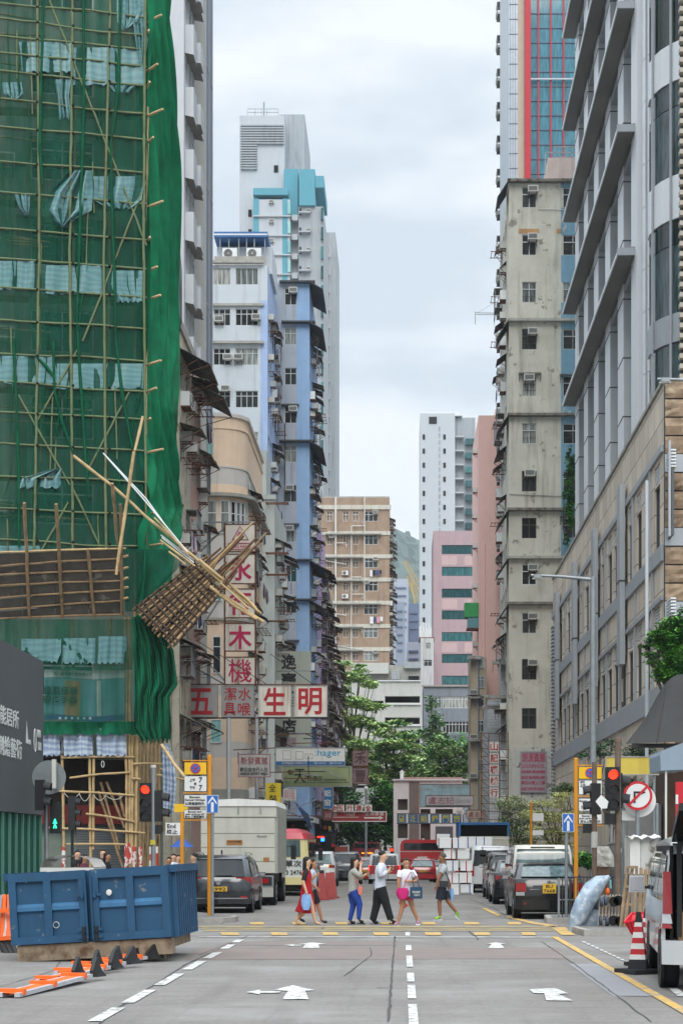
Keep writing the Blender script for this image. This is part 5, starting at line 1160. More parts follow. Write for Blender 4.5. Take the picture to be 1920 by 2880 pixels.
# ================================================================ HILL + FAR
m_hill=mat('wooded_hill','355048',.95,var=.45,vs=.03,patch=('2f4a40',.02,.5,.1))
mb=MB(); pts=[];nx,ny=70,14
for j in range(ny):
    for i in range(nx):
        x=-500+i*22.; y=1500+j*45.; h=398*math.exp(-((x+110)/420)**2)*(j/(ny-1))**.8*(1+.02*math.sin(x*.012+1)); pts.append((x,y+10*math.sin(x*.03),h-2+random.uniform(-1.5,1.5)*(j>0)))
mb.grid(pts,nx,ny,m_hill,False); o=mb.build('hill',kind='structure')
r_=random.Random(8); mb=MB()
for i in range(9000):
    k=r_.randrange(nx*(ny-1)); p=Vector(pts[k]).lerp(Vector(pts[min(k+nx,len(pts)-1)]),r_.random())+Vector((r_.uniform(0,22),0,0)); s=r_.uniform(2.5,5)
    if k%nx==nx-1: continue
    fx=r_.random(); jj=k//nx; p=Vector(pts[k]).lerp(Vector(pts[k+1]),fx).lerp(Vector(pts[k+nx]),r_.random())
    if abs(p.x+20)>260: continue
    mb.add([p+Vector((-s,0,-2)),p+Vector((s,0,-2)),p+Vector((s*.6,1,s)),p+Vector((-s*.5,1,s*1.1))],[(0,1,2,3)],m_hill)
mb.build('forest',kind='stuff',label='wooded cover on the distant hill',category='forest')
D=620.; m_fg=mat('far_grey_block','8a93a2',.9,var=.03); m_fg2=mat('far_slate_block','66718a',.9,var=.03); m_fl=mat('far_pale_block','a8aebb',.9,var=.03)
GF='hazy office blocks in front of the hill'
def farb(lab,u0,u1,v,D,mt,rows=0):
    T=thing('office_block',lab,'building',(X((u0+u1)/2,D),D+10,0),GF); mb=MB(); mb.box(X(u0,D),X(u1,D),D,D+25,0,Z(v,D),mt); mb.build('body',T)
    for k in range(rows): mb=MB(); mb.box(X(u0+4,D),X(u1-6,D),D-.5,D-.01,Z(v+28+k*22,D),Z(v+24+k*22,D),m_fg2); mb.build('window_band',T)
farb('pale hazy block with thin dark bands, left of the cranes',1106,1148,1628,620.,m_fl,6); farb('slate blue hazy block in front of the pale one',1112,1138,1693,560.,m_fg,6); farb('dark slate sliver beside the slender white tower',1148,1180,1698,580.,m_fg2,3)
farb('low white block with a glazed front under the slate ones',1144,1182,1806,300.,m_fl,2)
CR_=mat('crane_yellow','b59a5e',.7)
D=600.; T=thing('tower_crane','yellow lattice crane jibs leaning beside the slender white tower','crane',(X(1160,D),D-3,0))
for a,b,c,d in ((1133,1580,1180,1665),(1143,1620,1168,1695)):
    mb=MB(); p,q=P(a,b,D-3),P(c,d,D-3); mb.bar(p,q,.4,.4,CR_); mb.bar(p+Vector((1.2,0,.4)),q+Vector((1.4,0,.6)),.3,.3,CR_)
    for k in range(12): t=k/12; mb.bar(p.lerp(q,t),p.lerp(q,t+.06)+Vector((1.3,0,.5)),.2,.2,CR_)
    mb.build('jib',T)
mb=MB(); mb.bar(P(1156,1640,D-3),P(1168,1700,D-3),.6,.6,CR_); mb.build('cab_mast',T)
D=150.; T=thing('roof_crane','small roof crane arm jutting into the sky left of the concrete tenement','crane',P(1418,880,D)); mb=MB(); mb.bar(P(1336,879,D),P(1425,881,D),.05,.05,m_steel); mb.bar(P(1336,884,D),P(1425,885,D),.05,.05,m_steel); mb.bar(P(1336,876,D),P(1336,912,D),.06,.06,m_steel); mb.bar(P(1345,878,D),P(1400,845,D),.02,.02,m_steel); mb.build('boom',T)
# ================================================================ SIGNS
m_sw_=mat('sign_white','cfcfca',.6,var=.06,stain=.25); m_sr=mat('sign_red','a51c26',.6,var=.08); m_sb=mat('sign_black','16181b',.6,var=.05); m_sg=mat('sign_grey','979795',.7,var=.08,stain=.4); m_sgl=mat('sign_beige_white','d9d3c8',.7,var=.12,stain=.9,scol='7d5a3c')
m_blu=mat('sign_blue','1f5f92',.6,var=.1); m_crim=mat('sign_crimson','b01d4c',.65,var=.1)
GS='shop signs hanging over the street'
def panel(T,nm,u0,u1,v0,v1,D,mt,th=.08,frame=None,fw_=.04):
    mb=MB(); mb.box(X(u0,D),X(u1,D),D,D+th,Z(v1,D),Z(v0,D),mt); o=mb.build(nm,T)
    if frame:
        mb=MB(); a,b,c,d=X(u0,D),X(u1,D),Z(v1,D),Z(v0,D); w_=fw_
        mb.box(a-w_,b+w_,D-.02,D+th+.01,d,d+w_,frame); mb.box(a-w_,b+w_,D-.02,D+th+.01,c-w_,c,frame); mb.box(a-w_,a,D-.02,D+th+.01,c,d,frame); mb.box(b,b+w_,D-.02,D+th+.01,c,d,frame); mb.build('frame',T)
    return o
def tx(T,s,u,v,w_,h,D,mt,**k): 
    sc_=D/FP; return text(T,s,(X(u,D),D-.012,Z(v,D)),w_*sc_,h*sc_,mt,**k)
def sign(lab,D,u0,u1,v0,v1,mt,frame=m_rust,nm='shop_sign',texts=(),arm=None,**k):
    T=thing(nm,lab,'sign',(X((u0+u1)/2,D),D,Z(v1,D)),GS); panel(T,'board',u0,u1,v0,v1,D,mt,.1,frame)
    for s,u,v,w_,h,m_ in texts: tx(T,s,u,v,w_,h,D,m_,off=.004)
    if arm:
        for (a,b,c,d) in arm: mb=MB(); mb.bar(P(a,b,D+.05),P(c,d,D+.05),.05,.05,m_rust); mb.build('bracket_arm',T)
    return T
# big vertical sign
D=88.; T=thing('shop_sign','tall rusty vertical sign with five white panels and crimson characters','sign',(X(675,D),D,Z(1925,D)),GS)
for v0,v1 in ((1476,1550),(1560,1640),(1658,1736),(1755,1830),(1850,1924)): panel(T,'board',634,716,v0,v1,D,m_sgl,.1,m_rust,.05)
tx(T,'永',675,1505,20,20,D,m_crim,off=.02); tx(T,'WING HANG',674,1537,60,11,D,m_crim,off=.015)
mb=MB(); mb.tube([P(654,1518,D)+Vector((0,-.02,0)),P(675,1480,D)+Vector((0,-.02,0)),P(698,1518,D)+Vector((0,-.02,0)),P(654,1518,D)+Vector((0,-.02,0))],.025,m_crim,4)
q=[P(643,1528,D),P(707,1528,D),P(707,1546,D),P(643,1546,D),P(643,1528,D)]; mb.tube([a+Vector((0,-.02,0)) for a in q],.02,m_crim,4); mb.build('emblem',T)
for s,v in (('永',1600),('行',1697),('木',1793),('機',1887)): tx(T,s,675,v,66,66,D,m_crim,off=.006 if s=='機' else .025)
mb=MB()
for u in (632,718): mb.bar(P(u,1470,D+.12),P(u,1930,D+.12),.09,.09,m_rust)
mb.build('side_rail',T)
for a in ((500,1470,716,1468),(555,1560,640,1475),(545,1800,640,1650),(545,1820,640,1925),(510,1860,640,1930)): mb=MB(); mb.bar(P(a[0],a[1],D+.3),P(a[2],a[3],D+.15),.07,.07,m_steel); mb.build('bracket_arm',T)
# horizontal sign
D=80.; T=thing('shop_sign','long horizontal grey sign with five panels and bold red characters above the street','sign',(X(700,D),D,Z(2018,D)),GS)
for u0,u1,mt_ in ((470,512,m_sg),(522,611,m_sg),(624,713,m_sg),(727,818,m_sgl),(828,919,m_sgl)): panel(T,'board',u0,u1,1930,2016,D,mt_,.1,m_steel,.03)
for s,u,v,w_,h in (('金',470,1973,74,78),('五',564,1973,68,74),('生',772,1973,62,78),('明',872,1973,66,76),('潔',648,1952,34,36),('具',646,1995,34,36),('水',688,1952,36,36),('喉',687,1995,36,36)): tx(T,s,u,v,w_,h,D,m_sr,off=.02 if w_>50 else .006)
mb=MB(); mb.bar(P(475,1925,D+.12),P(920,1926,D+.12),.05,.05,m_rust); mb.bar(P(475,2020,D+.12),P(920,2020,D+.12),.05,.05,m_rust); mb.build('side_rail',T)
for a in ((480,2022,640,2021),(760,1840,880,1925),(550,1800,750,1925),(500,1850,640,1930)): mb=MB(); mb.bar(P(a[0],a[1],D+.2),P(a[2],a[3],D+.15),.03,.03,m_sb); mb.build('stay_wire',T)
D=118.; T=thing('shop_sign','tall greenish grey vertical sign with weathered black characters behind the long red lettered sign','sign',(X(820,D),D,Z(2200,D)),GS)
m_gg=mat('greenish_sign_panel','9da39a',.7,var=.06,stain=.35)
for v0,v1 in ((1832,1887),(1889,2062),(2064,2100),(2102,2198)): panel(T,'board',765,874,v0,v1,D,m_gg,.3)
for s,v,h in (('逸',1862,44),('豪',1912,40),('酒',1965,44),('店',2042,40)): tx(T,s,812,v,42,h,D,m_sb,off=.03)
mb=MB(); mb.box(X(788,D),X(806,D),D-.02,D-.003,Z(2100,D),Z(2075,D),mat('maroon_patch','5a3f44',.8)); mb.box(X(812,D),X(832,D),D-.02,D-.003,Z(2100,D),Z(2075,D),mat('mauve_patch','8a7a82',.8)); mb.build('poster',T)
D=95.; sign('wide white electrical brand sign with turquoise lettering and a navy bottom band',D,776,969,2105,2153,m_sw_,m_steel,texts=((':hager',922,2120,74,24,mat('turquoise_letter','2f93b5',.6)),),arm=((655,2110,776,2104),(770,2122,815,2122)))
T=[o for o in bpy.data.objects if o.get('label','').startswith('wide white electrical')][0]
panel(T,'bottom_band',776,969,2142,2153,D-.02,m_blu,.018); tx(T,'永明電器行有限公司',827,2147,70,7,D-.03,m_sw_); tx(T,'電話 23978276',900,2147,34,6,D-.03,m_sw_); tx(T,'傳真 23941628',943,2147,34,6,D-.03,m_sw_)
mb=MB(); 
for u0,u1,v0,v1 in ((795,818,2112,2136),(832,852,2114,2136),(858,880,2121,2133)):
    mb.tube([(X(a,D),D-.01,Z(b,D)) for a,b in ((u0,v0),(u1,v0),(u1,v1),(u0,v1),(u0,v0))],.012,m_sg,4)
mb.build('product_drawing',T)
m_ol=mat('olive_sign','8f9a72',.65,var=.06,stain=.15)
D=97.; T=sign('olive green hotel sign with a large brushed character below the electrical sign',D,799,988,2157,2212,m_ol,m_steel,texts=(('新',818,2173,17,16,m_sb),('天',843,2183,32,40,m_sb),('地',866,2186,20,20,m_sb),('酒店',892,2190,27,14,m_sb),('SUNNYDAY HOTEL',943,2194,62,6,m_sb)))
mb=MB(); 
for q in ([(805,2184),(805,2203),(812,2203)],[(826,2202),(982,2201),(982,2160),(950,2160)]): mb.tube([(X(a,D),D-.01,Z(b,D)) for a,b in q],.01,m_sb,4)
mb.build('sign_border',T)
D=99.; m_rm=mat('rusty_mauve_sign','7d6a6c',.8,var=.25,vs=4,patch=('5e4a48',3,.52,.1)); m_rml=mat('rusted_letter','4a3034',.8,var=.2)
sign('rusty square sign panel above its twin, right of the electrical sign',D,992,1034,2112,2154,m_rm,m_rust,texts=(('禾',1013,2133,32,34,m_rml),)); sign('rusty square sign panel below its twin, right of the olive hotel sign',D,992,1035,2161,2204,m_rm,m_rust,texts=(('豐',1013,2182,30,34,m_rml),))
D=84.; sign('small white guesthouse sign with faded red and black Chinese lines',D,672,758,2123,2184,m_sw_,mat('pink_frame','b0808a',.7),texts=(('新發賓館',715,2140,76,22,mat('faded_red','b5626a',.7)),('歡迎自由行人住',714,2165,78,12,m_sb),('純麻乾房 過夜特平 時鐘50',714,2177,78,9,m_sb)))
D=82.; sign('narrow bright yellow vertical sign with black characters over the grey truck',D,747,790,2203,2300,mat('sign_yellow','c9b21e',.6,var=.12,stain=.2),None,texts=(('全',766,2217,20,22,m_sb),('裝',768,2247,22,22,m_sb),('修',766,2272,18,18,m_sb)))
D=110.; sign('faded pink lettered white sign behind the yellow vertical sign',D,797,832,2219,2252,m_sw_,None,texts=(('興隆',814,2235,30,28,mat('faded_pink_letter','c08f96',.8)),))
D=112.; sign('plain pale blue board right of the faded pink sign',D,833,866,2215,2246,mat('pale_blue_board','7f9fc6',.8,var=.1),None)
D=104.; sign('narrow blue vertical sign with two white characters above the maroon paint sign',D,911,935,2216,2274,m_blu,m_steel,texts=(('鋁',921,2232,18,18,m_sw_),('窗',921,2258,18,18,m_sw_)))
sign('small dull red sign under the narrow blue one',D,910,934,2281,2306,mat('dull_red_board','7a4448',.8,var=.2),m_rust,texts=(('油漆',922,2294,18,12,m_sg),))
D=106.; T=thing('shop_sign','row of white squares with red characters on top of the maroon paint sign','sign',(X(1000,D),D-.2,Z(2285,D)),GS)
for s,u in (('金',939,),('五',957),('行',983),('源',1008),('全',1035)): panel(T,'board',u-10,u+11,2264,2284,D-.2,m_sw_,.08); tx(T,s,u,2274,17,17,D-.2,m_sr,off=.02)
m_mrn=mat('maroon_sign','8f2f33',.6,var=.1)
T=sign('maroon paint shop sign with white characters and a white arrow, on a lamp bracket',D,936,1085,2285,2310,m_mrn,m_aluw,texts=(('全新漆油',1052,2289,52,11,m_sw_),('PAINT',986,2292,22,6,m_sw_),('邦',942,2292,10,10,m_sw_),('NIPPON',987,2286.5,22,4,m_sw_)))
mb=MB(); mb.box(X(1024,D),X(1068,D),D-.02,D-.004,Z(2303,D),Z(2299,D),m_sw_); mb.prism([(X(1066,D),D-.02,Z(2296,D)),(X(1078,D),D-.02,Z(2301,D)),(X(1066,D),D-.02,Z(2306,D))],(0,.015,0),m_sw_); mb.box(X(936,D),X(1008,D),D-.02,D-.003,Z(2300,D),Z(2298.5,D),m_sw_); mb.build('arrow_mark',T)
mb=MB(); mb.tube([P(1029,2310,D+.2),P(1029,2222,D+.2)],.07,m_steel,8); mb.build('bracket_arm',T)
# right side signs
D=128.; T=thing('shop_sign','row of six blue squares with yellow characters above the red bus','sign',(X(1205,D),D,Z(2315,D)),GS); m_yc=mat('sign_yellow_letter','b5a83e',.7,var=.1)
for i,s in enumerate('豐泛鋁鋼門窗'): u=1129+i*31; panel(T,'board',u-12,u+12,2291,2315,D,m_blu,.1,m_steel,.03); tx(T,s,u,2303,18,19,D,m_yc,off=.02)
mb=MB(); mb.bar(P(1115,2289,D+.12),P(1345,2290,D+.12),.06,.06,m_rust); mb.bar(P(1115,2317,D+.12),P(1345,2316,D+.12),.06,.06,m_rust); mb.build('side_rail',T)
D=134.; m_tg=mat('weathered_teal_sign','8aa3aa',.75,var=.2,vs=3,stain=.3)
T=sign('large weathered teal sign with worn lettering above the six blue squares',D,1182,1320,2207,2270,m_tg,m_rust,texts=(('Asia',1197,2218,24,11,m_sg),('和記電機工程公司',1268,2213,92,9,m_sg)))
sign('grey sign with mauve characters fixed in front of the teal sign',D-.4,1198,1330,2239,2265,mat('mauve_grey_sign','a39fa0',.75,var=.1,stain=.3),m_rust,texts=(('盧志記',1240,2252,72,20,mat('mauve_letter','8d5560',.8)),('帆布工程',1300,2254,44,11,m_sg)))
D=124.; sign('low beige sign with faded red characters under the five panel sign',D,1312,1396,2280,2301,mat('beige_sign','b0a79c',.75,var=.1,stain=.6,scol='7d5a3c'),m_rust,texts=(('盧志記',1341,2291,50,15,mat('faded_maroon','8a4a48',.8)),('帆布工程',1383,2292,34,9,m_sg)))
sign('small white sign with a mauve symbol above the end of the blue squares',D+2,1281,1304,2278,2291,m_sw_,None,texts=(('公',1292,2285,14,10,mat('mauve_letter','8d5560',.8)),))
D=106.; T=thing('shop_sign','tall vertical sign of five white squares with red characters on a scaffold frame','sign',(X(1389,D),D,Z(2240,D)),GS)
for i,s in enumerate('山記機械行'): v=2100+i*32.4; panel(T,'board',1376,1402,v-14,v+14,D,m_sw_,.12,m_steel,.02); tx(T,s,1389,v,22,23,D,m_sr,off=.02)
mb=MB()
for u in (1352,1374,1404,1428): mb.bar(P(u,2060,D+.4),P(u,2330,D+.4),.05,.05,m_rust)
for v in range(2062,2330,22): mb.bar(P(1350,v,D+.4),P(1430,v+3,D+.4),.04,.04,m_rust); mb.bar(P(1352,v,D+.45),P(1376,v+22,D+.45),.03,.03,m_rust)
for a in ((1404,2100,1430,2140),(1404,2160,1430,2200),(1404,2230,1428,2190)): mb.bar(P(a[0],a[1],D+.35),P(a[2],a[3],D+.35),.04,.04,m_steel)
mb.build('support_frame',T)
m_ww=mat('peeling_whitewash','bdbdb8',.9,var=.12,stain=.5,patch=('77746c',1.5,.56,.05)); DC=114.
mb=MB(); mb.box(X(1432,DC),X(1554,DC),DC-.12,DC-.01,2.5,Z(2102,DC),m_ww); o=mb.build('whitewashed_panel',[o for o in bpy.data.objects if o.get('label','').startswith('stained grey concrete')][0])
m_lh=mat('dusty_mauve_board','9a8f98',.7,var=.06,stain=.3); D=DC-.3
sign('dusty mauve hotel board with crimson Chinese and Latin lettering on the peeling white wall',D,1465,1535,2116,2228,m_lh,m_steel,texts=(('朗源賓館',1500,2131,64,26,m_crim),('LUNG YUEN HOTEL',1498,2155,64,10,m_crim),('提供免費上網 自設電腦',1499,2171,66,9,m_crim),('由亞皆老街4號',1499,2187,66,10,m_crim),('新亞大廈上二樓',1499,2202,66,10,m_crim),('自由行 公幹 日租 月租均可',1499,2219,66,9,m_crim)))
# white modern entrance block behind the bus
D=178.; m_ent=mat('entrance_white','e6e8e8',.7,var=.04,stain=.15); T=thing('low_block','white two storey entrance block with a brown slatted panel above the red bus','building',(X(1180,D),D+3,gz(D)))
x0=X(1106,D); x1=X(1300,D); W=Wall(T,(x0,D),(x1,D),0,Z(2196,D))
for u0,u1,v0,v1 in ((1118,1146,2248,2279),(1118,1146,2316,2358),(1182,1210,2276,2290),(1182,1210,2316,2380),(1224,1273,2276,2290)): W.hole(X(u0,D)-x0,X(u1,D)-x0,Z(v1,D),Z(v0,D))
W.make(m_ent); body(T,x0,x1,D+.5,D+7,0,Z(2200,D),mat('dim_interior','574f45',.9),'interior_wall')
mb=MB(); 
for i in range(14): mb.box(X(1150+i*2.1,D),X(1151.6+i*2.1,D),D-.08,D-.003,-2,Z(2200,D),mat('brown_slats','77655c',.8))
mb.build('slatted_panel',T)
mb=MB(); mb.box(X(1224,D),X(1273,D),D-.06,D-.003,-2,Z(2325,D),m_shut); mb.build('roller_shutter',T)
mb=MB(); mb.box(x0-.1,X(1320,D),D-.3,D+.5,Z(2196,D),Z(2192,D),m_ent); mb.build('roof_edge',T)
mb=MB(); mb.prism([(x0+1,D+.2,Z(2192,D)),(x0+1,D+3,Z(2183,D)),(x0+1,D+3,Z(2192,D))],(6,0,0),mat('clay_tile_roof','7d5b50',.9,var=.25,vs=6)); mb.build('tiled_roof',T)
mb=MB(); mb.box(X(1125,D),X(1135,D),D+.6,D+1.,Z(2192,D),Z(2172,D),m_ent); mb.prism([(X(1122,D),D+.6,Z(2172,D)),(X(1138,D),D+.6,Z(2172,D)),(X(1130,D),D+.6,Z(2164,D))],(0,.5,0),m_ent); mb.build('roof_vent',T)
T=thing('person','tiny figure in a white shirt standing in the entrance opening above the bus','person',(X(1190,D),D+.4,Z(2372,D)))
mb=MB(); mb.sph((0,0,.62),.1,mat('dark_hair','15110f',.7,var=.1),8,6); mb.tube([(0,0,0),(0,0,.3),(0,0,.5)],[.17,.2,.08],mat('shirt_white','c9cdd2',.8),8); mb.build('body',T,local=True)
# grouped signs/rigs on the left: dark scaffoldy sign frames near the street
T=thing('street_scaffold','tangle of rusty sign brackets and lattice frames around the guesthouse sign','sign scaffold',(X(760,90),90,Z(2200,90)))
rr=random.Random(12)
for i in range(26):
    D=rr.uniform(84,104); u=rr.uniform(640,900); v=rr.uniform(2060,2300); L=rr.uniform(30,130); a=rr.choice((0,0,.05,-.05,1.57,.7,-.7))
    mb=MB(); mb.bar(P(u,v,D),P(u+L*math.cos(a),v+L*.5*math.sin(a),D),.045,.045,rr.choice((m_rust,m_steel,m_sb))); mb.build('steel_bar',T)
T=thing('street_pole','plain grey steel pole left of the guesthouse sign','pole',(X(643,78),78,.14)); mb=MB(); mb.tube([(X(643,78),78,.14),(X(643,78),78,Z(2020,78))],.09,m_mc,8); mb.build('shaft',T)
T=thing('street_pole','plain grey steel pole right of the guesthouse sign','pole',(X(722,86),86,.14)); mb=MB(); mb.tube([(X(722,86),86,.14),(X(722,86),86,Z(2010,86))],.09,m_mc,8); mb.build('shaft',T)
# shop canopies / umbrellas in the left background
D=100.; T=thing('market_umbrella','tilted dark blue umbrella beyond the yellow vertical sign','umbrella',(X(858,D),D,gz(D)+.14)); mb=MB(); m_du=mat('navy_canvas','1f3f63',.8,var=.1)
n=10; c=P(868,2292,D); rim=[c+Vector((.55*math.cos(t)-.3,.8*math.sin(t),-.9*math.cos(t)-.1)) for t in [2*math.pi*i/n for i in range(n)]]; mb.add([c]+rim,[(0,i+1,(i+1)%n+1) for i in range(n)],m_du); mb.build('canopy',T); mb=MB(); mb.bar(c,(X(858,D),D,gz(D)+.14),.04,.04,m_steel); mb.build('shaft',T)
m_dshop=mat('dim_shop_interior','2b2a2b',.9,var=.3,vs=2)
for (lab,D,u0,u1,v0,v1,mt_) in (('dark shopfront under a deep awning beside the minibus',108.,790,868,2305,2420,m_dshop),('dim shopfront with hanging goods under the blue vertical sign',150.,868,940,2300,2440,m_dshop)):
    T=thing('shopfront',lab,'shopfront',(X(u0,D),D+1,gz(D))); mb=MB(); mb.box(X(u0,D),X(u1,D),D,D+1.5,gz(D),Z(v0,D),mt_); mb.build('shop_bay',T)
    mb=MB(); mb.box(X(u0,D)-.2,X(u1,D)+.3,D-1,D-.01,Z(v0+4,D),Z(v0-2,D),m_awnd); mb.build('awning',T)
    for i in range(16): a=rr.uniform(u0+4,u1-6); b=rr.uniform(v0+12,v1-15); mb=MB(); mb.box(X(a,D),X(a+rr.uniform(5,12),D),D-.3,D-.02,Z(b+rr.uniform(5,16),D),Z(b,D),rr.choice((m_sr,m_sw_,m_rust,m_sg,m_blu,m_yc,m_dshop,m_mrn))); mb.build('hanging_good',T)
for i,(u,v,D,c_) in enumerate(((933,2267,140,'ff2a20'),(1100,2391,150,'ff2a20'),(905,2355,120,'2fd0ff'),(905,2345,120,'ff2020'))):
    pass
# ================================================================ VEHICLES
m_tyre=mat('tyre_rubber','17181a',.85,var=.15); m_rim=mat('alloy_rim','8b8e92',.3,.7,var=.1); m_blk=mat('black_plastic','1a1b1d',.6,var=.1)
m_red_l=mat('tail_lamp_red','8e0f14',.15,coat=1,var=.05); m_lit=mat('tail_lamp_lit','ff2418',.3,emit=2.2,var=0); m_amb=mat('amber_lamp','c9661c',.2,var=0); m_clr=mat('clear_lamp','b5b8ba',.15,var=.1)
m_chr=mat('chrome_trim','b9bcc0',.15,.9,var=.05); m_ypl=mat('yellow_number_plate','d0a52c',.5,var=.04); m_gl=pane_mat('car_glass',['12181a','1a2224','0e1314'],.03,.3)
m_glb=pane_mat('pale_car_glass',['5f7172','6d7f80','526466'],.03,.35)
def paint(nm,h,r=.25,met=.3,coat=.8): return mat(nm,h,r,met,var=.03,coat=coat,spec=.5)
_WH={}
def wheel(par,x,y,r,w_,side,rim=None):
    k=(r,w_,side,(rim or m_rim).name)
    if k not in _WH:
        a=MB(); a.tube([(-w_/2,0,0),(-w_/2+.03,0,0),(w_/2-.03,0,0),(w_/2,0,0)],[r*.93,r,r,r*.93],m_tyre,20)
        b=MB(); xo=side*w_/2; b.tube([(xo-side*.02,0,0),(xo+side*.012,0,0)],[r*.64,r*.6],rim or m_rim,16)
        for i in range(5): t=2*math.pi*i/5; b.bar((xo+side*.015,0,0),(xo+side*.015,r*.55*math.cos(t),r*.55*math.sin(t)),.03,.07,m_blk)
        _WH[k]=(a.mesh('wheel'),b.mesh('rim'))
    a,b=_WH[k]; o=inst('wheel',a,par,(x,y,r),local=True); inst('rim',b,o,(0,0,0),local=True); return o
def car(nm,lab,cat,loc,prof,hw,belt,tum,pt,rw,side=None,lights=(),plate=None,wheels=((.75,),(3.4,)),wr=.32,rz=0.,extra=None,group='vehicles parked and driving along the street',rails=False,gm=None,rwx=.8,bump=True,mirror=(2.9,1.0),bumpmat=None):
    T=thing(nm,lab,cat,loc,group,rz); zt=max(p[1] for p in prof)
    def xs(z): return hw*(1-tum*max(0,(z-belt)/(zt-belt))**1.2) if z>belt else hw*(1-.04*max(0,(belt-.25-z)))
    cy=sum(p[0] for p in prof)/len(prof); cz=sum(p[1] for p in prof)/len(prof); n=len(prof)
    vs=[];fs=[]; F=(-1,-.985,-.93,-.6,0,.6,.93,.985,1)
    for f in F:
        e={1:.10,.985:.045,.93:.012}.get(abs(f),0)
        bow=(.05*(abs(f))**3)
        for (y,z) in prof:
            L=math.hypot(y-cy,z-cz); k=1-e/L*1.0; yy=cy+(y-cy)*k; zz=cz+(z-cz)*k
            if y<cy: yy+=bow
            else: yy-=bow*3
            vs.append((f*xs(z),yy,zz))
    for j in range(len(F)-1):
        for i in range(n): a=j*n+i; b=j*n+(i+1)%n; fs.append((a,b,b+n,a+n))
    mb=MB(); mb.add(vs,fs,pt,True); mb.add(vs[:n],[tuple(range(n))],pt); mb.add(vs[-n:],[tuple(range(n))[::-1]],pt); o=mb.build('body',T,local=True)
    o.data.set_sharp_from_angle(angle=R(35)) if hasattr(o.data,'set_sharp_from_angle') else None
    def py(z):  # rear profile y at height z
        for (y0,z0),(y1,z1) in zip(prof,prof[1:]):
            if z0<=z<=z1 and z1>z0: return y0+(y1-y0)*(z-z0)/(z1-z0)
        return 0
    z0,z1=rw; mb=MB(); m_=8
    pts=[]
    for j in range(5):
        z=z0+(z1-z0)*j/4
        for i in range(m_+1): f=-1+2*i/m_; x=f*xs(z)*rwx; pts.append((x,py(z)+.05*abs(f*rwx)**3-.012-.0*abs(f),z))
    mb.grid(pts,m_+1,5,gm or m_gl); mb.build('rear_window',T,local=True)
    if rwx<.95:
        mb=MB(); z=z0-.0
        for zz,h in ((z0-.03,.03),(z1,.03)): mb.add([(-xs(zz)*rwx,py(zz)+.03,zz),(xs(zz)*rwx,py(zz)+.03,zz),(xs(zz)*rwx,py(zz)-.02,zz+h),(-xs(zz)*rwx,py(zz)-.02,zz+h)],[(0,1,2,3)],m_blk)
        mb.build('window_seal',T,local=True)
    if side:
        for s in (-1,1):
            for poly in side:
                mb=MB(); q=[(s*(xs(z)+.006),y,z) for y,z in poly]; q2=[(s*(xs(z)-.004),y,z) for y,z in poly]; m2=len(q)
                mb.add(q+q2,[tuple(range(m2))]+[(i,(i+1)%m2,m2+(i+1)%m2,m2+i) for i in range(m2)],m_gl); mb.build('side_window',T,local=True)
    for (x,z,w_,h,mt,dep) in lights:
        for s in ((-1,1) if x else (1,)):
            y=py(z+h/2)+.035*(x+w_/2>hw*.8); mb=MB(); mb.add([(s*(x-w_/2),y-.02,z),(s*(x+w_/2),y+.02,z),(s*(x+w_/2),py(z+h)+.02,z+h),(s*(x-w_/2),py(z+h)-.02,z+h),(s*(x-w_/2),y+.2,z),(s*(x+w_/2),y+dep,z),(s*(x+w_/2),y+dep,z+h),(s*(x-w_/2),y+.2,z+h)],[(0,1,2,3),(4,7,6,5),(0,4,5,1),(1,5,6,2),(2,6,7,3),(3,7,4,0)],mt)
            mb.build('tail_lamp',T,local=True)
    if bump:
        mb=MB(); zb=prof[0][1]; y=py(zb+.2); pl_=[(-hw*.98,y+.25),(-hw*.99,y+.02),(-hw*.8,y-.05),(0,y-.08),(hw*.8,y-.05),(hw*.99,y+.02),(hw*.98,y+.25)]
        mb.prism([(a,b,zb) for a,b in pl_],(0,0,.27),bumpmat or pt); mb.build('rear_bumper',T,local=True)
    if plate:
        s_,z,mt,w_=plate; y=py(z+.05)-.04-(.05 if z<.6 else 0); mb=MB(); mb.box(-w_/2,w_/2,y-.012,y+.01,z,z+.13 if '\n' not in s_ else z+.24,mt); o=mb.build('number_plate',T,local=True)
        inst('plate_lettering',text_mesh(s_,w_*.86,.09 if '\n' not in s_ else .2,m_sb,off=.01),o,(0,y-.014,z+(.065 if '\n' not in s_ else .12)),local=True)
    mb=MB(); L=max(p[0] for p in prof); mb.box(-hw+.12,hw-.12,.3,L-.3,.18,.45,m_blk); mb.build('underbody',T,local=True)
    for (y,) in wheels:
        for s in (-1,1):
            wheel(T,s*(hw-.1),y,wr,.2,s); mb=MB(); mb.tube([(s*(hw-.02),y,wr),(s*(hw+.004),y,wr)],wr*1.16,m_blk,20); mb.build('wheel_arch',T,local=True)
    y,z=mirror
    for s in (-1,1): mb=MB(); mb.box(s*(hw+.0),s*(hw+.17),y,y+.1,z,z+.13,pt if pt!=m_blk else m_blk); mb.box(s*(hw+.01),s*(hw+.16),y-.006,y-.002,z+.015,z+.115,m_chr); mb.build('wing_mirror',T,local=True)
    if rails:
        for s in (-1,1): mb=MB(); mb.tube([(s*(xs(zt)-.06),.6,zt-.01),(s*(xs(zt)-.06),.75,zt+.04),(s*(xs(zt)-.06),2.5,zt+.04),(s*(xs(zt)-.06),2.7,zt-.02)],.018,m_chr,6); mb.build('roof_rail',T,local=True)
    if extra: extra(T,hw,xs,py)
    return T
SED=[(.06,.26),(0,.5),(.02,.9),(.1,1.04),(.5,1.07),(1.15,1.40),(1.5,1.46),(2.5,1.45),(3.35,1.03),(4.35,.82),(4.5,.55),(4.42,.26)]
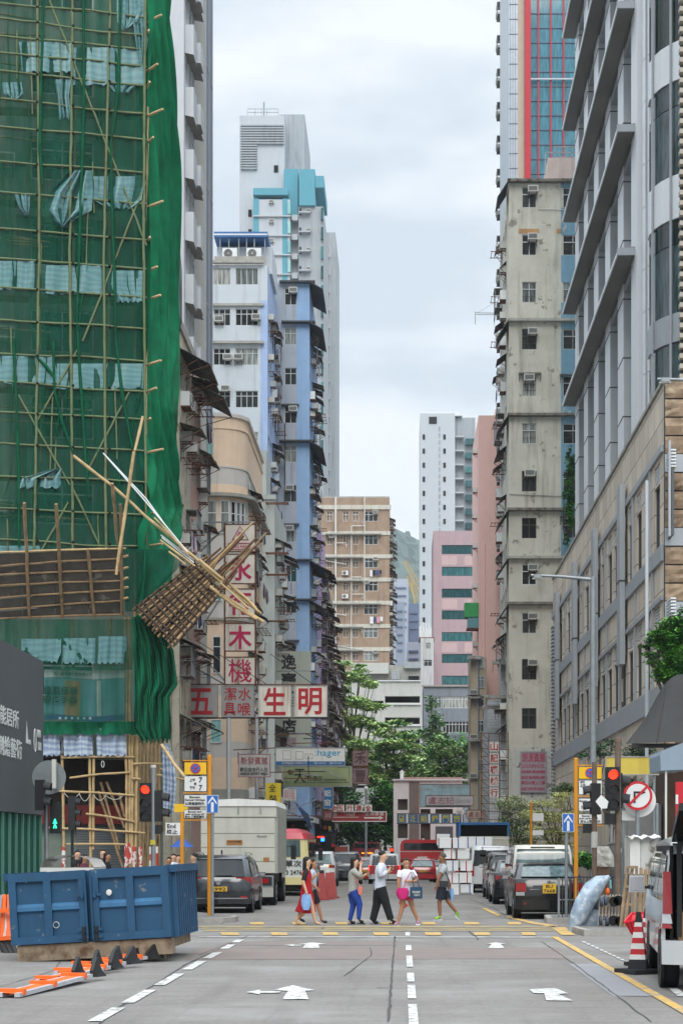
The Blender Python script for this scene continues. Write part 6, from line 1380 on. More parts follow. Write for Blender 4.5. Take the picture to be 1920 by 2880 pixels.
MPV=[(.06,.28),(0,.52),(.04,.98),(.32,1.5),(.5,1.62),(1.6,1.66),(2.6,1.6),(3.4,1.12),(4.2,.95),(4.38,.5),(4.3,.28)]
SUV=[(.06,.35),(0,.6),(.04,1.08),(.3,1.55),(.5,1.68),(1.6,1.72),(2.7,1.66),(3.5,1.18),(4.3,1.0),(4.5,.6),(4.42,.35)]
ALP=[(.06,.28),(0,.5),(.02,1.1),(.12,1.7),(.35,1.93),(1.5,1.95),(3.2,1.88),(4.1,1.2),(4.7,.95),(4.8,.5),(4.72,.28)]
HIA=[(.04,.38),(0,.6),(.02,1.1),(.12,1.75),(.3,1.95),(1.2,1.98),(3.7,1.93),(4.35,1.15),(4.65,.95),(4.7,.6),(4.66,.38)]
TAX=[(.06,.26),(0,.5),(.02,.86),(.08,.97),(.6,1.0),(1.05,1.42),(1.35,1.5),(2.5,1.48),(3.2,1.0),(4.5,.85),(4.65,.55),(4.6,.26)]
pk=paint('black_car_paint','07080a',.2,.0,.35); pg=paint('dark_grey_car_paint','33383d',.2,.5); ps=paint('silver_car_paint','b9bdbf',.35,.1); pr=paint('taxi_red_paint','a01820',.2,.0); pw=paint('white_car_paint','c9cbc8',.25,0.); pt_=paint('taupe_silver_paint','b0aca2',.35,.1)
mpv_side=[[(.55,1.02),(.62,1.5),(1.35,1.56),(1.35,1.02)],[(1.42,1.02),(1.42,1.56),(2.3,1.52),(2.35,1.02)],[(2.42,1.02),(2.4,1.5),(2.9,1.3),(3.2,1.05)]]
van_side=[[(.3,1.15),(.35,1.72),(1.4,1.75),(1.4,1.15)],[(1.5,1.15),(1.5,1.75),(3.0,1.75),(3.0,1.15)],[(3.1,1.15),(3.1,1.72),(3.6,1.68),(4.0,1.15)]]
sed_side=[[(.85,1.05),(1.25,1.33),(1.9,1.38),(1.9,1.05)],[(1.97,1.05),(1.97,1.38),(2.4,1.37),(3.05,1.06)]]
def tour_x(T,hw,xs,py):
    mb=MB(); mb.tube([(0,py(.8)-.012,.86),(0,py(.8)-.03,.86)],.06,m_chr,14); mb.build('badge',T,local=True)
    mb=MB(); mb.bar((-.05,py(1.03)-.03,1.06),(.38,py(1.03)-.02,1.07),.02,.03,m_blk); mb.build('wiper',T,local=True)
    mb=MB(); mb.box(-hw*.9,hw*.9,-.075,-.03,.42,.45,m_chr); mb.build('bumper_trim',T,local=True)
    for s in (-1,1): mb=MB(); mb.box(s*.62,s*.82,-.07,-.02,.44,.5,m_red_l); mb.build('reflector',T,local=True)
    mb=MB(); mb.box(-.02,.02,.9,1.0,1.66,1.78,m_blk); mb.build('aerial',T,local=True)
car('parked_car','dark grey people carrier behind the blue skip with its rear plate in view','car',(-5.12,49.6,0),MPV,.915,1.0,.17,pg,(1.04,1.5),mpv_side,((.7,.86,.42,.17,m_red_l,.35),),('8992',.63,m_ypl,.5),rails=True,extra=tour_x,wr=.33)
def sed_x(T,hw,xs,py):
    mb=MB(); mb.tube([(0,py(.95)-.01,.95),(0,py(.95)-.03,.95)],.055,m_chr,14); mb.build('badge',T,local=True)
    mb=MB(); mb.box(-.42,.42,-.03,-.005,.86,.89,m_chr); mb.build('boot_trim',T,local=True)
    for s in (-1,1): mb=MB(); mb.tube([(s*.62,-.06,.42),(s*.62,-.085,.42)],.028,m_red_l,10); mb.build('reflector',T,local=True)
    mb=MB(); mb.box(-.5,-.25,-.025,-.01,.76,.79,m_chr); mb.build('model_badge',T,local=True)
    for s in (-1,1): mb=MB(); mb.sph((s*.35,1.2,1.02),.14,mat('seat_grey','8f918f',.8),8,6,(1,.5,1)); mb.build('headrest',T,local=True)
car('parked_car','glossy black saloon with a square yellow plate parked nearest the right kerb','car',(3.76,45.4,0),SED,.88,.98,.2,pk,(1.1,1.38),sed_side,((.72,.7,.26,.24,m_red_l,.3),(.74,.62,.22,.09,m_clr,.28)),('BU\n7668',.68,m_ypl,.34),extra=sed_x,gm=m_glb,mirror=(2.7,.98))
def alp_x(T,hw,xs,py):
    mb=MB(); mb.bar((-.3,py(1.2)-.03,1.18),(.35,py(1.2)-.02,1.2),.02,.03,m_blk); mb.build('wiper',T,local=True)
    mb=MB(); mb.box(-.35,.35,py(1.86)-.03,py(1.86)+.1,1.86,1.88,m_blk); mb.build('spoiler_lamp',T,local=True)
car('parked_van','taupe silver minivan with a large rear window standing behind the black saloon','van',(4.1,51.6,0),ALP,.9,1.15,.1,pt_,(1.12,1.78),van_side,((.76,.85,.2,.3,m_red_l,.2),),None,extra=alp_x,gm=m_glb,rwx=.9,mirror=(3.4,1.1))
car('parked_car','black saloon with red lamps wedged between the minivan and the kerbside traffic','car',(3.87,57.5,0),SED,.89,.98,.2,pk,(1.1,1.38),sed_side,((.62,.74,.44,.2,m_red_l,.3),),('KV 318',.42,m_sw_,.5),mirror=(2.7,.98),gm=m_glb)
car('parked_car','black sport utility car ahead of the second black saloon','car',(4.0,63.5,0),SUV,.95,1.1,.16,pk,(1.14,1.56),mpv_side,((.72,.95,.3,.14,m_red_l,.3),),None,mirror=(2.9,1.12))
def hi_x(T,hw,xs,py):
    mb=MB(); mb.box(-.4,.4,py(1.9)-.03,py(1.9)+.02,1.84,1.88,m_red_l); mb.build('brake_lamp',T,local=True)
    mb=MB(); mb.bar((-.35,-.2,1.75),(-.35,.2,1.9),.03,.03,m_blk); mb.box(-.48,-.22,-.24,-.2,1.6,1.78,m_blk); mb.build('rear_mirror',T,local=True)
    mb=MB(); mb.box(-.12,.3,-.03,-.005,.72,.92,m_aluw); mb.build('plate_recess',T,local=True)
car('parked_van','silver grey panel van with a wide rear window left of the black cars','van',(3.66,73,0),HIA,.85,1.1,.1,ps,(1.15,1.74),van_side,((.77,.7,.13,.5,m_red_l,.1),),None,extra=hi_x,rwx=.86,mirror=(3.7,1.15),wr=.33)
# left queue further on
def lit(*a): return a
car('moving_car','silver estate car with amber and red lamps beyond the red barriers','car',(-4.05,84,0),SUV,.92,1.05,.17,ps,(1.12,1.55),mpv_side,((.72,.9,.3,.16,m_red_l,.3),(.6,.98,.08,.09,mat('lit_amber_lamp','ffb030',.3,emit=2.5,var=0),.1)),None,mirror=(2.9,1.08),gm=m_glb)
car('moving_car','second silver grey people carrier right of the silver estate car','car',(-3.05,92,gz(92)),SUV,.92,1.05,.17,pg,(1.12,1.55),mpv_side,((.72,.9,.3,.16,m_red_l,.3),),None,mirror=(2.9,1.08))
car('parked_car','black car nose hidden behind the woman in red, beside the minibus','car',(-4.6,76,0),SUV,.93,1.05,.17,pk,(1.12,1.55),mpv_side,((.72,.9,.3,.3,m_red_l,.3),),None,mirror=(2.9,1.08))
def taxi_x(T,hw,xs,py):
    zt=1.5; mb=MB(); mb.box(-.32,.32,1.8,2.0,zt-.0,zt+.14,m_sw_); mb.build('taxi_roof_sign',T,local=True)
    mb=MB(); mb.box(-.5,.5,1.35,2.4,zt-.03,zt+.012,m_chr); mb.build('roof_panel',T,local=True)
    mb=MB(); mb.box(-hw*.8,hw*.8,-.04,-.01,.6,.66,m_blk); mb.build('boot_panel',T,local=True)
TX='red taxis in the traffic'
car('taxi','red taxi with a yellow plate seen squarely from behind between the two women','taxi',(1.3,112,gz(112)),TAX,.86,.95,.2,pr,(1.02,1.4),sed_side,((.66,.68,.32,.14,m_red_l,.2),),('TX 402',.66,m_ypl,.4),extra=taxi_x,gm=m_glb,mirror=(2.7,.95),group=TX)
car('taxi','red taxi peeking out left of the man in the white shirt','taxi',(-2.35,114,gz(114)),TAX,.86,.95,.2,pr,(1.02,1.4),sed_side,((.66,.68,.32,.14,m_red_l,.2),),('HK 216',.66,m_ypl,.4),extra=taxi_x,gm=m_glb,mirror=(2.7,.95),group=TX)
def jt_x(T,hw,xs,py):
    mb=MB(); mb.box(-hw*.93,hw*.93,-.03,-.0,.5,1.0,pr); mb.build('tailgate_panel',T,local=True)
    mb=MB(); mb.box(-.3,.3,1.6,1.8,1.66,1.8,m_sw_); mb.build('taxi_roof_sign',T,local=True); mb=MB(); mb.box(.15,.3,-.05,-.031,.62,.78,m_sw_); mb.build('sticker',T,local=True)
car('taxi','tall red and silver taxi van behind the man in the white shirt','taxi',(-.95,96,gz(96)),MPV,.86,1.0,.12,ps,(1.05,1.52),mpv_side,((.78,.72,.12,.3,m_lit,.1),),None,extra=jt_x,gm=m_gl,mirror=(2.9,1.02),group=TX)
car('moving_car','silver car right of the red taxi with the yellow plate','car',(2.8,122,gz(122)),SED,.88,.98,.2,ps,(1.1,1.38),sed_side,((.7,.74,.3,.16,m_red_l,.3),),None,mirror=(2.7,.98))
car('moving_car','dark car with a lit brake lamp in front of the red double decker','car',(1.9,140,gz(140)),SUV,.92,1.05,.17,pg,(1.12,1.55),mpv_side,((.72,.9,.3,.16,m_lit,.3),),None,mirror=(2.9,1.08))
# --- truck
T=thing('box_truck','grey aluminium box truck parked in front of the dark people carrier','truck',(-5.15,56,0)); m_tk=mat('truck_aluminium','b4b3a8',.5,.25,var=.08,vs=2,stain=.35,scol='77746a'); m_tkr=mat('truck_rib','9d9d97',.5,.3,var=.1,vs=5,stain=.5)
hw=1.2; D=56.
mb=MB(); mb.box(-hw+.02,hw-.03,0,4.6,1.05,3.16,m_tk); mb.build('box',T,local=True)
mb=MB(); mb.prism([(-hw-.02,-.1,3.16),(hw+.02,-.1,3.16),(hw-.05,-.1,3.34),(0,-.1,3.4),(-hw+.05,-.1,3.34)],(0,4.8,0),m_sw_); mb.build('roof',T,local=True)
mb=MB(); mb.box(-hw,hw,-.06,-.005,2.83,3.15,m_tk); mb.build('top_flap',T,local=True)
for z0,z1 in ((1.06,1.42),(1.43,1.86),(1.87,2.3),(2.31,2.8)): mb=MB(); mb.box(-hw+.03,hw-.06,-.04,-.004,z0,z1-.01,m_tk); mb.build('tail_panel',T,local=True)
for x in (-.75,0,.7): mb=MB(); mb.box(x-.02,x+.02,-.09,-.061,2.92,3.14,m_steel); mb.build('hinge',T,local=True)
for i in range(15): y=.05+i*.3; mb=MB(); mb.box(hw-.028,hw+.03,y,y+.1,1.05,3.15,m_tkr); mb.build('side_rib',T,local=True)
m_stk=mat('brown_sticker','8f6232',.6,var=.1)
for (x,z,w_,h) in ((-.12,2.02,.5,.16),(.88,1.48,.18,.14)): mb=MB(); mb.box(x-w_/2,x+w_/2,-.05,-.041,z-h/2,z+h/2,m_stk); o=mb.build('sticker',T,local=True)
inst('lettering',text_mesh('UNIC 拉力高板',.42,.05,m_sb),T,(-.12,-.053,2.05),local=True)
mb=MB(); mb.tube([(.6,-.045,2.23),(.6,-.08,2.23),(.88,-.08,2.23),(.88,-.045,2.23)],.015,m_steel,6); mb.build('handle',T,local=True)
mb=MB(); mb.box(-.9,.95,.1,5,.72,1.04,m_blk); mb.box(-.45,.45,.1,5.8,.5,.72,m_blk); mb.build('chassis',T,local=True)
mb=MB(); mb.box(.62,1.1,-.02,.2,.62,.98,m_steel); mb.box(.66,1.06,-.04,-.021,.66,.94,m_blk); mb.build('lamp_frame',T,local=True); mb=MB(); mb.box(.7,.95,-.06,-.041,.74,.88,m_red_l); mb.build('tail_lamp',T,local=True)
mb=MB(); mb.box(.35,1.1,-.01,.06,.3,.61,m_tkr); mb.build('mud_flap',T,local=True)
for y in (1.3,): 
    for s in (-1,1): wheel(T,s*.98,y,.42,.26,s,m_tkr); wheel(T,s*.7,y,.42,.24,s,m_tkr)
for s in (-1,1): wheel(T,s*.98,5.3,.42,.26,s,m_tkr)
mb=MB(); mb.prism([(-1.05,4.75,.5),(-1.05,6.5,.5),(-1.05,6.6,1.3),(-1.05,6.2,2.3),(-1.05,4.75,2.35)],(2.1,0,0),pk); mb.build('cab',T,local=True)
mb=MB(); mb.bar((1.05,6.3,1.9),(1.38,6.3,1.9),.03,.03,m_blk); mb.box(1.26,1.44,6.25,6.32,1.45,1.95,m_blk); mb.build('wing_mirror',T,local=True)
# --- minibus
D=68.; m_cream=mat('minibus_cream','cfc48e',.4,var=.05,coat=.4); m_mred=mat('minibus_red','b3263a',.4,var=.05,coat=.4); T=thing('minibus','cream minibus with a red roof seen from behind beside the truck','minibus',(-4.6,D,0))
MBP=[(.1,.45),(.0,.7),(0,1.1),(.08,1.9),(.2,2.2)]
mb=MB(); L=6.6; 
def shell(nm,z0,z1,w0,w1,mt,y0=0.,r=.12):
    mb=MB(); P_=lambda w_,z,yy:[(-w_,yy+r,z),(-w_+r,yy,z),(w_-r,yy,z),(w_,yy+r,z),(w_,L-.3,z),(-w_,L-.3,z)]
    a=P_(w0,z0,y0); b=P_(w1,z1,y0+(w0-w1)*.8); mb.add(a+b,[tuple(range(6))[::-1],tuple(range(6,12))]+[(i,(i+1)%6,6+(i+1)%6,6+i) for i in range(6)],mt); return mb.build(nm,T,local=True)
shell('lower_body',.45,.74,1.02,1.03,m_cream,-.05); shell('mid_body',.741,1.45,1.03,1.03,mat('minibus_white','c3c7c3',.4,var=.04)); shell('window_band',1.451,2.2,1.03,.96,m_cream); shell('roof',2.201,2.42,.97,.88,m_mred); shell('roof_crown',2.421,2.6,.86,.62,m_mred,.1)
mb=MB(); mb.add([(-.72,-.02,1.52),(.72,-.02,1.52),(.7,.03,2.16),(-.7,.03,2.16),(-.72,.05,1.52),(.72,.05,1.52),(.7,.1,2.16),(-.7,.1,2.16)],[(0,1,2,3),(0,4,5,1),(1,5,6,2),(2,6,7,3),(3,7,4,0)],m_glb); mb.build('rear_window',T,local=True)
mb=MB(); mb.tube([(-.1,-.03,1.2),(-.1,-.045,1.2)],.17,mat('minibus_logo_red','a3202c',.5),16); mb.build('emblem',T,local=True)
inst('lettering',text_mesh('單次',.62,.26,m_sb,off=.01),T,(.45,-.02,1.26),local=True); inst('lettering',text_mesh('9133 2476',.95,.17,m_sb,off=.01),T,(.3,-.02,.92),local=True)
for i in range(3): mb=MB(); mb.box(1.035,1.05,.5+i*1.8,2.0+i*1.8,1.5,2.1,m_gl); mb.build('side_window',T,local=True)
for s in (-1,1): mb=MB(); mb.box(s*.86,s*1.0,-.07,-.03,.55,.72,m_red_l); mb.build('tail_lamp',T,local=True)
for y in (1.4,5.2):
    for s in (-1,1): wheel(T,s*.9,y,.36,.22,s)
mb=MB(); mb.box(-.9,.9,.2,6,.25,.45,m_blk); mb.build('underbody',T,local=True)
mb=MB(); mb.tube([(1.0,5.9,1.9),(1.2,6.0,1.8)],.02,m_blk,5); mb.box(1.12,1.3,5.95,6.0,1.35,1.8,m_blk); mb.build('wing_mirror',T,local=True)
# --- coach and double decker, blue truck
D=165.; T=thing('coach','maroon coach seen from behind with an orange dot display','bus',(X(1031,D),D,gz(D))); m_co=mat('coach_maroon','7d1f2e',.35,var=.05,coat=.5)
mb=MB(); mb.prism([(-1.22,0,.4),(1.22,0,.4),(1.25,0,2.9),(1.12,0,3.5),(-1.12,0,3.5),(-1.25,0,2.9)],(0,11,0),m_co); mb.build('body',T,local=True)
mb=MB(); mb.box(-1.1,1.1,-.03,-.004,2.95,3.35,m_gl); mb.build('rear_window',T,local=True)
mb=MB(); mb.box(-.55,.65,-.06,-.03,2.35,2.62,m_sb); o=mb.build('display',T,local=True); inst('display_text',text_mesh('43X 大帽山',1.1,.18,mat('led_orange','ff8a1e',.5,emit=3,var=0),off=.02),o,(.05,-.065,2.48),local=True)
mb=MB(); mb.box(-.98,.1,-.05,-.004,1.5,1.95,m_aluw); mb.build('grille',T,local=True); mb=MB(); mb.tube([(.95,-.01,2.6),(.95,-.04,2.6)],.24,m_sw_,16); mb.build('speed_disc',T,local=True)
for s in (-1,1): mb=MB(); mb.box(s*1.0,s*1.16,-.05,-.004,2.1,2.3,m_lit); mb.build('tail_lamp',T,local=True)
for s in (-1,1): wheel(T,s*1.0,2.5,.48,.28,s)
D=171.; T=thing('double_decker_bus','red double decker bus crossing the end of the street side on','bus',(X(1125,D),D,gz(D))); m_br_=mat('bus_red','c21f24',.35,var=.04,coat=.5); bw=8.6
mb=MB(); pr_=[(0,0,.35),(bw,0,.35),(bw,0,3.8),(.5,0,3.85),(.15,0,3.7),(0,0,3.3)]; mb.prism(pr_,(0,2.4,0),m_br_); mb.build('body',T,local=True)
mb=MB(); mb.box(.35,bw-.3,-.04,-.004,2.85,3.5,m_gl); mb.build('upper_window_band',T,local=True)
for i in range(6): mb=MB(); mb.box(1.6+i*1.35,1.68+i*1.35,-.06,-.041,2.85,3.5,m_sb); mb.build('window_pillar',T,local=True)
mb=MB(); mb.box(.1,bw-.3,-.04,-.004,.95,1.9,m_gl); mb.build('lower_window_band',T,local=True)
mb=MB(); mb.box(0,bw,-.035,-.004,2.66,2.72,m_sw_); mb.build('white_stripe',T,local=True)
mb=MB(); mb.box(3.9,7.8,-.05,-.004,2.0,2.64,mat('advert_sand','b79b5e',.5,var=.3,vs=1.5,patch=('4c4a33',1.5,.55,.05))); mb.build('advert_panel',T,local=True)
for x in (2.2,7.6): mb=MB(); mb.tube([(x,-.02,.5),(x,.3,.5)],.5,m_tyre,16); mb.build('wheel',T,local=True)
D=88.; T=thing('box_truck','truck with a blue framed top and pale grey body behind the silver panel van','truck',(X(1361,D),D,0)); m_bt=mat('truck_blue','1f5c93',.45,var=.08); hw=X(1432,D)-X(1361,D)
mb=MB(); mb.box(-hw+.02,hw-.02,0,5,.9,2.45,m_tk); mb.build('box',T,local=True)
mb=MB(); mb.box(-hw,hw,.0,5,3.02,3.14,m_bt); mb.box(-hw,-hw+.09,0,5,2.45,3.02,m_bt); mb.box(hw-.09,hw,0,.1,2.45,3.02,m_bt); mb.box(-hw,hw,2.,2.1,2.45,3.02,m_blk); mb.build('top_frame',T,local=True)
mb=MB(); mb.box(-hw+.03,hw-.03,-.03,-.004,2.3,2.36,m_sw_); mb.build('rail',T,local=True)
for s in (-1,1): wheel(T,s*(hw-.25),1.2,.42,.3,s,m_tkr)
mb=MB(); mb.box(-hw+.2,hw-.2,.1,5,.5,.88,m_blk); mb.build('chassis',T,local=True)
# --- near silver van with open tail
T=thing('parked_van','silver van at the right frame edge with its tailgate open and tall red lamp','van',(4.2,22.2,0),'vehicles parked and driving along the street',R(-5)); hw=.93
VP=HIA; vs=[]
def vs_x(z): return hw*(1-.12*max(0,(z-1.1)/.9)**1.3)
F=(-1,-.97,-.88,0,.88,.97,1); n=len(VP)
mb=MB(); V_=[]
for f in F:
    e={1:.09,.97:.03}.get(abs(f),0)
    for y,z in VP: V_.append((f*vs_x(z)*1.0,2.35+(y-2.35)*(1-e/2.4)+.02,1.1+(z-1.1)*(1-e)))
fs=[]
for j in range(len(F)-1):
    for i in range(n):
        y,z=VP[i]; y2,z2=VP[(i+1)%n]
        if y<.2 and y2<.2 and 0<j<len(F)-2: continue      # open tail
        a=j*n+i; b=j*n+(i+1)%n; fs.append((a,b,b+n,a+n))
mb.add(V_,fs,ps,True); mb.add(V_[:n],[tuple(range(n))],ps); mb.add(V_[-n:],[tuple(range(n))[::-1]],ps); o=mb.build('body',T,local=True); o.data.set_sharp_from_angle(angle=R(40))
mb=MB(); mb.box(-.78,.78,.3,4.2,.5,.56,m_blk); mb.box(-.84,-.8,.1,3.2,.56,1.85,m_dark); mb.box(-.8,.84,3.2,3.26,.56,1.85,m_dark); mb.box(.8,.84,.1,3.2,.56,1.85,m_dark); mb.box(-.8,.8,.15,3.2,1.86,1.88,m_dark); mb.build('load_bay',T,local=True)
mb=MB(); mb.box(-.72,.1,.4,1.2,.57,1.0,mat('cardboard','a98a63',.8,var=.1)); mb.build('load_floor_box',T,local=True)
mb=MB(); pl_=[(-hw-.01,.3),(-hw-.02,-.02),(-.8,-.1),(.8,-.1),(hw+.02,-.02),(hw+.01,.3)]; mb.prism([(a,b,.36) for a,b in pl_],(0,0,.3),ps); mb.build('rear_bumper',T,local=True)
for s in (-1,1):
    for z,h,mt in ((.81,.06,m_red_l),(.871,.12,m_clr),(.992,.53,m_red_l)):
        mb=MB(); x=s*(hw-.05); q=vs_x(z+h/2)*s; mb.add([(x-s*.06,-.03,z),(q+s*.012,.05,z),(q+s*.012,.07,z+h),(x-s*.04+(-s*.03 if z>1.3 else 0),-.01,z+h),(x-s*.06,.1,z),(q+s*.012,.2,z),(q+s*.012,.2,z+h),(x-s*.04,.1,z+h)],[(0,1,2,3),(0,4,5,1),(1,5,6,2),(2,6,7,3),(3,7,4,0)],mt); mb.build('tail_lamp',T,local=True)
    mb=MB(); mb.box(s*.70,s*.76,-.02,.1,.7,1.85,m_blk); mb.build('door_seal',T,local=True)
mb=MB(); mb.box(-.75,.75,-.02,.1,1.84,1.9,m_blk); mb.build('door_seal',T,local=True)
mb=MB(); a=[(-.82,.1,1.98),(.82,.1,1.98),(.82,-1.25,2.35),(-.82,-1.25,2.35)]; mb.add([*a,*[(x,y,z-.09) for x,y,z in a]],[(0,1,2,3),(7,6,5,4),(0,4,5,1),(1,5,6,2),(2,6,7,3),(3,7,4,0)],pk); mb.build('open_tailgate',T,local=True)
for poly in van_side:
    mb=MB(); q=[(-(vs_x(z)+.01),y,z) for y,z in poly]; mb.add(q,[tuple(range(len(q)))],m_gl); mb.build('side_window',T,local=True)
mb=MB(); mb.box(-hw-.018,-hw+.02,.6,4.0,.78,.84,m_chr); mb.build('side_moulding',T,local=True)
mb=MB(); mb.box(-hw-.28,-hw-.06,3.55,3.7,1.18,1.42,ps); mb.box(-hw-.27,-hw-.07,3.54,3.549,1.2,1.4,m_chr); mb.bar((-hw,3.6,1.25),(-hw-.1,3.6,1.25),.04,.04,m_blk); mb.build('wing_mirror',T,local=True)
for y in (.85,3.75):
    for s in (-1,1): wheel(T,s*(hw-.13),y,.34,.22,s); mb=MB(); mb.tube([(s*(hw-.04),y,.38),(s*(hw+.002),y,.38)],.4,m_blk,20); mb.build('wheel_arch',T,local=True)
mb=MB(); mb.tube([(.1,.1,.26),(.1,.6,.26)],.04,m_chr,8); mb.build('exhaust',T,local=True)
# ================================================================ BLUE SKIP
T=thing('skip','battered blue steel skip with ribbed sides and double doors resting on blocks','skip',(X(262,28.3),28.3,.0),None,0.); T.rotation_euler=(0,R(-3.2),R(-2)); m_sk=mat('skip_blue','1c4a6b',.6,var=.16,vs=2.5,stain=.35,scol='14293a',patch=('6a6f72',5,.64,.03)); m_skb=mat('rusty_base','8a7a66',.9,var=.35,vs=5,patch=('5a4432',3,.5,.15))
w2=1.3; zb,zt=.33,1.47; Ld=2.4
mb=MB(); mb.box(-w2,w2,.08,.12,zb,zt,m_sk); mb.box(-w2,-w2+.05,.12,Ld,zb,zt,m_sk); mb.box(w2-.05,w2,.12,Ld,zb,zt,m_sk); mb.box(-w2+.05,w2-.05,Ld-.05,Ld,zb,zt,m_sk); mb.box(-w2+.05,w2-.05,.12,Ld-.05,zb,zb+.05,m_sk); mb.build('body',T,local=True)
def door(x0,x1,nm='door'):
    mb=MB(); mb.box(x0,x1,.0,.07,zb+.02,zt-.0,m_sk); d=mb.build(nm,T,local=True); zc=(zb+zt)/2; xm_=(x0+x1)/2
    for q in ((x0,x1,zt-.13,zt+.01),(x0,x1,zb+.01,zb+.13),(x0,x0+.12,zb+.131,zt-.131),(x1-.12,x1,zb+.131,zt-.131),(xm_-.06,xm_+.06,zb+.131,zt-.131)):
        mb=MB(); mb.box(q[0],q[1],-.07,-.003,q[2],q[3],m_sk); o=mb.build('door_frame',d,local=True)
    for a,b in ((x0+.121,xm_-.061),(xm_+.061,x1-.121)): mb=MB(); mb.prism([(a,-.003,zc-.06),(a,-.055,zc-.03),(a,-.055,zc+.03),(a,-.003,zc+.08)],(b-a,0,0),mat('skip_blue_worn','36688e',.5,var=.2,vs=5)); mb.build('door_rail',d,local=True)
door(-w2+.02,-.04); door(.04,w2-.02)
for z in (zb+.08,zb+.2,zb+.75):
    for s in (-1,1): mb=MB(); mb.tube([(s*.1,-.1,z-.05),(s*.1,-.1,z+.05)],.03,m_blk if z<.7 else m_sk,8); mb.box(s*.05,s*.2,-.1,-.07,z-.02,z+.02,m_sk); mb.build('latch',T,local=True)
for s in (-1,1): mb=MB(); mb.tube([(s*.045,-.09,zb+.05),(s*.045,-.09,zt-.1)],.02,m_sk,8); mb.build('lock_rod',T,local=True)
for i in range(10): y=.14+i*.22; mb=MB(); mb.box(w2+.001,w2+.07,y,y+.09,zb,zt-.1,m_sk); mb.build('side_rib',T,local=True)
for s in (-1,1): mb=MB(); mb.box(s*(w2-.06),s*(w2+.09),.05,Ld+.02,zt-.1,zt+.02,m_sk); mb.build('top_rail',T,local=True)
mb=MB(); mb.box(-w2+.1,w2-.02,-.02,.3,zb-.26,zb-.004,m_skb); mb.box(-w2+.2,w2-.1,.31,Ld,zb-.18,zb-.005,m_skb); mb.build('base',T,local=True)
for x in (-.55,1.0,-1.15): mb=MB(); mb.box(x-.16,x+.16,.05,.3,-.0,zb-.263,m_skb); mb.build('support_block',T,local=True)
mb=MB(); mb.tube([(-.55+.05*math.cos(t),-.035,.75+.05*math.sin(t)-.12) for t in [i*math.pi/5 for i in range(11)]],.006,m_sw_,4); mb.build('chalk_ring',T,local=True)
mb=MB(); mb.sph((.33,-.078,1.1),.05,m_sw_,8,5,(1,.1,1)); mb.build('paint_splash',T,local=True); inst('chalk_mark',text_mesh('T',.07,.1,m_sw_),T,(-1.0,-.006,1.38),local=True)
# ================================================================ STREET FURNITURE
def cylpole(T,x,y,z0,z1,r,mt,nm='post',cap=True):
    mb=MB(); mb.tube([(x,y,z0),(x,y,z1)],r,mt,12); 
    if cap: mb.sph((x,y,z1),r*1.02,mt,10,5,(1,1,.5))
    return mb.build(nm,T)
m_yp=mat('yellow_pole','c9851e',.45,var=.08); m_sy=mat('sign_plate_yellow','dcae1e',.5,var=.04); m_sblu=mat('sign_plate_blue','1d5fb0',.5,var=.04); m_sred=mat('sign_plate_red','b8202a',.5,var=.04); m_spw=mat('sign_plate_white','d3d4d2',.5,var=.04)
def disc(mb,x,y,z,r,mt,th=.01,n=28): mb.tube([(x,y,z),(x,y-th,z)],r,mt,n)
def nostop(T,x,y,z,r):
    mb=MB(); disc(mb,x,y-.03,z,r,m_sred); o=mb.build('roundel',T); mb=MB(); disc(mb,x,y-.042,z,r*.82,m_sblu,.004); 
    for a in (R(45),R(-45)): mb.bar((x-r*.8*math.cos(a),y-.05,z-r*.8*math.sin(a)),(x+r*.8*math.cos(a),y-.05,z+r*.8*math.sin(a)),.006,r*.17,m_sred)
    mb.build('roundel_cross',T)
D=44.6
def ysign(lab,u,D,vt,dirn,panels,ub0,ub1,rz=0):
    T=thing('parking_sign',lab,'road sign',(X(u,D),D,.14),'yellow post parking signs'); cylpole(T,X(u,D),D,.14,Z(vt,D),.055,m_yp)
    for (v0,v1,kind,txt) in panels:
        x0,x1=X(ub0,D),X(ub1,D); mb=MB(); mb.box(x0,x1,D-.02,D,Z(v1,D),Z(v0,D),m_sb); mb.box(x0+.01,x1-.01,D-.026,D-.021,Z(v1,D)+.01,Z(v0,D)-.01,m_sy if kind=='y' else m_spw); mb.build('sign_plate',T)
        if kind=='y': nostop(T,(x0+x1)/2,D,(Z(v0,D)+Z(v1,D))/2,(v1-v0)*.40*D/FP)
        for (s,uu,vv,w_,h) in txt: tx(T,s,uu,vv,w_,h,D-.02,m_sb,off=.01)
    for v in (panels[0][0]-4,panels[1][1]+4,panels[-1][1]+4): mb=MB(); mb.bar((X(ub0-3,D),D,Z(v,D)),(X(u,D),D,Z(v,D)) if ub0<u else (X(ub1+3,D),D,Z(v,D)),.03,.03,m_yp) if ub0<u else mb.bar((X(u,D),D,Z(v,D)),(X(ub1+3,D),D,Z(v,D)),.03,.03,m_yp); mb.build('cross_bar',T)
    return T
ysign('yellow post no stopping sign with holiday plates left of the crossing, 7 to 7',589,D,2126,-1,((2144,2180,'y',()),(2183,2227,'w',(('7',564,2194,10,15),('上午',541,2194,16,9),('7',564,2216,10,15),('下午',541,2216,16,9),('至',549,2205,7,6))),(2236,2270,'w',(('Except',548,2243,30,7),('General Holidays',548,2251,56,7),('公眾假期例外',548,2261,54,9))),(2278,2303,'w',(('Except taxi',548,2284,38,6),('pick up/drop off',548,2291,52,6),('的士上落客除外',548,2298,54,8)))),518,582)
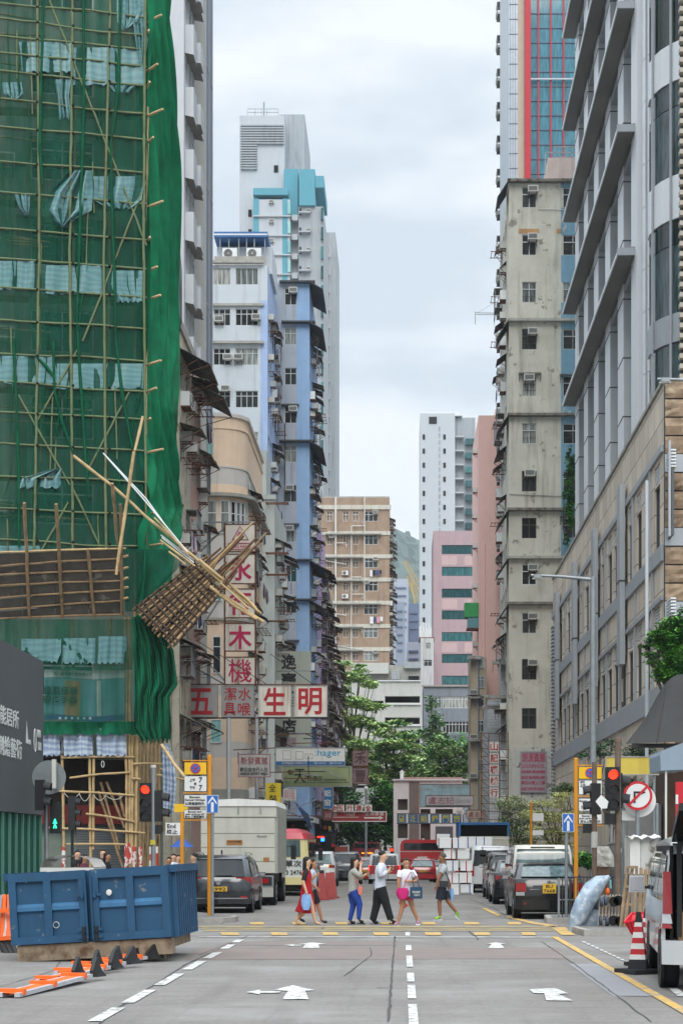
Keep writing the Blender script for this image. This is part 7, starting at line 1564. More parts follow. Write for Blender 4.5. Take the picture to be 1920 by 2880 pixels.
ysign('yellow post no stopping sign half hidden by signals right of the crossing',1619,45.2,2135,1,((2157,2192,'y',()),(2195,2236,'w',(('am',1637,2200,12,6),('上午',1638,2209,16,9))),(2246,2282,'w',(('Except',1640,2254,22,7),('公眾假期例外',1660,2270,54,9))),(2290,2318,'w',(('Except taxi',1655,2296,38,6),('pick up/drop off',1655,2303,52,6),('的士上落客除外',1660,2311,56,8)))),1626,1692)
T=thing('parking_sign','End sign with Chinese characters on a yellow post behind the left signals','road sign',(X(512,54),54,.14),'yellow post parking signs'); D=54.; cylpole(T,X(512,D),D,.14,Z(2290,D),.06,m_yp)
mb=MB(); mb.box(X(466,D),X(508,D),D-.03,D-.005,Z(2350,D),Z(2315,D),m_spw); mb.build('sign_plate',T); tx(T,'End',482,2324,24,11,D-.03,m_sb,off=.01); tx(T,'終止',484,2340,30,13,D-.03,m_sb,off=.01)
mb=MB(); mb.box(X(490,D),X(528,D),D-.03,D-.005,Z(2285,D),Z(2262,D),m_sy); mb.build('sign_plate',T)
T=thing('parking_sign','distant yellow post with a small plate in front of the variegated tree','road sign',(X(1493,80),80,.14),'yellow post parking signs'); D=80.; cylpole(T,X(1493,D),D,.14,Z(2258,D),.055,m_yp); mb=MB(); mb.box(X(1497,D),X(1528,D),D-.02,D,Z(2350,D),Z(2336,D),m_spw); mb.box(X(1497,D),X(1528,D),D-.02,D,Z(2310,D),Z(2288,D),m_spw); mb.build('sign_plate',T)
T=thing('parking_sign','tiny yellow no stopping plate on a pole beyond the minibus','road sign',(X(878,110),110,gz(110)),'yellow post parking signs'); D=110.; cylpole(T,X(882,D),D,gz(D),Z(2355,D),.05,m_steel); mb=MB(); mb.box(X(866,D),X(888,D),D-.08,D-.06,Z(2376,D),Z(2361,D),m_sy); mb.box(X(870,D),X(888,D),D-.08,D-.06,Z(2400,D),Z(2378,D),m_spw); mb.build('sign_plate',T); nostop(T,X(876,D),D-.07,Z(2368,D),.13)
def arrow_sign(lab,D,u0,u1,v0,v1,up,vb,r=.04):
    T=thing('one_way_sign',lab,'road sign',(X(up,D),D,.14),'blue arrow signs'); cylpole(T,X(up,D),D,.14,Z(v1-10,D),r,m_steel,cap=False)
    x0,x1,z0,z1=X(u0,D),X(u1,D),Z(v1,D),Z(v0,D); mb=MB(); mb.box(x0,x1,D-.07,D-.05,z0,z1,m_spw); mb.box(x0+.012,x1-.012,D-.074,D-.0705,z0+.012,z1-.012,m_sblu); mb.build('sign_plate',T)
    xc=(x0+x1)/2; w_=(x1-x0); h=z1-z0; y=D-.078; mb=MB(); mb.box(xc-w_*.11,xc+w_*.11,y,y+.003,z0+h*.06,z0+h*.6,m_spw)
    mb.prism([(xc-w_*.36,y,z0+h*.6),(xc-w_*.36,y,z0+h*.48),(xc,y,z0+h*.78),(xc+w_*.36,y,z0+h*.48),(xc+w_*.36,y,z0+h*.6),(xc,y,z0+h*.94)],(0,.003,0),m_spw); mb.build('arrow_mark',T)
arrow_sign('blue one way arrow on a grey pole at the left island, beside the yellow post',44.3,581,615,2237,2288,597,2593)
arrow_sign('blue one way arrow on a grey pole in front of the black saloon',43.8,1580,1613,2289,2341,1592,2590)
# traffic signals
m_sig=mat('signal_black','17191b',.6,var=.12); m_lens=mat('dark_lens','2a2c2c',.2,var=.2); m_redlit=mat('red_signal_lit','ff2a12',.4,emit=3.2,var=0); m_grn=mat('green_man_lit','2dffb0',.4,emit=2.2,var=0)
def head(T,x,y,zc,h=1.0,w_=.36,lit=0,n=3,face='front',nm='signal_head'):
    Tm=Matrix.Translation((x,y,zc))@Matrix.Rotation({'front':0,'left':R(-90),'right':R(90)}[face],4,'Z'); s=h/n
    mb=MB(); mb.box(-w_/2,w_/2,0,.22,-h/2,h/2,m_sig,Tm); o=mb.build(nm,T)
    for i in range(n):
        z=h/2-s*(i+.5); r=s*.34; mb=MB(); mb.tube([Tm@Vector((0,-.005,z)),Tm@Vector((0,-.02,z))],r,m_redlit if lit==i+1 else m_lens,18); mb.build('signal_lens',T)
        mb=MB(); q=[];N_=10
        for k in range(N_+1): t=R(-20)+R(220)*k/N_; q+= [Tm@Vector((r*1.15*math.cos(t),0,z+r*1.15*math.sin(t))),Tm@Vector((r*1.1*math.cos(t),-.2+.04*abs(math.cos(t)),z+r*1.1*math.sin(t)-.03))]
        mb.add(q,[(2*k,2*k+1,2*k+3,2*k+2) for k in range(N_)],m_sig); mb.build('signal_hood',T)
SGN='traffic signals at the crossing'
D=42.6
T=thing('traffic_signal','left traffic signal showing red on a grey pole before the bamboo frame','traffic light',(X(431,D),D,.14),SGN); cylpole(T,X(431,D),D,.14,Z(2158,D),.06,m_steel,cap=False)
head(T,X(410,D),D-.05,(Z(2203,D)+Z(2312,D))/2,.93,.29,1); head(T,X(455,D),D+.1,(Z(2225,D)+Z(2310,D))/2,.75,.3,0,2,'right')
mb=MB(); mb.tube([(X(431,D),D,Z(2160,D)),(X(431,D),D,Z(2152,D))],.07,m_ac,10); mb.build('cap',T); mb=MB(); mb.box(X(424,D),X(438,D),D-.075,D-.06,Z(2377,D),Z(2363,D),m_yc); mb.build('pole_label',T); mb=MB(); mb.box(X(438,D),X(456,D),D-.05,D+.05,Z(2346,D),Z(2321,D),m_sb); mb.build('signal_bracket',T)
D=40.
T=thing('traffic_signal','right traffic signal showing red on a brown pole below the yellow board','traffic light',(X(1737,D),D,.14),SGN); m_bp=mat('brown_painted_pole','6a5a4e',.7,var=.3,vs=6); cylpole(T,X(1737,D),D,.14,Z(2083,D),.068,m_bp,cap=False)
mb=MB(); mb.tube([(X(1737,D),D,Z(2088,D)),(X(1737,D),D,Z(2078,D))],.085,m_bp,12); mb.build('cap',T)
head(T,X(1721,D),D-.16,(Z(2159,D)+Z(2281,D))/2,.98,.31,1); head(T,X(1750,D),D+.1,Z(2225,D),.8,.25,0,2,'right')
mb=MB(); mb.prism([(X(1670,D),D-.3,Z(2256,D)),(X(1686,D),D-.3,Z(2237,D)),(X(1706,D),D-.3,Z(2256,D)),(X(1702,D),D-.3,Z(2275,D)),(X(1686,D),D-.3,Z(2276,D))],(0,.02,0),m_spw); mb.build('pointer_plate',T)
mb=MB(); mb.box(X(1700,D),X(1727,D),D-.1,D+.1,Z(2320,D),Z(2289,D),m_sb); mb.build('controller_box',T)
D=41.
T=thing('traffic_signal','side facing traffic signal on the worn grey pole between yellow post and red light','traffic light',(X(1671,D),D,.14),SGN); cylpole(T,X(1671,D),D,.14,Z(2144,D),.06,m_bp,cap=False)
head(T,X(1658,D)+.02,D,(Z(2206,D)+Z(2290,D))/2,.72,.26,0,2,'left'); mb=MB(); mb.box(X(1640,D),X(1664,D),D,D+.15,Z(2344,D),Z(2318,D),m_sb); mb.build('controller_box',T)
mb=MB(); mb.tube([(X(1671,D),D,Z(2385,D)),(X(1671,D),D,Z(2340,D))],.075,m_ac,10); mb.build('pole_sleeve',T)
D=44.
T=thing('pedestrian_signal','green man pedestrian signal on a grey pole beside the hoarding','traffic light',(X(131,D),D,.14),SGN); cylpole(T,X(131,D),D,.14,Z(2260,D),.055,m_steel,cap=False)
mb=MB(); mb.box(X(142,D),X(172,D),D-.1,D+.1,Z(2345,D),Z(2255,D),m_sig); mb.build('signal_head',T)
mb=MB(); x,z=X(157,D),Z(2318,D); mb.sph((x,D-.115,z+.1),.022,m_grn,8,6); mb.tube([(x,D-.11,z+.08),(x,D-.11,z)],[.03,.022],m_grn,8); mb.tube([(x,D-.11,z),(x-.035,D-.11,z-.11)],.014,m_grn,6); mb.tube([(x,D-.11,z),(x+.035,D-.11,z-.11)],.014,m_grn,6); mb.tube([(x,D-.11,z+.06),(x+.05,D-.11,z+.01)],.01,m_grn,6); mb.tube([(x,D-.11,z+.06),(x-.05,D-.11,z+.01)],.01,m_grn,6); mb.build('green_man',T)
head(T,X(132,D),D-.3,Z(2238,D),.75,.2,0,2,'right')
mb=MB(); disc(mb,X(138,D+1),D+1,Z(2187,D+1),.43,m_steel,.02); mb.build('round_sign_back',T); mb=MB(); mb.box(X(130,D),X(141,D),D+.7,D+.8,Z(2215,D),Z(2132,D),m_ac); mb.build('sign_stay',T)
D=58.; T=thing('traffic_signal','dark side facing signal stack inside the bamboo frame opening','traffic light',(X(205,D),D,.14),SGN); cylpole(T,X(203,D),D,.14,Z(2240,D),.05,m_sig,cap=False); head(T,X(213,D),D,Z(2288,D),1.1,.3,0,3,'right')
D=46.
T=thing('road_sign','round no right turn sign with its twin behind it, right of the red signal','road sign',(X(1792,D),D,.14),None); D=41.; 
for nm,u,y in (('post',1792,D),('post',1752,D+.3),('post',1846,D+.5)): cylpole(T,X(u,y),y,.14,Z(2260 if u<1800 else 2262,y),.045,m_steel,nm)
mb=MB(); disc(mb,X(1792,D),D-.06,Z(2239,D),.335,m_sred,.012,40); mb.build('sign_disc',T); mb=MB(); disc(mb,X(1792,D),D-.073,Z(2239,D),.275,m_spw,.004,40); mb.build('sign_face',T)
x,z=X(1792,D),Z(2239,D); mb=MB(); y=D-.084; mb.box(x-.1,x-.055,y,y+.004,z-.17,z+.1,m_sb); mb.box(x-.055,x+.1,y,y+.004,z+.055,z+.1,m_sb); mb.prism([(x+.09,y,z+.125),(x+.18,y,z+.078),(x+.09,y,z+.03)],(0,.004,0),m_sb); mb.build('turn_arrow',T)
mb=MB(); mb.bar((x-.2,D-.092,z-.2),(x+.2,D-.092,z+.2),.004,.055,m_sred); mb.build('diagonal_bar',T)
mb=MB(); disc(mb,X(1800,D),D+.15,Z(2252,D),.38,m_spw,.02,36); mb.build('rear_disc',T); mb=MB(); mb.box(X(1752,D),X(1788,D),D+.2,D+.23,Z(2308,D),Z(2280,D),m_spw); mb.build('sign_plate',T)
D=50.; T=thing('sign_board','large blank faded yellow board behind the red signal','sign',(X(1780,D),D,Z(2180,D)),None); panel(T,'board',1704,1850,2131,2178,D,mat('faded_yellow_board','c4ae4a',.7,var=.1,stain=.3),.06,m_sg,.03); cylpole(T,X(1720,D),D+.1,.14,Z(2150,D),.04,m_steel); cylpole(T,X(1840,D),D+.1,.14,Z(2150,D),.04,m_steel)
T=thing('road_sign','red and white sign edge cut off by the right border','road sign',(X(1905,38),38,.14)); D=38.; cylpole(T,X(1912,D),D,.14,Z(2210,D),.04,m_steel); mb=MB(); mb.box(X(1898,D),X(1940,D),D-.06,D-.04,Z(2300,D),Z(2200,D),m_sred); mb.box(X(1898,D),X(1905,D),D-.07,D-.061,Z(2262,D),Z(2236,D),m_spw); mb.build('sign_plate',T)
# cabinets and clutter at right
D=43.6; T=thing('utility_cabinet','tall dark grey utility cabinet with a small white label behind the railing','cabinet',(X(1742,D),D,.14)); m_cab=mat('cabinet_grey','5a5c5b',.7,var=.12,stain=.3)
mb=MB(); mb.box(X(1716,D),X(1771,D),D,D+.5,.14,Z(2375,D),m_cab); mb.prism([(X(1714,D),D-.02,Z(2375,D)),(X(1773,D),D-.02,Z(2375,D)),(X(1768,D),D-.02,Z(2370,D)),(X(1719,D),D-.02,Z(2370,D))],(0,.55,0),m_cab); mb.build('cabinet_body',T); mb=MB(); mb.box(X(1734,D),X(1756,D),D-.01,D-.003,Z(2399,D),Z(2387,D),m_spw); mb.build('label',T); mb=MB(); mb.box(X(1743,D),X(1744,D),D-.006,D-.003,.3,Z(2402,D),m_sb); mb.build('door_seam',T)
D=40.; T=thing('market_stall_box','white boarded stall cabinet topped with crumpled white sheeting','stall',(X(1815,D),D,.14)); mb=MB(); mb.box(X(1771,D),X(1800,D),D,D+1,Z(2460,D),Z(2356,D),m_sw_); mb.box(X(1801,D),X(1850,D),D+.02,D+1,Z(2460,D),Z(2362,D),m_ww); mb.box(X(1775,D),X(1845,D),D+.1,D+1,.14,Z(2460,D),m_awn); mb.build('cabinet_body',T)
pts=[(X(1765+i*9,D),D-.15+.25*j,Z(2352+4*math.sin(i*1.9)+ (6 if j==0 else 0)+random.uniform(-3,3),D)) for j in range(4) for i in range(11)]; mb=MB(); mb.grid(pts,11,4,m_sw_,False); mb.build('sheeting',T)
D=43.; T=thing('plastic_cover','clear crumpled plastic cover over goods left of the dark cabinet','plastic sheet',(X(1700,D),D,.14)); m_cp2=mat('milky_plastic','b1aea6',.3,var=.2,vs=6,spec=.6)
pts=[]; rr=random.Random(3)
for j in range(7):
    for i in range(9): a=math.pi*i/8; pts.append((X(1700,D)+.26*math.cos(a)*(1+.1*rr.random())*(1-.5*(j/6)**2),D+.3-.3*math.sin(a)+.04*rr.random(),Z(2440-j*9.5,D)+.03*rr.random()))
mb=MB(); mb.grid(pts,9,7,m_cp2,False); mb.build('cover',T); mb=MB(); mb.box(X(1682,D),X(1716,D),D+.1,D+.5,.14,Z(2440,D),mat('brown_crate','6d5444',.85,var=.2)); mb.build('crate',T)
# railing
D=41.6; T=thing('railing','black steel pedestrian railing behind the trolleys','railing',(X(1690,D),D,.14)); m_rl=mat('railing_black','35373a',.6,var=.1)
for i in range(20): u=1604+i*9; mb=MB(); mb.box(X(u,D),X(u+2.2,D),D,D+.02,.2,Z(2468,D),m_rl); mb.build('baluster',T)
for v in (2466,2585): mb=MB(); mb.box(X(1600,D),X(1780,D),D-.01,D+.03,Z(v+4,D),Z(v,D),m_rl); mb.build('rail',T)
D=43.4; T=thing('railing','short grey railing panel between the arrow pole and the black saloon','railing',(X(1575,D),D,.14))
for u in (1568,1580,1600,1612): mb=MB(); mb.box(X(u,D),X(u+6 if u in(1568,) else u+2.5,D),D,D+.05,.14,Z(2470,D),m_steel if u==1568 else m_rl); mb.build('baluster',T)
for v in (2472,2530,2580): mb=MB(); mb.box(X(1568,D),X(1615,D),D+.01,D+.04,Z(v+3,D),Z(v,D),m_steel); mb.build('rail',T)
# folded wrapped umbrella
D=38.6; T=thing('market_umbrella','large folded parasol wrapped in blue and white plastic leaning on the railing','umbrella',(X(1640,D),D,.14)); m_wr=mat('wrapped_plastic','93a6b8',.35,var=.35,vs=7,spec=.6,patch=('c5ccd2',5,.5,.12)); pts=[]; rr=random.Random(4)
ax=[(1590,2632),(1608,2590),(1628,2548),(1655,2505),(1680,2478),(1704,2466)]; wd=[6,28,36,34,22,6]
for j,((u,v),w_) in enumerate(zip(ax,wd)):
    for i in range(13): a=2*math.pi*i/12; k=1+.12*math.sin(i*2.7+j); pts.append((X(u+w_*.75*math.cos(a)*k*.8+10,D),D+w_*.006*math.sin(a)*k,Z(v+w_*.55*math.cos(a)*k,D)))
mb=MB(); mb.grid(pts,13,6,m_wr); mb.build('wrapped_canopy',T); mb=MB(); mb.tube([P(1700,2470,D),P(1715,2478,D),P(1716,2500,D)],.03,LAU[4],6); mb.sph(P(1708,2508,D),.05,mat('orange_plastic','e0641e',.5),8,6,(1,1,1.6)); mb.build('handle',T)
mb=MB(); mb.grid([P(1640+i*12-j*4,2560+j*18+3*math.sin(i*2),D+.25+.03*math.sin(i+j)) for j in range(5) for i in range(5)],5,5,m_wr); mb.build('loose_wrap',T)
D=39.2; T=thing('rubbish_bag','dark bundle tucked behind the wrapped parasol','bag',(X(1665,D),D+.2,.14)); mb=MB(); mb.sph((X(1665,D),D+.25,.5),.3,mat('black_bag','15191f',.4,var=.2),12,8,(.7,.6,1.3)); mb.build('bag_body',T)
# trolleys
D=38.4; m_tr=mat('trolley_steel','9a9186',.6,.2,var=.25,vs=8)
for k,(u0,u1,lab) in enumerate(((1682,1716,'steel platform trolley stood on end, left of its twin'),(1718,1752,'steel platform trolley stood on end, beside the wooden trestle'))):
    T=thing('platform_trolley',lab,'trolley',(X((u0+u1)/2,D),D,.14),'trolleys stood against the railing')
    for i in range(4): u=u0+4+(u1-u0-6)*i/3; mb=MB(); mb.bar((X(u-4,D),D-.05,.16),(X(u+4,D),D+.2,Z(2518,D)),.03,.03,m_tr); mb.build('frame_bar',T)
    for i in range(5): v=2522+i*26; mb=MB(); mb.bar(P(u0,v,D+.13-i*.03),P(u1,v,D+.13-i*.03),.03,.03,m_tr); mb.build('frame_bar',T)
    for (du,v) in ((8,2537),(20,2534),(6,2590),(24,2592)):
        c=P(u0+du,v,D-.1); w_=thing('x','x','x') if 0 else None; mb=MB(); mb.tube([c+Vector((-.03,0,0)),c+Vector((.03,0,0))],.105,mat('blue_grey_tyre','3c4a58',.7,var=.2),14) if k==0 else mb.tube([c+Vector((0,-.03,0)),c+Vector((0,.03,0))],.11,m_tyre,14); mb.build('castor_wheel',T)
# wooden trestle
D=38.; T=thing('trestle','tall brown wooden trestle and boards leaning on the railing','trestle',(X(1800,D),D,.14)); m_wd=mat('weathered_wood','8f7a60',.85,var=.3,vs=4,stain=.3); m_wd2=mat('dark_wood','5e4632',.85,var=.3,vs=4)
for (a,b,c,d) in ((1742,2636,1764,2437),(1782,2636,1790,2437),(1752,2636,1778,2440)): mb=MB(); mb.bar(P(a,b,D-.15),P(c,d,D+.1),.05,.05,m_wd); mb.build('leg',T)
for v in (2440,2495,2545,2590): mb=MB(); mb.bar(P(1762-(v-2440)*.1,v,D),P(1790-(v-2440)*.02,v,D),.04,.06,m_wd); mb.build('rung',T)
for (u,w_) in ((1800,9),(1812,10),(1824,8),(1836,12)): mb=MB(); mb.prism([P(u-8,2636,D),P(u-8+w_,2636,D),P(u+w_-2,2440+u%7,D+.25),P(u-2,2440+u%7,D+.25)],(0,.03,0),m_wd2 if u%3 else m_wd); mb.build('board',T)
# basket + cones
D=30.; T=thing('basket','bright red plastic basket tilted behind the striped cone','basket',(X(1795,D),D,.5)); m_bk=mat('basket_red','c81e30',.45,var=.06)
pa=[(1755,2590),(1778,2571),(1835,2566),(1835,2600)]; 
mb=MB(); top=[P(u,v,D+dy) for u,v,dy in ((1755,2595,0),(1832,2582,0),(1838,2566,.45),(1776,2570,.45))]; bot=[P(u,v,D+dy) for u,v,dy in ((1775,2630,.08),(1818,2626,.08),(1820,2612,.36),(1780,2614,.36))]
mb.add(top+bot,[(0,1,5,4),(1,2,6,5),(2,3,7,6),(3,0,4,7),(4,5,6,7)],m_bk); mb.build('shell',T)
for i in range(4): mb=MB(); mb.bar(top[i],top[(i+1)%4],.03,.03,m_bk); mb.build('rim',T)
for i in range(7): mb=MB(); a=top[0].lerp(top[1],(i+.5)/7)+Vector((0,-.012,0)); b=bot[0].lerp(bot[1],(i+.5)/7)+Vector((0,-.012,0)); mb.bar(a,b,.012,.012,mat('basket_dark_red','8f1422',.5)); mb.build('rib',T)
m_cw=mat('cone_white','cfcfcb',.5,var=.12,vs=9); m_cr2=mat('cone_red','b31a26',.5,var=.1); m_cb=mat('cone_black','222426',.8,var=.15)
def cone(nm,lab,x,y,z,h,r0,r1,mats,base,group,cat='traffic cone',sq=True):
    T=thing(nm,lab,cat,(x,y,z),group,.5); n=4 if sq else 12; zz=0.06
    for k,(hh,mt) in enumerate(mats):
        a=zz/h; b=(zz+hh)/h; ra=r0+(r1-r0)*a; rb=r0+(r1-r0)*b; mb=MB(); q=[(ra*math.cos(2*math.pi*i/n),ra*math.sin(2*math.pi*i/n),zz) for i in range(n)]+[(rb*math.cos(2*math.pi*i/n),rb*math.sin(2*math.pi*i/n),zz+hh) for i in range(n)]
        sl_=.07 if mt is m_cr2 or (k and mats[k-1][1] is m_cr2) else 0
        mb.add(q,[(i,(i+1)%n,n+(i+1)%n,n+i) for i in range(n)]+[tuple(range(n,2*n))],mt); mb.build('cone_band' if len(mats)>1 else 'cone_body',T,local=True); zz+=hh
    mb=MB(); mb.box(-r0*1.25,r0*1.25,-r0*1.25,r0*1.25,0,.06,base); mb.build('base',T,local=True); return T
D=25.6; MT=[(.14,m_cb),(.07,m_cw),(.08,m_cr2),(.08,m_cw),(.08,m_cr2),(.08,m_cw),(.08,m_cr2),(.06,m_cw),(.1,m_cb),(.05,m_cb)]
cone('traffic_cone','striped square cone with a black foot beside the silver van',X(1795,D),D,.02,.86,.2,.045,MT,m_cb,'striped cones by the van')
cone('traffic_cone','second striped cone mostly hidden behind the first one',X(1818,D+1.6),D+1.6,.02,.86,.2,.045,MT,m_cb,'striped cones by the van')
for i,(u,D,lab) in enumerate(((905,62.5,'faded red plastic barrier, left and nearest of the stack'),(922,63.6,'faded red plastic barrier in the middle of the stack'),(934,65.,'faded red plastic barrier at the right of the stack'))):
    T=thing('barrier',lab,'barrier',(X(u,D),D,.02),'red plastic barriers in the road'); m_fb=mat('faded_red_plastic','963c38',.6,var=.2,vs=5); mb=MB(); w_=.14
    mb.add([(-w_*1.3,-.15,.06),(w_*1.3,-.15,.06),(w_*1.3,.15,.06),(-w_*1.3,.15,.06),(-w_*.55,-.05,.95),(w_*.55,-.05,.95),(w_*.55,.05,.95),(-w_*.55,.05,.95)],[(0,3,2,1),(4,5,6,7),(0,1,5,4),(1,2,6,5),(2,3,7,6),(3,0,4,7)],m_fb); mb.build('barrier_body',T,local=True)
    mb=MB(); mb.box(-.25,.25,-.2,.2,0,.058,m_fb); mb.build('foot',T,local=True); mb=MB(); mb.box(-.07,.07,-.06,.06,.951,1.05,m_sw_ if i else m_blk); mb.build('cap',T,local=True)
# fallen orange barriers
m_or=mat('orange_plastic_board','f06a24',.5,var=.1); m_rf2=mat('reflective_silver','b9bcc2',.4,.2,var=.15,vs=6)
GB='fallen orange roadworks barriers'
for k,(a,b,h_,lab) in enumerate((((48,2812),(270,2762),1.,'fallen orange barrier nearest the camera with its silver edge and black feet'),((148,2772),(318,2738),.8,'second fallen orange barrier behind the nearest one'),((195,2748),(362,2726),.75,'third fallen orange barrier towards the skip'),((238,2728),(424,2710),.7,'farthest fallen orange barrier, its black tip pointing to the lane line'))):
    ga,gb=Vector((*G(*a),.05)),Vector((*G(*b),.10)); d=(gb-ga).normalized(); s=Vector((-d.y,d.x,0)); T=thing('roadworks_barrier',lab,'barrier',tuple(ga),GB); L=(gb-ga).length*.92
    for off in (0,.22): mb=MB(); mb.bar(ga+s*off,ga+s*off+d*L,.07,.05,m_rf2); mb.build('silver_rail',T)
    mb=MB(); mb.add([ga+s*.04+Vector((0,0,.02)),ga+s*.04+d*L+Vector((0,0,.02)),ga+s*.19+d*L+Vector((0,0,.03)),ga+s*.19+Vector((0,0,.03))],[(0,1,2,3)],m_or); mb.build('orange_board',T)
    for t in (.05,.45,.88): mb=MB(); mb.bar(ga+d*L*t-s*.05+Vector((0,0,.03)),ga+d*L*t+s*.28+Vector((0,0,.03)),.09,.07,m_or); mb.build('clamp',T)
    mb=MB(); e=ga+d*L*1.0; hh=.26; q=[e+s*.12,e-s*.22+d*.22,e+d*.42-s*.30,e+d*.4+s*.05+Vector((0,0,hh)),e+d*.28+s*.05+Vector((0,0,hh*1.1))]
    for oo in (-.04,.22): 
        c=e+s*oo; base=[c,c+d*.12+Vector((0,0,-.03)),c+d*.42-s*.05+Vector((0,0,-.04)),c+d*.36+Vector((0,0,.05)),c+d*.36+s*.06+Vector((0,0,.23)),c+d*.28+s*.05+Vector((0,0,.2)),c+Vector((0,0,.07))]
        mb.prism(base,tuple(s*.05),m_blk)
    mb.build('rubber_foot',T)
T=thing('roadworks_barrier','stack of orange and silver barriers folded against the green fence','barrier',(X(20,31),31,.0),GB); D=31.
for i in range(9): 
    u=-14+i*7; mb=MB(); mb.bar(P(u,2640,D),P(u+ (6 if i%2 else -3),2518,D+.05*i),.06,.06,m_rf2 if i%3==1 else m_or); mb.build('upright',T)
for v in (2560,2638): mb=MB(); mb.bar(P(-20,v+4,D-.05),P(40,v,D-.05),.08,.07,m_or); mb.build('cross_board',T)
for i in range(3): mb=MB(); mb.bar(P(0+i*14,2650,D),P(22+i*14,2695,D-.4),.08,.1,m_blk); mb.build('rubber_foot',T)
# awnings at right
D=50.; T=thing('canvas_canopy','big domed dark grey canvas canopy at the right edge under the green tree','canopy',(X(1900,D),D,3.)); m_cv=mat('dark_canvas','30302f',.85,var=.12,stain=.3)
rows_=[]; pts=[]
for j in range(6):
    t=j/5
    for i in range(9): s=i/8; u=1762+(1930-1762)*s+ (1-s)*t*55*(1-.0); v=2092-t*190*math.sin(math.pi/2*min(1,.25+s*.9)) - 6*s; pts.append(P(u,v,D+t*4-.3*math.sin(s*3)))
mb=MB(); mb.grid(pts,9,6,m_cv); mb.build('canvas',T)
for i in (0,4,8): mb=MB(); mb.tube([pts[j*9+i]+Vector((0,-.02,0)) for j in range(6)],.02,m_cv,5); mb.build('seam_rib',T)
mb=MB(); mb.box(X(1775,D),X(1940,D),D-.1,D,Z(2104,D),Z(2092,D),m_cv); mb.build('valance',T)
D=44.; T=thing('canvas_canopy','pale blue grey flat awning at the right edge above the stall','canopy',(X(1890,D),D,3.)); mb=MB(); mb.prism([P(1856,2125,D),P(1860,2112,D),P(1930,2086,D),P(1930,2165,D),P(1858,2168,D)],(0,2.,0),mat('blue_grey_canvas','8796a4',.8,var=.08)); mb.build('canvas',T); mb=MB(); mb.bar(P(1872,2168,D+.1),P(1872,2420,D+.1),.05,.05,m_ac); mb.build('prop',T)
D=54.; T=thing('stall_wall','dark brown stall interior behind the no right turn sign','stall',(X(1890,D),D,.14)); mb=MB(); mb.box(X(1870,D),X(1990,D),D,D+2,.14,Z(2170,D),mat('brown_stall_interior','4a382c',.9,var=.35,vs=2)); mb.build('back_wall',T); mb=MB(); mb.box(X(1772,D),X(1866,D),D+.5,D+1.5,.14,Z(2262,D),mat('grey_stall_panel','8b8a86',.9,var=.15)); mb.build('side_panel',T)
# foam boxes
m_fo=mat('foam_white','d6d8d8',.7,var=.05); tapes=[mat('tape_red','b0323c',.6),mat('tape_blue','2d4fa0',.6)]
GFm='white foam boxes piled beside the grey van'
rr=random.Random(21); D=70.
spots=[]
for r_i,(v,us) in enumerate(((2518,(1274,1312)),(2484,(1271,1309)),(2450,(1272,1311)),(2416,(1264,1303)),(2386,(1252,1290)))):
    for u in us: spots.append((u,v,D+rr.uniform(-.1,.2)))
D2=77.5
for v,us in ((2386,(1312,1338,)),(2362+24,(1366,)),(2378,(1246,))): 
    for u in us: spots.append((u,v,D2))
ords=['lowest','second','third','fourth','fifth']
for i,(u,v,D) in enumerate(spots):
    w_=.54+rr.uniform(-.04,.03); h=.41 if i<10 else .5; x=X(u,D); z=max(Z(v,D),gz(D)+.02)
    if i<10: lab='white foam box, %s layer of the front pile, %s column'%(ords[i//2],('left','right')[i%2])
    else: lab='white foam box at the back of the pile, %s'%(('just right of the front pile','middle of the top row','farthest right of the top row','behind the man in grey')[i-10])
    T=thing('foam_box',lab,'foam box',(x,D,z),GFm,rr.uniform(-.12,.12)); ww=w_*.9 if i<10 else w_*1.0
    mb=MB(); mb.box(-ww/2,ww/2,0,.5,0,h*.8,m_fo); mb.build('box_body',T,local=True); mb=MB(); mb.box(-ww/2-.008,ww/2+.008,-.008,.508,h*.8+.006,h-.01,m_fo); mb.build('lid',T,local=True)
    if rr.random()<.7: a=rr.uniform(-.12,.12); mb=MB(); mb.box(a-.02,a+.02,-.014,-.009,0,h-.01,rr.choice(tapes)); mb.build('tape',T,local=True)
for i,(u0,u1,v) in enumerate(((1300,1330,2518),(1312,1326,2484))): pass
T=thing('foam_box_pile','hand cart under the front pile of white foam boxes','cart',(X(1295,70),70,0)); mb=MB(); mb.box(X(1266,70),X(1326,70),69.95,70.6,.02,.1,m_steel); mb.build('deck',T)
# small lit signals far away
D=120.; T=thing('led_sign','small red and blue illuminated shop sign beyond the minibus','sign',(X(903,D),D,Z(2362,D))); mb=MB(); mb.box(X(892,D),X(911,D),D,D+.1,Z(2357,D),Z(2353,D),m_redlit); mb.build('red_light_strip',T); mb=MB(); mb.box(X(902,D),X(912,D),D,D+.1,Z(2367,D),Z(2358,D),mat('blue_led','2a8cff',.4,emit=2.5,var=0)); mb.build('blue_light_panel',T); mb=MB(); mb.box(X(888,D),X(915,D),D+.101,D+.25,Z(2370,D),Z(2350,D),m_sb); mb.build('case',T)
D=150.; T=thing('traffic_signal','tiny distant traffic signal showing red beside the man in the white shirt','traffic light',(X(1101,D),D,gz(D)),SGN); cylpole(T,X(1101,D),D,gz(D),Z(2404,D),.06,m_steel); mb=MB(); mb.box(X(1095,D),X(1107,D),D-.1,D-.0,Z(2412,D),Z(2384,D),m_sig); mb.build('signal_head',T); mb=MB(); disc(mb,X(1101,D),D-.1,Z(2391,D),.13,m_redlit,.03); mb.build('signal_lens',T)
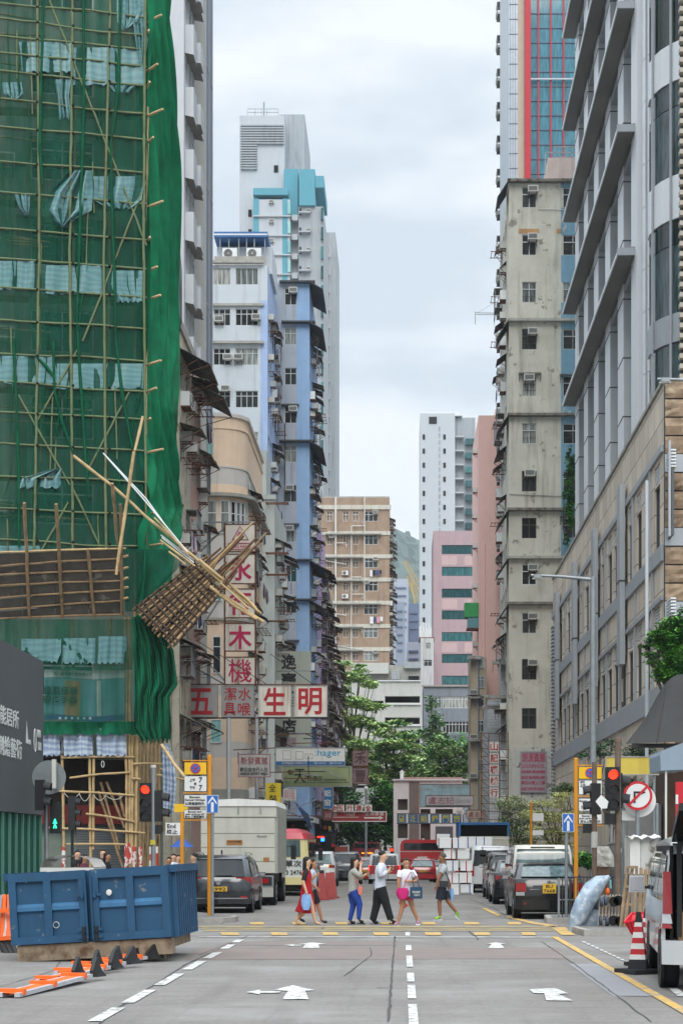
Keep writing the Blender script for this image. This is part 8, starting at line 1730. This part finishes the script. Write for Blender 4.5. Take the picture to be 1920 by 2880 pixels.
D=130.; T=thing('street_lamp','grey lamp column with a ball top rising behind the maroon sign','street lamp',(X(1029,D),D,gz(D)),'street lamps'); cylpole(T,X(1029,D),D,gz(D),Z(2222,D),.09,m_steel,'post'); mb=MB(); mb.sph((X(1029,D),D,Z(2218,D)),.16,m_ac,10,7); mb.build('lamp_globe',T)
D=150.; T=thing('site_hoarding','rust red hoarding panels beyond the silver cars','hoarding',(X(960,D),D,gz(D))); mb=MB(); mb.box(X(938,D),X(978,D),D,D+.2,gz(D),Z(2382,D),mat('rust_red_board','8a4136',.8,var=.1)); mb.build('board',T)
# ================================================================ PEOPLE
def skin(nm,pts,edges,rad,mt,par,root=0,sub=1,offset=1.,smooth=True,mods=None):
    me=bpy.data.meshes.new(nm); me.from_pydata([tuple(p) for p in pts],edges,[]); me.materials.append(mt)
    o=bpy.data.objects.new(nm,me); COL.objects.link(o); o.parent=par
    s=o.modifiers.new('s','SKIN'); s.use_smooth_shade=True; s.branch_smoothing=.6
    lay=me.skin_vertices[0] if me.skin_vertices else None
    if lay is None:
        import bmesh as _b
        bm=_b.new(); bm.from_mesh(me); bm.verts.layers.skin.verify(); bm.to_mesh(me); bm.free(); lay=me.skin_vertices[0]
    for i,r in enumerate(rad):
        r=r if isinstance(r,tuple) else (r,r); lay.data[i].radius=r; lay.data[i].use_root=(i==root)
    u=o.modifiers.new('u','SUBSURF'); u.levels=sub; u.render_levels=sub
    return o
sk=mat('skin_tan','a8795c',.6,var=.06); skl=mat('skin_light','c9a083',.6,var=.06); skd=mat('skin_brown','8a5d42',.6,var=.06)
hair=mat('dark_hair','15110f',.6,var=.1); m_mask=mat('face_mask','a9c3d0',.8,var=.05); m_maskp=mat('pink_face_mask','d3b4ae',.8,var=.05); m_eye=mat('eye_dark','14100e',.4)
def person(lab,u,vf,H,face,J,skm,parts,group='people crossing the road',D=None,flip=False):
    """J: joints in body units (x right in picture, y depth, z up; H=1). face: head direction angle"""
    D=D or GD(vf); T=thing('person',lab,'person',(X(u,D),D,.0),group); S=H
    j={k:Vector(v)*S for k,v in J.items()}
    # body: one skinned mesh
    names=['pelvis','waist','chest','neck','chin','head','crown','shL','elL','wrL','haL','shR','elR','wrR','haR','hipL','knL','anL','toL','hipR','knR','anR','toR']
    f=Vector((math.cos(face),math.sin(face),0))
    j['waist']=j['pelvis'].lerp(j['chest'],.45); j['chin']=j['neck'].lerp(j['head'],.45)+f*.012*S; j['crown']=j['head']+Vector((0,0,.052))*S
    E=[(0,1),(1,2),(2,3),(3,4),(4,5),(5,6),(2,7),(7,8),(8,9),(9,10),(2,11),(11,12),(12,13),(13,14),(0,15),(15,16),(16,17),(17,18),(0,19),(19,20),(20,21),(21,22)]
    for s in 'LR': 
        if 'ha'+s not in j: j['ha'+s]=j['wr'+s]+(j['wr'+s]-j['el'+s]).normalized()*.045*S
    rd=[.062,.058,.066,.036,.046,.062,.046,.034,.028,.02,.018,.034,.028,.02,.018,.055,.036,.024,.022,.055,.036,.024,.022]
    body_=skin('body',[j[n] for n in names],E,[r*S for r in rd],skm,T)
    # face, ears, fingers
    h=j['head']; sd=Vector((-f.y,f.x,0))
    mb=MB(); mb.sph(h+f*.056*S+Vector((0,0,-.012*S)),.011*S,skm,6,5,(1,1,1.5))
    for s in (-1,1): mb.sph(h+sd*s*.047*S+Vector((0,0,-.008*S)),.012*S,skm,6,5,(.6,.6,1.4))
    mb.build('nose_and_ears',T,local=True)
    mb=MB()
    for s in (-1,1): mb.sph(h+f*.051*S+sd*s*.019*S+Vector((0,0,.004*S)),.006*S,m_eye,6,4)
    mb.build('eyes',T,local=True)
    for s in 'LR':
        w_=j['ha'+s]; d=(j['ha'+s]-j['wr'+s]).normalized(); a=d.cross(Vector((0,1,0))); a=a.normalized() if a.length>.01 else Vector((1,0,0)); b=d.cross(a)
        mb=MB()
        for k in range(4): q=w_+a*(k-1.5)*.008*S; L=(.034,.04,.038,.03)[k]*S; mb.tube([q-d*.01*S,q+d*L*.5+b*.002*S,q+d*L+b*.012*S],[.0052*S,.0048*S,.0038*S],skm,5)
        mb.tube([w_-a*.013*S-d*.02*S,w_-a*.026*S+d*.002*S,w_-a*.028*S+d*.016*S],[.006*S,.0055*S,.004*S],skm,5); mb.build('hand',T,local=True)
    env=dict(j=j,S=S,T=T,f=f,sd=sd,skm=skm); 
    for p in parts: p(env)
    return T
def etube(mb,pts,rr_,f,sd,mt,n=14,wr=0.):
    V=[]; 
    for i,(p,(rf,rs)) in enumerate(zip(pts,rr_)):
        for k in range(n): a=2*math.pi*k/n; w_=1+wr*math.sin(k*2.3+i*1.7); V.append(Vector(p)+f*math.cos(a)*rf*w_+sd*math.sin(a)*rs*w_)
    mb.add(V,[(i*n+k,i*n+(k+1)%n,(i+1)*n+(k+1)%n,(i+1)*n+k) for i in range(len(pts)-1) for k in range(n)],mt,True); mb.add(V[:n],[tuple(range(n))[::-1]],mt); mb.add(V[-n:],[tuple(range(n))],mt)
def P_top(mt,sleeve=.5,hem=0.,fat=1.,nm='top',long=False):
    def go(e):
        j,S,f,sd=e['j'],e['S'],e['f'],e['sd']; mb=MB(); c,pv=j['chest'],j['pelvis']; nk=j['neck']
        pts=[pv+Vector((0,0,(hem-.035)*S)),pv+Vector((0,0,(hem+.03)*S)),j['waist'],c+Vector((0,0,-.02*S)),c+Vector((0,0,.045*S)),c.lerp(nk,.68),c.lerp(nk,.92)]
        etube(mb,pts,[(x*S*fat,y*S*fat) for x,y in ((.07,.088),(.069,.086),(.062,.078),(.072,.096),(.064,.104),(.044,.08),(.033,.036))],f,sd,mt,wr=.035)
        for s_ in 'LR':
            sh,el,wr=j['sh'+s_],j['el'+s_],j['wr'+s_]; q=[sh.lerp(c,.25)+Vector((0,0,.0)),sh+Vector((0,0,.004*S))]; r=[.04,.043]
            if sleeve<=1: q+=[sh.lerp(el,sleeve*.6),sh.lerp(el,sleeve)]; r+=[.04,.039]
            else: q+=[sh.lerp(el,.5),el,el.lerp(wr,.4),el.lerp(wr,.88 if sleeve>1.5 else .45)]; r+=[.038,.035,.033,.028]
            mb.tube(q,[x*S*min(fat,1.1) for x in r],mt,9)
        mb.build(nm,e['T'],local=True)
    return go
def P_leg(mt,to=1.,fat=1.,nm='trousers',r=(.068,.05,.042)):
    def go(e):
        j,S,f,sd=e['j'],e['S'],e['f'],e['sd']; pv=j['pelvis']; mb=MB()
        etube(mb,[pv+Vector((0,0,.06*S)),pv+Vector((0,0,.02*S)),pv+Vector((0,0,-.035*S)),pv+Vector((0,0,-.07*S))],[(x*S*fat,y*S*fat) for x,y in ((.06,.078),(.07,.088),(.072,.09),(.05,.07))],f,sd,mt)
        for s_ in 'LR':
            h,k,a=j['hip'+s_],j['kn'+s_],j['an'+s_]; q=[h+Vector((0,0,.02*S)),h.lerp(k,.25)]; rr_=[r[0],r[0]*.98]
            if to<=.5: q+=[h.lerp(k,to*2)]; rr_+=[r[1]+.01]
            else: q+=[h.lerp(k,.7),k,k.lerp(a,.45*(to-.5)*2),k.lerp(a,(to-.5)*2)]; rr_+=[(r[0]+r[1])/2,r[1],(r[1]+r[2])/2,r[2]]
            mb.tube(q,[x*S*fat for x in rr_],mt,11)
        mb.build(nm,e['T'],local=True)
    return go
def P_shoe(mt,sole=None,ankle=.0,r=.028):
    def go(e):
        j,S=e['j'],e['S']
        for s in 'LR':
            a,t=j['an'+s],j['to'+s]; d=(t-a); d.z=0; d=d.normalized() if d.length>1e-4 else Vector((1,0,0)); up=(t-a)
            pts=[a+Vector((0,0,ankle*S)),a+Vector((0,0,-.012*S))-d*.008*S,a.lerp(t,.5)+Vector((0,0,-.002*S)),t+d*.012*S]; skin('shoe',pts,[(0,1),(1,2),(2,3)],[r*S*.95,r*S,r*S*.95,r*S*.75],mt,e['T'],root=1)
            if sole: 
                mb=MB(); q=[p+Vector((0,0,-r*S*.9)) for p in pts[1:]]; mb.bar(q[0]-d*.02*S,q[-1]+d*.015*S,.055*S,.014*S,sole); mb.build('sole',e['T'],local=True)
    return go
def P_hair(kind='short',mt=None):
    def go(e):
        j,S,f,sd=e['j'],e['S'],e['f'],e['sd']; h=j['head']; mt_=mt or hair; mb=MB(); V=[]; n,m_=14,9
        c=h+Vector((0,0,.022*S))-f*.013*S
        for a in range(m_+1):
            t=math.pi*a/m_
            for i in range(n):
                p=2*math.pi*i/n; fr=max(0,math.cos(p)); z=math.cos(t); z=max(z,-.1+.75*fr) if kind=='short' else max(z,-.55+1.2*fr)
                k=1+.03*math.sin(i*3.1+a*2); V.append(c+(f*math.sin(t)*math.cos(p)*.058*k+sd*math.sin(t)*math.sin(p)*.053*k)*S+Vector((0,0,z*.056*k))*S)
        mb.add(V,[(a*n+i,(a+1)*n+i,(a+1)*n+(i+1)%n,a*n+(i+1)%n) for a in range(m_) for i in range(n)],mt_,True)
        if kind!='short':
            L=kind; etube(mb,[h-f*.022*S+Vector((0,0,.03*S)),h-f*.032*S+Vector((0,0,-.03*S)),h-f*.04*S+Vector((0,0,-.06*S-L*.5*S)),h-f*.036*S+Vector((0,0,-.07*S-L*S))],[(x*S,y*S) for x,y in ((.045,.05),(.04,.054),(.032,.048),(.018,.03))],f,sd,mt_,wr=.06)
        mb.build('hair',e['T'],local=True)
    return go
def P_mask(mt):
    def go(e):
        j,S,f,sd=e['j'],e['S'],e['f'],e['sd']; c=j['head'].lerp(j['chin'],.62)+f*.022*S; mb=MB(); mb.sph(c,.034*S,mt,10,7,(.85,.85,.8)); mb.build('face_mask',e['T'],local=True)
    return go
def P_obj(fn): return fn
dk=mat('dark_trousers','1b1c20',.85,var=.15); wsh=mat('white_shirt','c3c9d6',.8,var=.05); jeans=mat('blue_jeans','1f3f8f',.85,var=.12); knit=mat('grey_knit','a09e99',.95,var=.5,vs=60); rdr=mat('red_dress','a31222',.85,var=.08); bsl=mat('black_sleeve','1b1718',.9); pnk=mat('magenta_bag','b8186a',.6,var=.08); psh=mat('pink_shorts','c0475f',.8,var=.08); wt=mat('white_tee','cfd0d8',.85,var=.04); gt=mat('grey_tee','9b9fa2',.85,var=.06); shd=mat('dark_shorts','1f2430',.85,var=.1); shoeb=mat('black_shoe','121214',.5); shoep=mat('pink_trainer','b88a9a',.7); shoeg=mat('lime_trainer','8fbf4a',.7); solew=mat('white_sole','cfcfcf',.7); bagb=mat('pale_blue_plastic_bag','7fa6d6',.4,var=.15,vs=20); coral=mat('coral_bag','c8756a',.7)
def bag(nm,c,w_,h,d,mt,handle=None,txt=None,rz=0.,sag=.15):
    def go(e):
        S=e['S']; C=Vector(c)*S; mb=MB(); n=12; pts=[]
        for jj in range(6):
            t=jj/5; k=(.62+.38*math.sin(math.pi*min(1,t*.9+.12)))*(1 if sag else 1.35) if sag else 1
            for i in range(n): a=2*math.pi*i/n; ca,sa=math.cos(a),math.sin(a); q=.35 if not sag else 1; 
            for i in range(n): a=2*math.pi*i/n; x=(abs(math.cos(a))**(q if sag else .35))*(1 if math.cos(a)>0 else -1); y=(abs(math.sin(a))**(q if sag else .35))*(1 if math.sin(a)>0 else -1); pts.append(C+Vector((x*w_/2*k*math.cos(rz),y*d/2,-h*(1-t)+ x*w_/2*k*math.sin(rz))) *1 if 0 else C+Vector((x*w_*S/2*k,y*d*S/2,-h*S*t)))
        fs=[(a_*n+i,a_*n+(i+1)%n,(a_+1)*n+(i+1)%n,(a_+1)*n+i) for a_ in range(5) for i in range(n)]; mb.add(pts,fs,mt,bool(sag)); mb.add(pts[:n],[tuple(range(n))],mt); mb.add(pts[-n:],[tuple(range(n))[::-1]],mt)
        T2=thing(nm[0],nm[1],nm[2],tuple(e['T'].location)); mb.build('bag_body',T2,local=True)
        if handle: 
            for hnd in handle: m2=MB(); m2.tube([Vector(q)*S for q in hnd],.006*S if len(hnd)<4 else .009*S,mt,5); m2.build('strap',T2,local=True)
        if txt:
            for (s_,cc,ww,hh,mm) in txt: inst('lettering',text_mesh(s_,ww*S,hh*S,mm,off=.02),T2,Vector(cc)*S,local=True)
    return go
def walk(dirn,hip=.52,stride=.12,bend=.0,front='L',lean=0.,toe=.07):
    """side-on walking legs; dirn +1 right, -1 left"""
    a,b=('L','R') if front=='L' else ('R','L'); d=dirn
    J={'pelvis':(0,0,hip),'chest':(lean*d,0,.735),'neck':(lean*d*1.2,0,.845),'head':(lean*d*1.5+.012*d,0,.925),
     'sh'+a:(lean*d-.0,-.105,.79),'sh'+b:(lean*d,.105,.79),
     'hip'+a:(.01*d,-.055,hip-.03),'hip'+b:(-.01*d,.055,hip-.03),
     'kn'+a:(stride*.62*d,-.055,.275),'an'+a:(stride*1.0*d,-.05,.045),'to'+a:(stride*1.0*d+toe*d,-.05,.025),
     'kn'+b:(-stride*.28*d,.055,.28),'an'+b:(-stride*1.35*d,.05,.085),'to'+b:(-stride*1.2*d+toe*.75*d,.05,.028)}
    return J
# 1 woman in red dress walking right
J=walk(1,.50,.13,lean=.0); J['shL']=(0,-.08,.785);J['shR']=(0,.08,.785); J.update(elL=(-.045,-.12,.64),wrL=(.0,-.125,.50),elR=(.05,.1,.66),wrR=(.12,.06,.72)); J['anR']=(-.16,.05,.06); J['toR']=(-.11,.05,.02)
J={k:(v[0],v[1],v[2]) for k,v in J.items()}
def dress(e):
    S=e['S'];j=e['j']; mb=MB(); n=16; pts=[]
    for (z,rx,ry,cx) in ((.80,.055,.075,.0),(.74,.072,.088,0),(.64,.062,.078,0),(.54,.078,.088,0),(.42,.10,.095,0),(.30,.125,.09,-.005),(.195,.155,.085,-.012)):
        for i in range(n): a=2*math.pi*i/n; w_=1+.05*math.sin(a*5+z*20)*(z<.5); pts.append(Vector(((cx+rx*math.cos(a)*w_),ry*math.sin(a)*w_,z+.02*math.sin(a*2+1)*(z<.3)))*S)
    mb.add(pts,[(q*n+i,q*n+(i+1)%n,(q+1)*n+(i+1)%n,(q+1)*n+i) for q in range(6) for i in range(n)],rdr,True); mb.add(pts[:n],[tuple(range(n))],rdr); mb.build('dress',e['T'],local=True)
person('woman in a long red dress with black sleeves carrying a pale blue bag','u' and 862,2604,1.63,0.,J,skl,[P_top(bsl,.9,.2,.86,'sleeves'),dress,P_hair(.13),P_shoe(skl,r=.02),bag(('plastic_bag','pale blue plastic bag hanging from the hand of the woman in red','bag'),(.0,-.14,.45),.15,.22,.08,bagb,[[(0,-.13,.49),(-.03,-.13,.45)],[(0,-.13,.49),(.03,-.13,.45)]])])
J=walk(1,.50,.15,lean=.0); J.update(elL=(-.03,-.12,.64),wrL=(.06,-.12,.56),elR=(-.04,.12,.64),wrR=(.02,.12,.5))
person('woman in a pale top and blue mask half hidden behind the woman in red','u' and 878,2601,1.58,0.,J,sk,[P_top(mat('pale_blue_top','a9b3c2',.85,var=.2,vs=40),.5,.0,1.,'top'),P_leg(dk,.4,1.,'shorts'),P_hair(.03),P_mask(m_mask),P_shoe(shoeb,solew)],D=43.)
# 3 woman in jeans, hand at her face
J=walk(1,.52,.11,lean=.012); J.update(elL=(.11,-.12,.72),wrL=(.115,-.08,.865),elR=(.09,.12,.68),wrR=(.17,.08,.73)); J['knL']=(.10,-.05,.31);J['anL']=(.085,-.05,.07);J['toL']=(.155,-.05,.045);J['knR']=(.005,.05,.29);J['anR']=(-.05,.05,.05);J['toR']=(.025,.05,.03)
person('woman in a grey knitted top and blue jeans shielding her face with one hand','u' and 992,2603,1.62,0.,J,skl,[P_top(knit,1.3,-.02,1.12,'knitted_top'),P_leg(jeans,.95,1.,'jeans',(.07,.046,.03)),P_hair(.12),P_shoe(shoeb,m_sb,.04,.029),bag(('handbag','small coral pink bag at the hip of the woman in blue jeans','bag'),(.11,-.12,.57),.08,.12,.05,coral,[[(.11,-.12,.57),(.03,-.1,.72)]])])
# 4 man in white shirt with phone
J=walk(1,.515,.10,lean=.015); J.update(elL=(-.0,-.135,.655),wrL=(.105,-.1,.715),elR=(.03,.125,.665),wrR=(.125,.06,.745),head=(.045,0,.92),neck=(.022,0,.84)); J['knL']=(.08,-.05,.29);J['anL']=(.15,-.05,.06);J['toL']=(.21,-.05,.03);J['knR']=(-.045,.05,.27);J['anR']=(-.10,.05,.045);J['toR']=(-.03,.05,.025)
def phone(e): S=e['S']; T2=thing('phone','dark phone held up by the man in the white shirt','phone',tuple(e['T'].location)); mb=MB(); mb.box(.15*S,.165*S,-.12*S,-.05*S,.725*S,.80*S,m_sb); mb.build('case',T2,local=True)
def tie(e): S=e['S']; mb=MB(); mb.prism([Vector(q)*S for q in ((.095,-.012,.80),(.095,.012,.80),(.108,.022,.62),(.108,-.022,.62))],(.006*S,0,0),m_sb); mb.build('necktie',e['T'],local=True)
person('man in a white office shirt and dark trousers looking down at a phone','u' and 1068,2602,1.78,0.,J,skl,[P_top(wsh,1.9,-.01,1.14,'shirt'),P_leg(dk,.97,1.08,'trousers',(.07,.052,.043)),P_hair('short'),P_shoe(shoeb,m_sb),P_mask(m_mask),phone,tie])
# 5 woman in white tee facing camera-left, walking left
J=walk(-1,.50,.13,lean=0.,front='L'); J.update(head=(-.005,-.015,.925),shL=(-.09,-.045,.785),shR=(.09,.045,.785),elL=(-.115,-.08,.65),wrL=(-.115,-.09,.55),elR=(.17,-.02,.66),wrR=(.03,-.12,.655),hipL=(-.04,-.03,.47),hipR=(.04,.03,.47)); J['knL']=(-.06,-.05,.28);J['anL']=(-.12,-.06,.045);J['toL']=(-.17,-.08,.025);J['knR']=(.09,.03,.27);J['anR']=(.17,.04,.085);J['toR']=(.17,.0,.03)
def logo(e): S=e['S']; inst('shirt_print',text_mesh('PUMPS',.085*S,.02*S,m_sb),e['T'],Vector((-.01,-.118,.735))*S,local=True)
person('woman in a white tee and pink shorts carrying two bags and wearing a pink mask','u' and 1142,2605,1.60,R(-70),J,sk,[P_top(wt,.55,-.03,1.12,'tee'),P_leg(psh,.22,1.,'shorts'),P_hair('short',mat('brown_hair','2d1c16',.6,var=.15)),P_mask(m_maskp),P_shoe(shoep,solew),
 bag(('shoulder_bag','magenta drawstring bag at the front of the woman in the white tee','bag'),(-.055,-.15,.56),.19,.16,.09,pnk,[[(.06,-.125,.79),(-.0,-.14,.68),(-.04,-.15,.56)]]),
 bag(('tote_bag','navy tote bag with pale lettering under the arm of the woman in the white tee','bag'),(.145,-.13,.575),.18,.17,.05,mat('navy_tote','1f3f5c',.7,var=.1),[[(.07,-.10,.8),(.09,-.13,.7),(.11,-.13,.575)],[(.09,-.08,.8),(.16,-.12,.69),(.19,-.12,.575)]],[('TOO BUSY',(.145,-.172,.50),.12,.035,m_sw_),('今日好忙',(.155,-.172,.455),.09,.03,m_sw_)],sag=0)])
J=dict(J)
# red folded umbrella / bag carried low
T=thing('carrier_bag','dull red carrier bag swinging low behind the woman in the white tee','bag',(X(1128,43),43,.35)); mb=MB(); mb.prism([(-.02,0,.33),(.1,0,.15),(.18,0,.1),(.02,0,-.02),(-.06,0,.15)],(0,.08,0),mat('dull_red_bag','b0463f',.7,var=.1)); mb.build('bag_body',T,local=True)
# 6 man in grey tee walking left, seen from behind-left
J=walk(-1,.505,.10,lean=-.0); J.update(elL=(.045,-.12,.66),wrL=(.07,-.12,.53),elR=(-.0,.12,.64),wrR=(-.06,.1,.52),head=(-.01,0,.92)); 
J['shL']=(.03,-.1,.79); J['elL']=(-.055,-.14,.64); J['wrL']=(-.085,-.14,.52); J['shR']=(-.02,.1,.79); J['elR']=(.06,.12,.65); J['wrR']=(.09,.1,.53)
J['knL']=(-.05,-.05,.27);J['anL']=(-.035,-.05,.05);J['toL']=(-.105,-.05,.03);J['knR']=(.08,.05,.28);J['anR']=(.215,.05,.11);J['toR']=(.22,.05,.03)
def sling(e): S=e['S']; mb=MB(); mb.tube([Vector(q)*S for q in ((-.02,-.1,.82),(.05,-.11,.7),(.1,-.1,.58),(.11,-.06,.50))],.008*S,m_sb,5); mb.build('sling_strap',e['T'],local=True)
person('man in a grey tee and dark shorts with lime trainers walking left','u' and 1244,2590,1.72,math.pi,J,skd,[P_top(gt,.6,-.03,1.15,'tee'),P_leg(shd,.40,1.05,'shorts'),P_hair('short',mat('greying_hair','4a413a',.7,var=.2)),P_mask(m_sw_),P_shoe(shoeg,solew,.0,.029),sling,
 bag(('waist_bag','dark pouch slung at the waist of the man in the grey tee','bag'),(.02,-.12,.585),.13,.09,.05,mat('charcoal_pouch','2c2f33',.8,var=.1),None,sag=0),
 bag(('plastic_bag','pale blue bag hanging behind the man in the grey tee','bag'),(.135,.1,.47),.07,.18,.05,bagb,[[(.1,.1,.52),(.135,.1,.47)]])])
# onlookers behind the skip
GO='people waiting behind the blue skip'
def onlooker(lab,u,v,D,fc,skm,tm,hk='short',H=1.66):
    J=walk(1,.52,.02); J.update(elL=(-.02,-.13,.65),wrL=(.0,-.13,.5),elR=(-.02,.13,.65),wrR=(.0,.13,.5)); T=person(lab,u,2500,H,fc,J,skm,[P_top(tm,.6,0,1.1),P_leg(dk,1.),P_hair(hk),P_shoe(shoeb)],GO,D=D); T.location.z=Z(v,D)-H*1.0+.0
for a in (('black haired head and shoulders in a dark top, leftmost of those behind the skip',216,2392,52.,R(-60),skl,bsl,.04),('reddish brown haired head just right of the leftmost one behind the skip',236,2402,51.,R(-20),sk,mat('wine_top','5a2430',.8),.02),
    ('face turned to the camera with dark hair by the inner bamboo poles',288,2389,54.,R(-90),skl,bsl,'short'),('dark head bent down right of the face behind the skip',300,2398,52.,R(-10),sk,dk,.03),
    ('small dark head left of the white cap gap near the grey pole',474,2411,57.,R(-90),sk,bsl,'short'),('head in a dark cap near the yellow post',487,2402,58.,R(-90),skl,wsh,'short'),('grey haired head in front of the truck corner',500,2405,60.,R(-60),skl,gt,'short'),('dark haired head at the skip right end beside the truck',543,2400,47.6,R(180),skl,dk,'short')): 
    onlooker(*a)
T=thing('parked_car','roof of a white car just showing above the blue skip','car',(X(190,38),38,0)); mb=MB(); pts=[]
for j in range(7):
    for i in range(13): s=i/12; t=j/6; z=1.5+.18*math.sin(math.pi*s)**.6*(1-.15*t) if s not in(0,1) else 1.42; pts.append((X(112,38)+s*1.15,38+t*1.6,z))
mb.grid(pts,13,7,pw); mb.box(X(112,38),X(112,38)+1.15,38.02,39.6,.3,1.41,pw); mb.build('body',T)
for s in (0.15,1.): mb=MB(); mb.tube([(X(112,38)+s-.1,38.3,.32),(X(112,38)+s+.1,38.3,.32)],.32,m_tyre,14); mb.build('wheel',T)
T=thing('market_umbrella','small blue umbrella behind the End sign','umbrella',(X(510,62),62,.14)); D=62.; c=P(512,2355,D); n=10; rim=[c+Vector((.42*math.cos(t),.42*math.sin(t),-.35)) for t in [2*math.pi*i/n for i in range(n)]]; mb=MB(); mb.add([c]+rim,[(0,i+1,(i+1)%n+1) for i in range(n)],mat('bright_blue_canvas','3b5fb0',.8)); mb.build('canopy',T); mb=MB(); mb.bar(c,(X(512,D),D,.14),.03,.03,m_steel); mb.build('shaft',T)
# ================================================================ HAZE
mh=bpy.data.materials.new('haze'); mh.use_nodes=True; t_=mh.node_tree; t_.nodes.clear(); o_=t_.nodes.new('ShaderNodeOutputMaterial'); v_=t_.nodes.new('ShaderNodeVolumePrincipled')
v_.inputs['Color'].default_value=(.86,.92,.97,1); v_.inputs['Density'].default_value=.0002; v_.inputs['Anisotropy'].default_value=.2; t_.links.new(v_.outputs[0],o_.inputs['Volume'])
MB().box(-720,720,-75,2650,-3.4,470,mh).build('haze',kind='stuff',label='pale humid air fading the far blocks and hill',category='haze')
